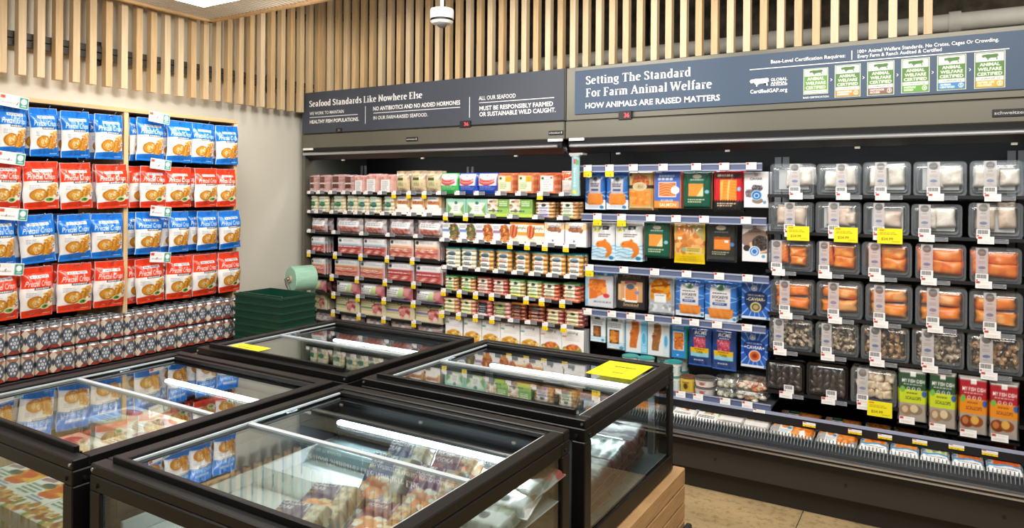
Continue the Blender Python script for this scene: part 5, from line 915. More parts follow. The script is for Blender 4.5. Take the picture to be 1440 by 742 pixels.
for (rn, zf, _, items), rzz in zip(C_DEF, rz):
    for i, (key, af, kind, a, b, c, d, desc, back, nb) in enumerate(items):
        x0, y0 = zf(a, c); x1, y1 = zf(b, d); w = onY(x1, (y0 + y1) / 2, PY).x - onY(x0, (y0 + y1) / 2, PY).x; h = onY((x0 + x1) / 2, y0, PY).z - onY((x0 + x1) / 2, y1, PY).z
        nm = 'caviar_card' if 'caviar' in desc else 'salmon_box' if kind == 'carton' else 'salmon_pack'
        if af in amap: D[key] = amap[af]
        else:
            A = af()
            me = pouch(nm, w, h, .03, A, len(key) + i, M_BAG, back, .08, .05, .010, .45) if kind == 'pouch' else carton(nm, w, h, .03, A, M_GLOSS if 'cav' in key else None, back) if kind == 'carton' else slab(nm, w, h, .014, A, i + 3, M_VAC, back, .0065, .05)
            reg(key, me, w, h, .034 if kind != 'slab' else .03)
            if af in (s_keta, s_wolf, s_sock, s_acme, s_green): amap[af] = D[key]
        cx, z, w, h = place(key, (x0, y0, x1, y1), PY + .02, None, desc, desc.split(' with')[0], 'fish pack' if 'caviar' not in desc else 'caviar card', 'packs on the ' + rn, ORD[i] + ' from left on the ' + rn, nb)
        IB(MB().tube([(cx, 4.55, z + h - .012), (cx, PY - .0, z + h - .012), (cx, PY - .012, z + h - .004)], .002, 6), 'peg_hook', M_STEEL)
for zf, lst in ((s5, [(130, 118, 1, 0), (282, 118, 1, 0), (447, 118, 0, 0), (655, 115, 0, 0), (885, 110, 0, 0), (1080, 105, 0, 0), (1268, 100, 0, 0)]), (s5, [(198, 462, 1, 1), (366, 465, 1, 1), (568, 468, 0, 1), (745, 470, 0, 1), (940, 470, 0, 1), (1232, 475, 0, 1)]),
        (s6, [(142, 172, 1, 2), (382, 188, 0, 2), (596, 205, 0, 2), (818, 220, 0, 2), (1045, 235, 0, 2), (1242, 248, 0, 2)]), (s6, [(130, 468, 0, 3), (298, 488, 0, 3), (430, 505, 0, 3), (560, 520, 0, 3), (750, 545, 0, 3), (872, 560, 0, 3), (1030, 578, 0, 3), (1238, 605, 0, 3)])):
    for i, (x, y, sale, r) in enumerate(lst):
        p = onY(*zf(x, y), RY - .01); price_tag((p.x, RY - .008, rz[r] - .033), ('yellow-tabbed' if sale else 'plain white') + ' price tag, ' + ORD[i] + ' from left along the ' + ('first', 'second', 'third', 'lowest')[r] + ' salmon rack rail', bool(sale), 0, 1.35, False, 'price tags of the salmon racks')
# slim teal blade sign hanging between the units
a, b = onY(*(790 + 118 / 8.244, 200 + 165 / 8.244), 3.83), onY(*(790 + 205 / 8.244, 200 + 620 / 8.244), 3.83)
A = Art(16, 84, '9cc4c4', .2).rect(.08, .02, .92, .98, '8fbcbe').rect(.35, .07, .75, .2, 'b8506c').rect(.62, .1, .9, .22, '5aa05c')
for k, ch in enumerate('WELLFED'): A.text(ch, .5, .32 + k * .07, .045, 'e8f2f2', .02)
A.ell(.45, .9, .26, .05, 'd8cc3c').ell(.45, .88, .12, .03, 'e6dc60')
t = thing('shelf_blade_sign', 'slim pale teal upright sign hanging between the sausage shelves and salmon racks', 'sign', ((a.x + b.x) / 2, 3.83, b.z))
sw, sh = b.x - a.x, a.z - b.z
link('sign_face', shell_mesh('sign_face', sw, sh, A, lambda U, V: .003 + .012 * (1 - U * U), lambda U, V: .003 + .012 * (1 - U * U), M_CARD, '9cc4c4'), t)
MB().box(-sw / 2 - .004, sw / 2 + .004, -.016, .016, sh, sh + .008).box(-.008, .012, -.004, .004, sh + .008, zc - .095 - b.z).box(-.04, .05, -.012, .05, zc - .10 - b.z, zc - .088 - b.z).obj('hanger', M_GREY, t)
# ================================================================ clear trays of fish
f1 = lambda x, y: (1060 + x / 3.787, 210 + y / 3.787); f2 = lambda x, y: (1060 + x / 3.787, 380 + y / 3.787); f3 = lambda x, y: (1060 + x / 3.787, 546 + y / 3.787)
def rrect(w, h, r, n=5):
    pts = []
    for cx, cz, a0 in ((w / 2 - r, h / 2 - r, 0), (-(w / 2 - r), h / 2 - r, 90), (-(w / 2 - r), -(h / 2 - r), 180), (w / 2 - r, -(h / 2 - r), 270)):
        for k in range(n + 1): t = math.radians(a0 + 90 * k / n); pts.append((cx + r * math.cos(t), cz + r * math.sin(t)))
    return pts
def tray_shell(name, w, h, d, mt, lid=True):
    """rounded tray facing -Y: rim flange, sloping walls to the back, slightly domed film lid"""
    mb = MB(); z0 = h / 2
    L = [(1.0, 0, .0), (1.0, 0, .004), (.93, 0, .006), (.92, -.002, .004), (.86, d * .5, 0), (.82, d, 0), (.79, d, 0)]
    vs = []; n = 0
    prof = [(0, -.004), (0, .002), (.012, .003), (.016, -.006), (.020, -.006), (.026, d * .6), (.034, d)]
    for ins, y in prof:
        p = rrect(w - 2 * ins, h - 2 * ins, .022 - ins * .2); n = len(p); vs += [(x, y, z + z0) for x, z in p]
    fs = [(i * n + k, i * n + (k + 1) % n, (i + 1) * n + (k + 1) % n, (i + 1) * n + k) for i in range(len(prof) - 1) for k in range(n)]
    fs.append(tuple(range((len(prof) - 1) * n, len(prof) * n))); mb.add(vs, fs)
    return mb.mesh(name, mt, True)
def tray_lid(w, h):
    n = None; vs = []
    for ins, y in ((.016, -.0065), (.022, -.011), (.034, -.014), (.05, -.0145)):
        p = rrect(w - 2 * ins, h - 2 * ins, .018); n = len(p); vs += [(x, y, z + h / 2) for x, z in p]
    fs = [(i * n + k, i * n + (k + 1) % n, (i + 1) * n + (k + 1) % n, (i + 1) * n + k) for i in range(3) for k in range(n)] + [tuple(range(3 * n, 4 * n))]
    return MB().add(vs, fs).mesh('clear_lid', M_FILM, True)
def food_block(name, w, h, d, cols, seed, stripes=0, n=22, rnd=.35):
    """a lumpy piece of fish facing -Y, coloured by its own grain"""
    g = random.Random(seed); A = Art(n, max(8, int(n * h / w)), cols[0], w / h); A.blobs(0, 0, 1, 1, cols, 40, .13, seed)
    if stripes:
        for k in range(stripes): A.where(np.abs((A.U * .35 + A.V * .9) * stripes - k - .12 * np.sin(A.U * 9 + seed)) < .09, cols[-1])
    a, b, c = g.uniform(0, 6), g.uniform(2, 4), g.uniform(0, 6)
    f = lambda U, V: d * ((1 - np.abs(U) ** 5) ** .5) * ((1 - np.abs(2 * V - 1) ** 4) ** .5) * (.86 + .14 * np.sin(b * U + a) * np.sin(5 * V + c)) + .001
    return shell_mesh(name, w, h, A, f, lambda U, V: .002 + 0 * U, M_FOOD, cols[0], lambda V: 1 - rnd * .2 * np.sin(V * 4 + a) ** 2)
def prawn(seed, col):
    g = random.Random(seed); R = .0195; pts = []; rs = []
    for k in range(13):
        t = math.radians(-30 + 20 * k * g.uniform(.95, 1.05)); pts.append((R * math.cos(t), 0, R * math.sin(t))); q = k / 12; rs.append(.0168 * (1 - .62 * q) * (.86 + .14 * (k % 2)))
    return MB().tube(pts, rs, 8).mesh('prawn', col, True)
LOGO = Art(30, 72, 'd9d6d8', .42).ell(.5, .13, .34, .105, '2f3538').lines(.28, .1, .72, .16, 2, 'b0b6b8', 3, .5).lines(.3, .27, .72, .33, 1, 'a88c84', 4, .5).lines(.2, .38, .8, .46, 2, 'b49c94', 3, .4).ell(.5, .56, .28, .04, '3a66b0').lines(.28, .64, .72, .68, 1, 'a0a0b0', 5, .4)
def bar_art():
    A = Art(34, 26, 'f4f3f2', 1.2); g = random.Random(4); x = .1
    while x < .8: w = g.uniform(.012, .035); A.rect(x, .08, x + w, .5, '4a4a4c'); x += w + g.uniform(.012, .03)
    return A.rect(.06, .62, .2, .78, 'c04030').lines(.26, .62, .9, .9, 2, 'b8b4b0', 3, .4)
TW, TH = .262, .185
T_SHELL = tray_shell('tray_shell', TW, TH, .05, M_SHELL); T_LID = tray_lid(TW, TH)
T_BLACK = tray_shell('tray_shell', TW, TH, .05, mat('black_plastic', '141416', .2, coat=.5))
T_SLEEVE = shell_mesh('label_sleeve', .062, TH * .98, LOGO, lambda U, V: .0162 + 0 * U, lambda U, V: -.0155 + 0 * U, M_SLEEVE, 'd9d6d8', None, 20)
T_BAR = shell_mesh('barcode_sticker', .066, .048, bar_art(), lambda U, V: .0006 + 0 * U, lambda U, V: .0004 + 0 * U, M_TAG, 'f4f3f2', None, 20)
T_CARD = card('white', .064, .034); T_CARDSTRIP = card('strip', .052, .02)
WHT = ['ece4d8', 'f0eae0', 'e2d8c8', 'f4f0e8']; PNK = ['e0cbb8', 'd8bca8', 'ead8c8', 'e6d0bc']; ORG = ['f07810', 'ea6808', 'f28820', 'f5a03c']; STK = ['f48612', 'ee760a', 'f69628', 'f7b06a']; DRK = ['ee6608', 'e25804', 'f07614', 'f28c30']
M_PRAWN = mat('raw_prawn', 'ab9880', .4, noise=.45, nscale=60, coat=.4); M_PRAWND = mat('tiger_prawn', 'a5805c', .4, noise=.5, nscale=60, coat=.3); M_MUSSEL = mat('mussel_shell', '3a2f2c', .22, noise=.6, nscale=30, coat=.4)
_fc = {}
def fish_tray(x, z, Y, w, h, kind, lab, cat, group, black=False, sleeve=True, sx=-.07):
    t = thing('fish_tray', lab, cat, (x, Y, z), group); t.scale = (w / TW, 1, h / TH)
    key = kind
    if key not in _fc:
        L = []
        def P(me, px, pz, rot=0, py=.03, nm='fish_fillet'): L.append((nm, me, (px, py, pz), rot))
        s = len(_fc) + 1
        if kind[0] in 'wp':
            cols = WHT if kind[0] == 'w' else PNK; v = int(kind[1])
            lay = {0: [(.068, .085, .0), (.085, .09, .08)], 1: [(.1, .08, -.03), (.105, .095, .045)], 2: [(.08, .1, -.05), (.075, .1, .055)], 3: [(.07, .08, -.02), (.1, .08, .055)], 4: [(.11, .09, -.05), (.085, .07, .07)], 5: [(.15, .1, .0)], 6: [(.12, .1, .0), (.06, .06, .07)], 7: [(.11, .08, .02)], 8: [(.075, .1, -.045), (.085, .095, .05)], 9: [(.08, .11, -.05), (.075, .12, .06)]}[v]
            for q, (fw, fh, fx) in enumerate(lay): P(food_block('fish_fillet', fw * 1.22, fh * 1.2, .034, cols, s * 7 + q, 3), fx, .045 + .01 * (q % 2), .05 * (1 - 2 * (q % 2)))
            P(MB().box(-.085, .095, .0, .002, 0, .115).mesh('absorbent_pad', mat('pad_grey', 'c9ccce', .7)), 0, .034, 0, .034, 'absorbent_pad')
        elif kind[0] == 'o':
            v = int(kind[1])
            if v == 0: lay = [(.06, .10, -.05, .045), (.085, .05, .04, .085), (.08, .05, .04, .038)]
            elif v in (1, 2): lay = [(.06, .11, -.06, .04), (.11, .062, .035, .09), (.11, .06, .035, .034)]
            else: lay = [(.07, .11, -.08, .035), (.15, .06, .03, .09), (.15, .065, .03, .03)]
            for q, (fw, fh, fx, fz) in enumerate(lay): P(food_block('fish_fillet', fw * 1.2, fh * 1.22, .034, ORG if v < 3 else DRK, s * 5 + q, 7), fx, fz, .06 * ((q % 3) - 1))
        elif kind[0] == 's':
            for q, fz in enumerate((.10, .032)): P(food_block('fish_fillet', .205, .06, .034, STK, s * 3 + q, 0), 0, fz, .05 * (1 - 2 * q) * (1 if s % 2 else -1)); P(food_block('fish_fillet', .15, .03, .015, ['e8c0a4', 'f0d0b8', 'e0b090'], s * 4 + q, 0), .02, fz + .032, 0, .034)
        elif kind[0] == 'r':
            g = random.Random(s); mp = M_PRAWN if int(kind[1]) < 2 else M_PRAWND; pm = [prawn(s * 3 + i, mp) for i in range(3)]
            for q in range(24): P(pm[q % 3], -.09 + .036 * (q % 6) + g.uniform(-.01, .01), .042 + .034 * (q // 6) + g.uniform(-.008, .008), g.uniform(0, 6.28), .012 + g.uniform(0, .02), 'prawn')
        elif kind[0] == 'c':
            g = random.Random(s)
            for q in range(12): P(food_block('scallop', .06, .052, .03, ['e0c8a8', 'ead6ba', 'd4b894', 'f0e2cc'], s + q, 0, 12), -.07 + .05 * (q % 4) + g.uniform(-.008, .008), .03 + .042 * (q // 4), g.uniform(-.5, .5), .03, 'scallop')
        elif kind[0] == 'm':
            g = random.Random(s); me = MB().lathe([(.002, -.03), (.01, -.024), (.0165, -.004), (.014, .014), (.006, .026), (.001, .029)], 10).mesh('mussel', M_MUSSEL, True)
            for q in range(20): P(me, -.086 + .043 * (q % 5) + g.uniform(-.01, .01), .035 + .034 * (q // 5) + g.uniform(-.006, .006), g.uniform(0, 6.28), .0 + g.uniform(0, .016), 'mussel')
        _fc[key] = L
    for nm, me, loc, rot in _fc[key]: link(nm, me, t, loc, (0, rot, 0))
    link('tray_shell', T_BLACK if black else T_SHELL, t); link('clear_lid', T_LID, t)
    if sleeve: link('label_sleeve', T_SLEEVE, t, (sx, 0, .001))
    link('barcode_sticker', T_BAR, t, (sx + (.03 if black else .0), -.017, .001), (0, 0, 0))
    return t
KN = {'w': 'white fish fillets', 'p': 'pale pink fish fillets', 'o': 'bright orange salmon pieces', 's': 'long orange salmon portions', 'r': 'raw grey prawns', 'c': 'cream scallops', 'm': 'dark mussels'}
ROWS_D = [('top fish shelf', f1, [('w0', 85, 325, 75, 240, .02), ('w1', 332, 572, 75, 245, .02), ('w2', 576, 840, 66, 245, -.03), ('w3', 845, 1140, 64, 250, -.03), ('w4', 1147, 1440, 58, 255, -.03)]),
 ('second fish shelf', f1, [('p5', 76, 315, 280, 442, 0), ('p6', 325, 572, 280, 452, -.02), ('p7', 580, 832, 283, 458, -.04), ('w8', 834, 1115, 292, 468, -.06), ('p9', 1140, 1440, 285, 474, -.06)]),
 ('third fish shelf', f1, [('o0', 76, 320, 484, 648, -.08), ('o1', 330, 567, 490, 660, -.08), ('o2', 570, 846, 496, 680, -.06), ('o3', 856, 1136, 505, 702, -.07), ('o4', 1147, 1432, 524, 716, -.07)]),
 ('fourth fish shelf', f2, [('s0', 85, 322, 52, 236, -.04), ('s1', 330, 582, 62, 248, -.03), ('s2', 590, 848, 78, 282, -.05), ('s3', 855, 1142, 92, 310, -.04), ('s4', 1144, 1438, 116, 330, -.03)]),
 ('fifth fish shelf', f2, [('r0', 80, 316, 258, 438, -.07), ('r1', 325, 562, 282, 452, -.06), ('r2', 566, 832, 298, 492, -.05), ('r1', 838, 1126, 312, 506, -.05), ('r3', 1132, 1438, 340, 550, -.04)]),
 ('lowest fish shelf', f2, [('m0', 62, 274, 490, 655, 0), ('m1', 278, 506, 512, 695, 0), ('c0', 512, 766, 522, 715, -.06)])]
YF = PY + .02
for rn, zf, items in ROWS_D:
    zr = sum(onY(*zf((a + b) / 2, d), YF).z for _, a, b, c, d, _ in items) / len(items)
    if rn[0] == 'l': zr = onY(*zf(390, 680), YF).z
    xs0 = onY(*zf(items[0][1], items[0][4]), YF).x - .01
    shelf(IB, xs0, XR - .05 if rn[0] != 'l' else .42, zr, PY + .012)
    for i, (kd, a, b, c, d, sx) in enumerate(items):
        x0, y0 = zf(a, c); x1, y1 = zf(b, d); p, q = onY(x0, (y0 + y1) / 2, YF), onY(x1, (y0 + y1) / 2, YF); t_ = onY((x0 + x1) / 2, y0, YF).z
        w, h = q.x - p.x, t_ - zr
        if kd[0] == 'm': h = t_ - onY((x0 + x1) / 2, y1, YF).z; 
        zz = t_ - h; cx = (p.x + q.x) / 2; wh = ORD[i] + ' from left on the ' + rn
        for k in range(2):
            fish_tray(cx, max(zz, zr), YF + k * .075, w * .97, h, kd, ('front ' if k == 0 else 'rear ') + ('clear' if kd[0] != 'm' else 'black') + ' tray of ' + KN[kd[0]] + ', ' + wh, 'fish tray', 'fish trays on the ' + rn, kd[0] == 'm', kd[0] != 'm', sx)
        o = link('price_tag', T_CARD, None, (cx + sx * .8 + .01, PY - .012, zr - .022))
        tag(o, 'wide white price tag under tray ' + wh, 'price tag', 'price tags of the fish shelves'); link('tag_holder', T_CARDSTRIP, o, (.06, .001, .004))
for rn, zf, L in (('second', f1, [(236, 485, 187), (490, 494, 437), (724, 502, 666)]), ('lowest', f2, [(670, 770, 614)])):
    for i, (x, y, xl) in enumerate(L):
        p = onY(*zf(x, y), PY - .02); o = link('sale_card', T_NOTE, None, (p.x, PY - .022, p.z)); o.scale = (.8, 1, .78); tag(o, 'square yellow price card ' + (ORD[i] + ' from left hung below the second fish shelf' if rn == 'second' else 'hung below the tray of cream scallops'), 'price card', 'yellow price cards')
        if rn == 'lowest': o.location.z = onY(*f3(670, 150), PY - .02).z
# ready-made fish dish packs hanging at the end of the lowest row
def dish_art(c1, c2):
    A = Art(40, 68, 'b9b4ae', .62).rect(0, .0, 1, .1, 'a8a49e').rect(0, .08, 1, .38, c1).rect(0, .38, 1, .62, c2).rect(.42, .06, .6, .14, 'e6e6e2').text('MY FISH DISH', .52, .22, .062, 'f4f2ee', .025, 0, .74).lines(.2, .275, .84, .295, 1, 'd8d8d0', 3, .8)
    for k, x in enumerate((.36, .53, .7)): A.ring(x, .36, .055, .03, .4, 'e0e4dc')
    A.ell(.17, .38, .085, .055, '74b04c').ell(.87, .44, .085, .055, '2f5cae').text('SCALLOPS', .52, .53, .055, '4c5a14' if c2 == 'c3d428' else '8a3c10', .02, 0, .5).lines(.3, .43, .74, .47, 1, '5c6a20' if c2 == 'c3d428' else '9a5010', 5, .6)
    A.rect(0, .62, 1, 1, 'a39a90').ell(.3, .75, .22, .1, '9a7a5c' if c2 == 'c3d428' else '7a3418').ell(.6, .74, .22, .09, '86745c' if c2 == 'c3d428' else '8c4420').ell(.55, .72, .13, .07, 'd8c49c' if c2 == 'c3d428' else 'd8a850').ell(.25, .74, .1, .06, 'cbb898' if c2 == 'c3d428' else 'b8743c').rect(0, .93, 1, 1, 'b8bcbe'); return A
dm = [slab('fish_dish_pack', .165, .265, .04, dish_art('2c4f3a', 'c3d428'), 4, M_GLOSS, 'a4a4a4', .003, .04), slab('fish_dish_pack', .165, .265, .04, dish_art('a81e2c', 'e08a1e'), 5, M_GLOSS, 'a4a4a4', .003, .04)]
for i, (x0, x1, yt, yb) in enumerate(((765, 925, 508, 835), (928, 1084, 520, 872), (1087, 1250, 545, 904), (1250, 1418, 575, 930))):
    a, b = f2(x0, yt), f2(x1, yb); key = 'dish%d' % (i // 2); D[key] = (dm[i // 2], .165, .265, .05)
    cx, z, w, h = place(key, (a[0], a[1] + 4, b[0], b[1] - 6), YF - .01, None, ('dark green and lime' if i < 2 else 'red and orange') + ' fish dish pack', ('green' if i < 2 else 'red') + ' fish dish pack', 'ready meal pack', 'fish dish packs', ORD[i % 2] + ' of its pair on the lowest fish shelf', 1)
    o = link('price_tag', T_CARD, None, (cx - .02, PY - .06, z + .012)); tag(o, 'white price tag on the ' + ORD[i % 2] + (' green' if i < 2 else ' red') + ' fish dish pack', 'price tag', 'price tags of the fish shelves')
    IB(MB().box(cx - w / 2, cx + w / 2, PY, 4.5, z - .012, z - .003), 'shelf', M_BLACKS)
# ================================================================ flat packs in the lower well of the fish case
def lay(me, nm, x, y, z, w0, w, tilt, lab, cat, group, rz=0., sy=1.):
    o = link(nm, me, None, (x, y, z), (-math.radians(90 - tilt), 0, rz)); o.scale = (w / w0, 1, sy); return tag(o, lab, cat, group)
def wl_card(v):
    A = Art(40, 40, 'eeece6', .9)
    if v == 0: A.ell(.55, .4, .3, .24, 'd8d0c8').ell(.55, .4, .24, .19, 'efe8de').blobs(.35, .22, .75, .55, ['d88850', 'c05c3c', 'e8c070', '8c9c5c'], 30, .05, 3, (.55, .4, .2, .15)).lines(.15, .74, .85, .86, 2, '5c6050', 3, .6)
    else: A.rect(.1, .02, .4, .12, '4a5a4c').blobs(.3, .12, .85, .62, ['c8584c', 'e8a07c', 'e8d8c0', '7ca05c', 'd87c4c'], 44, .07, 5).poly([(.8, .1), (1, .3), (1, .7), (.9, .6)], 'a8c87c').lines(.15, .72, .85, .9, 2, '4c5048', 3, .55)
    return A
def wl_pack(v):
    A = Art(42, 42, 'b4b0a8', .95).blobs(0, 0, 1, 1, ['c4c0b8', '9c988e'], 30, .1, 2)
    if v == 0: A.rect(.06, .1, .94, .36, 'e6e4e0').blobs(.2, .02, .8, .16, ['c07c50', 'd89c70'], 10, .06, 3).rect(.04, .42, .96, .52, 'c8beb0').rect(.06, .56, .94, .8, 'e8e6e2')
    else: A.rect(.04, .12, .96, .46, 'eae8e4').rect(.1, .46, .9, .54, 'b09c88').rect(.04, .58, .96, .86, 'e6e2dc')
    return A
def wl_salmon(v):
    A = Art(64, 44, 'a8a8a4', 1.5).blobs(0, 0, 1, 1, ['b8b8b4', '989894'], 30, .08, 2).rect(.22, .02, .5, .98, 'e8e4dc').rect(.22, .02, .5, .34, '1f5a44').lines(.26, .08, .46, .24, 2, 'a8c8b4', 3, .5).ell(.34, .5, .09, .13, 'd8884c').ell(.44, .6, .05, .08, '4c8cb0').lines(.24, .74, .48, .92, 3, '8fb0c0', 4)
    A.blobs(.55, .1, .95, .9, SALM, 40, .08, 4 + v).rect(.55, .2, .93, .8, 'd8782c').blobs(.56, .14, .94, .88, ['e08a3c', 'd0702a', 'e89c54'], 30, .06, 8 + v); A.ell(.1, .4, .08, .2, 'd0905c')
    if not v: A.poly([(.66, .7), (.76, .6), (.82, .9), (.68, .95)], 'f0ece4')
    return A
def wl_band(c):
    A = Art(48, 44, 'a9aaa6', 1.1).blobs(0, 0, 1, 1, ['b9bab6', '999a96'], 30, .09, 3).rect(.2, .04, .88, .72, c[0]).blobs(.22, .06, .86, .7, c, 44, .07, 4); w = A.V - .66 - .04 * np.sin(A.U * 8)
    A.where((w > 0) & (w < .38), 'eef0ee').where((w > 0) & (w < .08), '4c94c8').where((w > .08) & (w < .11) & (A.U < .6), 'a0cce4'); A.text('ATLANTIC SALMON', .52, .85, .055, '4c5c74', .015, 0, .72).lines(.3, .91, .74, .95, 1, 'c07c6c', 3, .6).ell(.1, .56, .05, .05, '3c7ab0'); return A
WELL = [(945, 978, wl_card(0), 'white card pack with a bowl of food', .15), (978, 1012, wl_card(1), 'white card pack with green leaf corner', .15), (1008, 1046, wl_pack(0), 'clear pack of two white fillets and brown crumbs', .16), (1044, 1082, wl_pack(1), 'clear pack of two plain white fillets', .16), (1082, 1146, wl_salmon(0), 'clear salmon pack with white nick and green card', .26), (1148, 1206, wl_salmon(1), 'clear salmon pack with even slab and green card', .26),
  (1208, 1250, wl_band(SALM), 'blue-banded salmon pack', .18), (1251, 1293, wl_band(['e8882c', 'f09c3c', 'd87820']), 'blue-banded bright orange salmon pack', .18), (1294, 1336, wl_band(['c8cc90', 'a8b46c', 'e0e0b8', '88905c']), 'blue-banded pack with pale green topping', .18), (1338, 1384, wl_band(['c0602c', 'a84c20', 'd07c48']), 'blue-banded dark salmon pack', .18), (1386, 1440, wl_band(['d8602c', 'e07c48', 'c85424']), 'blue-banded red-orange salmon pack', .18)]
for i, (x0, x1, A, lab, w0) in enumerate(WELL):
    a, b = onY(x0, 610 + (x0 - 1060) * .17, 3.77), onY(x1, 610 + (x1 - 1060) * .17, 3.77); hh = .15
    me = slab('fish_pack', w0, hh, .012, A, i + 2, M_VAC, '9c9c98', .003, .04); lay(me, 'fish_pack', (a.x + b.x) / 2, 3.732, .3475, w0, (b.x - a.x) * .97, 13, lab + ' in the low front well', 'fish pack', 'flat packs in the front well')
    if i > 3: lay(me, 'fish_pack', (a.x + b.x) / 2, 3.93, .3475, w0, (b.x - a.x) * .97, 10.5, lab + ', rear one in the low well', 'fish pack', 'flat packs in the front well')
me = slab('fish_pack', .2, .19, .014, wl_salmon(1).rect(0, 0, .52, 1, 'd0803c'), 3, M_VAC, '9c9c98', .003, .04)
for k in range(5): lay(me, 'fish_pack', -1.38 - .2 * k, 3.724, .3475, .2, .19, 10.5, 'orange fish pack in the well, ' + ORD[k] + ' left of the white cards', 'fish pack', 'flat packs in the front well')
for i, (x, y, s) in enumerate(((1076, 578, 0), (1147, 595.5, 1), (1212, 605.5, 1), (1254.5, 612.5, 1), (1304, 620, 1), (1356, 627, 1), (1403.5, 635.5, 1))):
    p = onY(x, y, 3.795); price_tag((p.x - .03, 3.794, p.z - .012), ('yellow' if s else 'white') + ' price tag on the black well rail, ' + ORD[i] + ' from left', False, 0, 1, False, 'price tags of the well rail')
    if s:
        o = [c for c in COL.objects if c.name.startswith('price_tag')][-1]; o.scale = (1.5, 1, .45); c = link('sale_tab', T_SALE, o, (0, -.0005, -.02)); c.scale = (1, 1, .8)
    else: COL.objects[-1].scale = (1.5, 1, .6)
# ================================================================ tubs on the low shelf
zt0 = .455; xa, xb = -1.83, onY(1084.5, 568.6, 3.82).x
IB(MB().box(xa, xb, 3.83, 4.5, zt0 - .012, zt0 - .001), 'shelf', mat('shelf_grey', '55585c', .4, .3)); IB(MB().box(xa, xb, 3.815, 3.829, .428, .466, 0, .002), 'price_rail', M_RAILBLUE)
IB(MB().box(xa, xb, 3.811, 3.815, .462, .468).box(xa, xb, 3.811, 3.815, .426, .431), 'rail_edge', M_RAILCLEAR); IB(MB().box(xa, xb - .06, 3.834, 3.862, .404, .424, 0, .003), 'light_tube', mat('soft_led', 'f4f6ff', .4, emit=2.2))
area('shelf_led_light', (-1.3, 3.93, .42), (-1.3, 3.80, 0.3), 1.0, .02, 1.8)
def tub_art(bg, band, ell):
    A = Art(48, 22, bg, 4.0)
    for q in (.25, .5, .75, 0, 1): A.rect(q - .1, .2, q + .1, .85, band).ell(q, .55, .05, .2, ell).lines(q - .07, .25, q + .07, .4, 1, '5c5048', 3, .6)
    return A
def tub(nm, x, y, z, r, h, A, lidm, lab, group):
    key = (nm, r, h)
    if key not in D: D[key] = (wrap_tin(nm, ((r * .9, .001), (r, h - .008)), A, M_GLOSS, 28), MB().lathe([(r * .97, h - .009), (r * 1.06, h - .007), (r * 1.06, h - .002), (r * .98, h), (r * .9, h - .002), (.002, h - .002)], 28).mesh('lid', lidm, True))
    o = link(nm, D[key][0], None, (x, y, z)); tag(o, lab, 'tub', group); link('lid', D[key][1], o); return o
M_TEALLID = mat('teal_lid', '2f8f8a', .35); M_DARKLID = mat('clear_dark_lid', '5c5854', .2, coat=.4)
tA, tB, tC = tub_art('e8e8e4', 'bcd8d4', '3c8c84'), tub_art('e0c050', 'd0a830', '4a3c1c'), tub_art('e6e0dc', 'e8e4e0', 'b8604c')
for k in range(3):
    p = onY(930 - 22 * k, 530 - 4 * k, 3.88)
    for q in range(2): tub('dip_tub', p.x if k else onY(947, 530, 3.88).x, 3.885, zt0 + q * .079, .047, .078, tA, M_TEALLID, 'teal-lidded white tub, ' + ('upper' if q else 'lower') + ' of the ' + ('stack beside the yellow tub', 'second stack left of the yellow tub', 'third stack left of the yellow tub')[k], 'teal-lidded tubs') if k != 0 or 1 else None
for k in range(3):
    for q in range(2): tub('dip_tub', onY(947, 530, 3.88).x - .1 * k, 4.02, zt0 + q * .079, .047, .078, tA, M_TEALLID, 'teal-lidded tub at the back, ' + ('upper' if q else 'lower') + ', ' + ORD[k] + ' from the yellow tub', 'teal-lidded tubs')
p = onY(967.5, 536, 3.88); tub('spread_tub', p.x, 3.885, zt0, .045, .085, tB, mat('brown_lid', '6a4a34', .4), 'yellow printed tub on the low shelf', None)
p = onY(991.5, 536, 3.88)
for q in range(2): tub('dip_tub', p.x, 3.885, zt0 + q * .046, .058, .045, tC, M_DARKLID, ('upper' if q else 'lower') + ' red and white low tub beside the yellow tub', 'low round tubs')
def clamshell(w, d, h, cols, seed):
    vs = []; n = 0; mb = MB()
    for ins, z in ((.014, 0), (.008, h * .5), (.0, h * .6), (.0, h * .66), (.008, h * .7), (.016, h), (.03, h)):
        p = rrect(w - 2 * ins, d - 2 * ins, .02); n = len(p); vs += [(x, y, z) for x, y in p]
    fs = [(i * n + k, i * n + (k + 1) % n, (i + 1) * n + (k + 1) % n, (i + 1) * n + k) for i in range(6) for k in range(n)] + [tuple(range(n))[::-1], tuple(range(6 * n, 7 * n))]
    g = random.Random(seed); fo = MB()
    for q in range(26):
        x, y, r = g.uniform(-w * .36, w * .36), g.uniform(-d * .34, d * .34), g.uniform(.012, .02); fo.lathe([(.002, -r * .6), (r * .8, -r * .4), (r, 0), (r * .7, r * .45), (.002, r * .55)], 7, q % len(cols), (x, y, h * .18 + g.uniform(0, h * .3)))
    return mb.add(vs, fs).mesh('clamshell_tub', M_FILM, True), fo.mesh('salad_filling', [mat('fill_' + c, c, .5) for c in cols], True)
def clam(x, y, z, cm, lab):
    o = link('clamshell_tub', cm[0], None, (x, y, z)); tag(o, lab, 'tub', 'clear lidded tubs'); link('filling', cm[1], o)
c1 = clamshell(.135, .12, .052, ['b8b49c', 'd0ccb8', '98947c'], 3); c2 = clamshell(.18, .13, .055, ['d08850', 'e0b888', 'b8643c', 'e8d4b8'], 5); c3 = clamshell(.18, .13, .055, ['b08c64', 'd8c4a0', '8c6440', 'e0d4bc'], 6)
px1, px2 = onY(1020, 540, 3.88).x, onY(1056, 545, 3.88).x
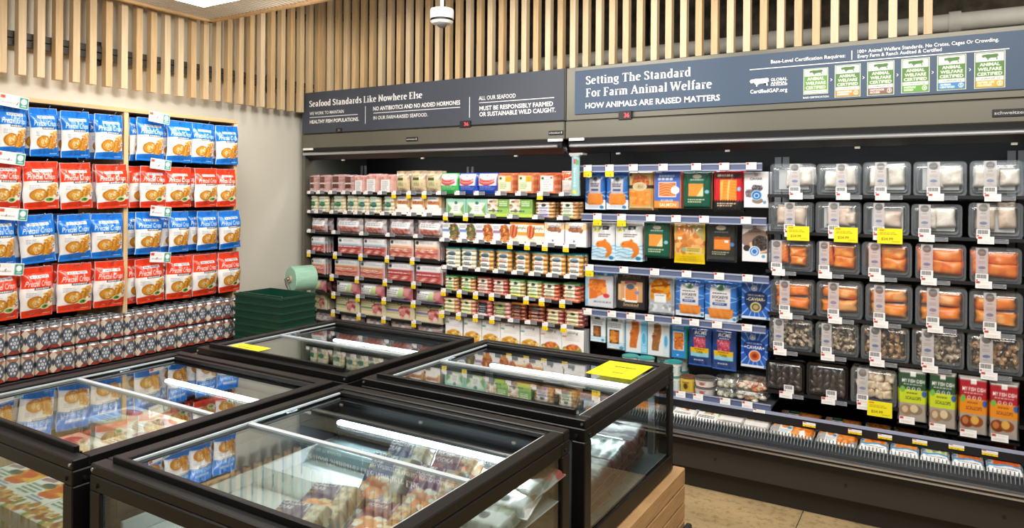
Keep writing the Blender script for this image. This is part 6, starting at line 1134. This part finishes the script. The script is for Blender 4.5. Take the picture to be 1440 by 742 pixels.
for k in range(2):
    yy = 3.90 + .145 * k; e = ' behind the front stack' if k else ''
    for q in range(2): clam(px1, yy, zt0 + q * .053, c1, ('upper' if q else 'lower') + ' clear tub of grey-green salad' + (e or ' on the low shelf'))
    clam(px2, yy, zt0, c3, 'clear tub of brown pieces' + (e or ' under the orange one')); clam(px2, yy, zt0 + .056, c2, 'clear tub of orange pieces' + (e or ' on the brown one'))
for i, (x, y, s) in enumerate(((957.5, 548, 0), (982, 552, 1), (1020, 560, 0), (1051, 566, 0))):
    p = onY(x, y, 3.81); price_tag((p.x, 3.807, .432), ('yellow-tabbed' if s else 'plain white') + ' price tag on the tub shelf rail, ' + ORD[i] + ' from left', bool(s), 0, 1.35, False, 'price tags of the tub shelf')
for i, (x, y) in enumerate(((1100, 228), (1430, 220))):
    p = onY(x, y, 4.4); IB(MB().box(p.x - .04, p.x - .005, 4.39, 4.4, p.z - 1.0, p.z + .03).box(p.x + .005, p.x + .04, 4.39, 4.4, p.z - 1.0, p.z + .03), 'wall_standard', M_GREY)
for i, (x, y) in enumerate(((512, 238), (662, 240))): p = onY(x, y, 4.4); IA(MB().box(p.x - .03, p.x - .012, 4.39, 4.4, p.z - 1.0, p.z + .03).box(p.x + .012, p.x + .03, 4.39, 4.4, p.z - 1.0, p.z + .03), 'wall_standard', M_GREY)
# ================================================================ four glass-topped chest freezers pushed together
M_OAK = mat('oak_cladding', 'bd9668', .5, noise=.18, nscale=7, stretch=(1, 1, 9)); M_FRAME = mat('freezer_frame', '0f0d0c', .42, .0, spec=.35); M_LINER = mat('freezer_liner', '737d82', .4, .3, noise=.12, nscale=6)
M_LINERW = mat('white_liner', 'd4dbdf', .5); M_FLED = mat('freezer_led', 'eef6ff', .4, emit=11.0); M_TRIMB = mat('clear_bar', 'c4ccd0', .25, .2)
def freezer(x0, x1, y0, y1, label, zf, liner, outer):
    t = thing('chest_freezer', label, 'freezer', (x0, y0, 0)); F = lambda mb, n, m_, par=None, **k: mb.obj(n, m_, par or t, (-x0, -y0, 0) if par is None else (0, 0, 0), **k)
    F(MB().box(x0 + .02, x1 - .02, y0 + .02, y1 - .02, .03, zf - .003, 0, .004), 'cabinet_base', M_BLACKS); F(MB().box(x0 + .012, x1 - .012, y0 + .012, y1 - .012, zf - .002, zf), 'liner', liner)
    F(MB().box(x0, x1, y0, y0 + .03, .475, .535, 0, .003).box(x0, x1, y1 - .03, y1, .475, .535, 0, .003).box(x0, x0 + .03, y0 + .03, y1 - .03, .475, .535, 0, .003).box(x1 - .03, x1, y0 + .03, y1 - .03, .475, .535, 0, .003), 'bottom_rail', M_FRAME)
    for px in (x0, x1 - .045):
        for py in (y0, y1 - .045): F(MB().box(px, px + .045, py, py + .045, .536, .819, 0, .003), 'corner_post', M_FRAME)
    top = MB(); w = .052
    for a, b, c, d in ((x0, x1, y0, y0 + w), (x0, x1, y1 - w, y1), (x0, x0 + w, y0 + w, y1 - w), (x1 - w, x1, y0 + w, y1 - w)): top.box(a, b, c, d, .82, .858, 0, .003)
    w = .040
    for a, b, c, d in ((x0 + .001, x1 - .001, y0 + .001, y0 + w), (x0 + .001, x1 - .001, y1 - w, y1 - .001), (x0 + .001, x0 + w, y0 + w, y1 - w), (x1 - w, x1 - .001, y0 + w, y1 - w)): top.box(a, b, c, d, .8585, .885, 0, .003)
    F(top, 'top_frame', M_FRAME)
    for k_, (a, b, c, d) in {'f': (x0 + .046, x1 - .046, y0 + .008, y0 + .014), 'b': (x0 + .046, x1 - .046, y1 - .014, y1 - .008), 'l': (x0 + .008, x0 + .014, y0 + .046, y1 - .046), 'r': (x1 - .014, x1 - .008, y0 + .046, y1 - .046)}.items():
        F(MB().box(a, b, c, d, .536, .82), *(('side_glass', M_PANE) if k_ in outer else ('side_panel', mat('grey_side_panel', '4c5358', .45))))
    ym = (y0 + y1) / 2 + .005
    l1 = F(MB().box(x0 + .042, x1 - .042, y0 + .03, ym, .866, .870), 'sliding_lid', M_GLASS); F(MB().box(x0 + .045, x1 - .05, y0 + .030, y0 + .044, .871, .902, 0, .002).box(x0 + .045, x1 - .05, y0 + .044, y0 + .05, .871, .884), 'lid_handle', M_FRAME, l1)
    F(MB().box(x0 + .05, x1 - .05, ym - .014, ym + .002, .8705, .876), 'lid_edge', M_TRIMB, l1)
    l2 = F(MB().box(x0 + .042, x1 - .042, ym + .003, y1 - .042, .8615, .8655), 'sliding_lid', M_GLASS); F(MB().box(x0 + .046, x1 - .046, y1 - .064, y1 - .043, .866, .880, 0, .002), 'lid_handle', M_FRAME, l2)
    [F(MB().box(q, q + .009, y0 + .04, y1 - .04, .871, .876), 'slide_track', M_TRIMB) for q in (x0 + .043, x1 - .052)]
    F(MB().box(x0 + .05, x1 - .05, y1 - .13, y1 - .053, .775, .819, 0, .003).box(x0 + .05, x1 - .05, y1 - .075, y1 - .053, .81, .855), 'light_housing', mat('blue_black', '1a2028', .35))
    F(MB().box(x0 + .12, x1 - .06, y1 - .152, y1 - .131, .805, .818, 0, .004), 'light_tube', M_FLED)
    for px in (x0 + .05, x1 - .078): F(MB().box(px, px + .028, y1 - .075, y1 - .05, zf, .774, 0, .002), 'inner_post', M_ALU)
    F(MB().box(x0 + .062, x1 - .05, ym - .002, ym + .002, zf, max(zf + .06, .70)), 'divider_glass', M_PANE)
    if 'l' not in outer: F(MB().box(x0 + .046, x0 + .056, y0 + .05, y1 - .05, zf, max(.675, zf + .04), 0, .002), 'liner_wall', liner)
    for (px, py, ax) in ((x0 + .03, y0, 'y'), (x1 - .03, y0, 'y'), (x1, y0 + .03, 'x'), (x1, y1 - .03, 'x')):
        s_ = (MB().tube([(px, py + .001, .835), (px, py - .004, .835)], .0055, 10) if ax == 'y' else MB().tube([(px - .001, py, .835), (px + .004, py, .835)], .0055, 10)); F(s_, 'screw', M_STEEL if False else M_BLACKS)
    for px, py in ((x0 + .012, y0), (x1 - .012, y0)): F(MB().tube([(px, py + .001, .872), (px, py - .002, .872)], .004, 8), 'rivet', M_ALU)
    clad = MB(); n = 6
    for q in range(n):
        a, b = .06 + q * .0688, .06 + q * .0688 + .0630
        if 'r' in outer: clad.box(x1 - .018, x1 + .03, y0 + (0 if 'f' not in outer else -.03), y1 + .06 * ('b' in outer), a, b, 0, .003)
        if 'l' in outer: clad.box(x0 - .03, x0 + .018, y0, y1, a, b, 0, .003)
        if 'f' in outer: clad.box(x0, x1 - .02, y0 - .03, y0 + .018, a, b, 0, .003)
        if 'b' in outer: clad.box(x0, x1 - .02, y1 - .018, y1 + .03, a, b, 0, .003)
    F(clad, 'wood_cladding', M_OAK)
    bp = MB()
    if 'r' in outer: bp.box(x1 + .031, x1 + .055, y0, y1 + .08 * ('b' in outer), .20, .245, 0, .006)
    if 'f' in outer: bp.box(x0, x1, y0 - .055, y0 - .031, .20, .245, 0, .006)
    if 'l' in outer: bp.box(x0 - .055, x0 - .031, y0, y1, .20, .245, 0, .006)
    if 'b' in outer: bp.box(x0, x1, y1 + .031, y1 + .055, .20, .245, 0, .006)
    F(bp, 'bumper_rail', M_BASE)
    p = onY(596, 615, y1 - .02); ll = MB(); xx = x0 + .32; ll.box(xx, xx + .14, y1 - .019, y1 - .0145, .742, .746)
    for c_ in (xx, xx + .14): ll.prism([(c_ - .012, .758), (c_ + .012, .758), (c_, .746)], 'y', y1 - .019, y1 - .0145); ll.prism([(c_ - .012, .730), (c_ + .012, .730), (c_, .742)], 'y', y1 - .019, y1 - .0145)
    F(ll, 'load_line', mat('load_line_red', '8c1f24', .5)); return t
FL = (-2.69, -1.815, .925, 1.80); FF = (-1.765, -.885, .94, 1.795); FBk = (-2.70, -1.825, 1.875, 2.70); FR = (-1.765, -.88, 1.885, 2.695)
freezer(*FL, 'glass-topped chest freezer with flat meal boxes nearest the can display', .545, M_LINER, 'lf'); freezer(*FF, 'glass-topped chest freezer with meal trays, nearest the viewer', .695, M_LINERW, 'rf')
MB().box(-1.70, -1.36, 1.60, 1.742, .697, .742, 0, .008).obj('load_shelf', mat('teal_grey_metal', '7f9498', .4, .3, noise=.15, nscale=30, stretch=(.5, 8, 8)), [o for o in COL.objects if o.name.startswith('chest_freezer')][-1], (1.765, -.94, 0)); freezer(*FBk, 'glass-topped chest freezer beside the green baskets', .545, M_LINER, 'lb'); freezer(*FR, 'glass-topped chest freezer with oak cladding nearest the fish case', .545, M_LINER, 'rb')
for F_, zz in ((FL, -1.2), (FF, .4), (FBk, -1.2), (FR, 0)): area('freezer_led_light', ((F_[0] + F_[1]) / 2 + .03, F_[3] - .1415, .803), ((F_[0] + F_[1]) / 2 + .03, F_[3] - .36, .55), .68, .018, 2.6 + zz, (.93, .97, 1))
def notice(lab, pts, z):
    xs = [p[0] for p in pts]; ys = [p[1] for p in pts]; w, h = max(xs) - min(xs), max(ys) - min(ys)
    A = Art(48, 40, 'f3dc10', w / h).lines(.3, .3, .8, .42, 1, '6a5c10', 3, .6).lines(.15, .46, .85, .6, 2, '9c8c14', 5, .45).lines(.45, .68, .75, .78, 1, 'c06018', 6, .7).lines(.1, .12, .35, .18, 1, 'b8a814', 7, .5)
    o = link('notice_sheet', shell_mesh('notice_sheet', w, h, A, lambda U, V: .0006 + 0 * U, lambda U, V: .0006 + 0 * U, M_CARD, 'f3dc10'), None, (sum(xs) / len(xs), min(ys), z), (-math.pi / 2, 0, 0)); tag(o, lab, 'notice', 'yellow notices on the freezers')
notice('yellow notice sheet on the freezer lid beside the green baskets', [(-2.652, 1.935), (-2.655, 2.075), (-2.43, 2.06)], .8712 + .0); notice('yellow notice sheet on the oak-clad freezer corner', [(-1.085, 2.385), (-1.085, 2.612), (-.905, 2.6)], .8862)
# ---- what lies in the freezers
def flat_box(A, w, h, d, nm='meal_box'): return carton(nm, w, h, d, A, M_CARD, 'ddd8cc', .002)
def mb_art(v):
    A = Art(56, 52, 'efece4', 1.1)
    if v == 0: A.blobs(.5, .0, 1, .45, ['e89a2c', 'e0782c', 'f0b84c', 'd8602c'], 40, .09, 3).ell(.42, .25, .14, .08, '55685a').poly([(.05, .1), (.34, .04), (.36, .14), (.07, .2)], 'a87c84').lines(.08, .3, .5, .62, 4, '6a8c74', 3, .55).blobs(.05, .7, .95, .98, ['7ca04c', 'c8843c', 'e0b46c', 'a86430'], 44, .06, 4).lines(.5, .55, .9, .68, 2, '6f88a8', 5, .5)
    elif v == 1: A.rect(0, 0, 1, 1, 'e3d2b4').rect(.08, .1, .92, .5, 'eadfd0').ell(.4, .3, .26, .16, 'b05a58').ell(.5, .3, .18, .1, 'd89088').ell(.36, .38, .2, .07, '8c7070').rect(.05, .6, .6, .9, 'f0ece2').rect(.1, .52, .4, .6, 'a8c4b8').lines(.1, .66, .55, .86, 3, '9a8f80', 3).rect(.68, .58, .94, .9, 'd8b080')
    else: A.rect(0, 0, 1, .3, 'e8c24c').rect(0, .3, 1, .75, 'b8d8dc').rect(.06, .4, .94, .66, 'e4eef0').lines(.1, .44, .9, .62, 2, '7fa4b0', 4, .6).blobs(.5, .7, 1, 1, ['e0707c', 'e89ca0', 'd05a68'], 20, .08, 3).rect(0, .75, .5, 1, 'f0dca8')
    return A
mbm = [flat_box(mb_art(v), .205, .185, .045) for v in range(3)]
for r_ in range(3):
    for c_ in range(4):
        v = (0, 1, 2)[r_] if not (r_ == 0 and c_ == 3) else 0
        if r_ == 2 and c_ < 2: v = 1
        for lay_ in range((2, 5 if c_ > 1 else 3, 4)[r_]):
            o = link('meal_box', mbm[v], None, (-2.53 + c_ * .209, .985 + r_ * .195, .545 + .0235 + lay_ * .046), (-math.pi / 2, 0, 0)); tag(o, ('white boxes with orange food', 'beige box with pink meat', 'pale blue and yellow box')[v].replace('boxes', 'box') + ', ' + ORD[lay_] + ' layer up, ' + ORD[c_] + ' from left in freezer row ' + ('one', 'two', 'three')[r_], 'meal box', 'boxes in the freezer by the cans')
def meal_art(c, t1, t2, t3, food):
    A = Art(56, 62, 'b0b4b4', .9).rect(.0, .0, .66, 1, c).text(t1, .06, .12, .075, 'f0f0f0', .02, 0, .55, 'l').text(t2, .06, .23, .075, 'f0f0f0', .02, 0, .5, 'l').text(t3, .06, .34, .055, 'e8c040' if t3 == 'MAC' else 'e0603c', .02, 0, .4, 'l').ell(.4, .66, .26, .16, food[0]).blobs(.16, .5, .64, .84, food, 26, .07, 3, (.4, .66, .28, .2)).blobs(.68, .06, .96, .94, ['c8b8a0', 'b09c84', 'd8ccb8', '9c8870'] if t3 == 'MAC' else ['d8a06c', 'c08050', 'e8c8a0', 'b0643c'], 60, .06, 5).rect(.6, .04, .62, .3, 'e8e8f0'); return A
mm_ = [slab('meal_tray', .145, .155, .034, meal_art('2f2f6c', 'SCALLOPS', 'CRAB', 'MAC', ['e07c3c', 'f0a860', 'e8d0b0', 'c85c2c']), 4, M_GLOSS, 'b8bcbe', .002, .05), slab('meal_tray', .145, .155, .034, meal_art('6c2048', 'SHRIMP', 'VODKA', 'PASTA', ['e88c4c', 'f0c8a0', 'f4ece0', 'd8683c']), 5, M_GLOSS, 'b8bcbe', .002, .05)]
def at_z(px, py, z): p = onZ(px, py, z); return p.x, p.y
zl = .695
for (px, py, z, me, tilt, rz, dy, lab) in ((510, 724, .72, 0, 44, .1, .05, 'navy crab meal tray standing in the near freezer, front one'), (524, 708, .72, 0, 44, .1, .085, 'navy crab meal tray leaning behind the front navy one'), (576, 745, .72, 1, 42, .1, .05, 'plum shrimp meal tray standing in the near freezer, front one'), (592, 728, .72, 1, 42, .1, .085, 'plum shrimp meal tray leaning behind the front plum one'),
        (462, 725, .73, 0, 12, .3, -.06, 'navy crab meal tray lying flat beside the standing ones'), (420, 752, .73, 0, 12, .3, -.07, 'navy crab meal tray lying at the left of the near freezer'), (535, 752, .73, 1, 12, .15, -.06, 'plum shrimp meal tray lying flat in the near freezer')):
    x, y = at_z(px, py, z); o = link('meal_tray', mm_[me], None, (x, max(y + dy, 1.0), zl + (.012 if tilt > 40 else .018)), (-math.radians(90 - tilt), 0, rz)); tag(o, lab, 'meal tray', 'meal trays in the near freezer')
def vac_art(v):
    A = Art(44, 36, 'b4bab8', 1.25).blobs(0, 0, 1, 1, ['c4cac8', '98a09c', '8c9890', 'd4d8d6'], 50, .1, v + 2).blobs(.06, .1, .94, .6, [['a88c74', 'b89c80', '8c7460'], ['a05c50', 'b87468', '8c4c44'], ['7c8c7c', '98a490', 'b0b8a4']][v], 30, .1, v + 7).poly([(.06, .56), (.94, .6), (.92, .9), (.05, .86)], 'e8eaea').ell(.5, .72, .09, .09, '48505a'); return A
vm = [slab('frozen_fish_pack', .2, .16, .018, vac_art(v), v + 3, M_VAC, 'a4aaa8', .005, .05) for v in range(3)]
k = 0
for r_ in range(3):
    for c_ in range(3):
        o = link('frozen_fish_pack', vm[(r_ + c_) % 3], None, (-1.31 + c_ * .165 + (.02 if r_ % 2 else 0), 1.46 + r_ * .075, zl + .004 + .019 * r_ + .003 * c_), (-math.radians(80), 0, .15 * ((r_ + 2 * c_) % 3 - 1))); o.scale = (.79, 1, 1)
        tag(o, ('brown', 'reddish', 'greenish')[(r_ + c_) % 3] + ' frozen fish pack, ' + ORD[c_] + ' from left, ' + ('front', 'middle', 'back')[r_] + ' row of the near freezer', 'frozen fish pack', 'frozen fish in the near freezer')
bm_ = slab('frozen_meat_pack', .22, .30, .03, Art(40, 54, 'c8c8cc', .75).blobs(0, 0, 1, 1, ['d8d8dc', 'a8a4ac', 'e8e8ec', '908c98'], 60, .09, 4).rect(0, .9, 1, 1, '7a3c3c').rect(.94, 0, 1, 1, '7a4444').ell(.5, .2, .12, .07, '3c4048').rect(.08, .3, .9, .42, 'f0f0f2').lines(.2, .5, .8, .62, 3, '8c8c94', 4), 6, M_VAC, 'b0b0b4', .006, .03)
for k in range(9):
    c_, l_ = k % 3, k // 3
    o = link('frozen_meat_pack', bm_, None, (-1.03 + .008 * l_ - .01 * c_, 1.955 + .205 * c_ + .012 * l_, .549 + .036 * l_), (-math.radians(86), 0, .06 * (c_ - 1) + .05 * l_)); o.scale = (1, 1, .66); tag(o, 'silvery frozen meat pack, ' + ('bottom', 'middle', 'top')[l_] + ' of the ' + ORD[c_] + ' pile from the front in the oak-clad freezer', 'frozen meat pack', 'frozen meat piles')
for k in range(6):
    o = link('frozen_fish_pack', vm[k % 3], None, (-1.62 + .21 * (k % 2), 1.97 + .2 * (k // 2), .549), (-math.radians(84), 0, .1 * (k % 3 - 1))); tag(o, 'frozen fish pack lying ' + ORD[k] + ' along the floor of the oak-clad freezer', 'frozen fish pack', 'frozen fish in the oak-clad freezer')
# ---------------------------------------------------------------- label audit (console only)
for l_, os_ in LABELS.items():
    n_ = len(l_.split())
    if n_ < 4 or n_ > 16: print('LABELLEN', n_, l_)
    if len(os_) > 1: print('LABELDUP', len(os_), l_)
print('OBJ', len(COL.objects))
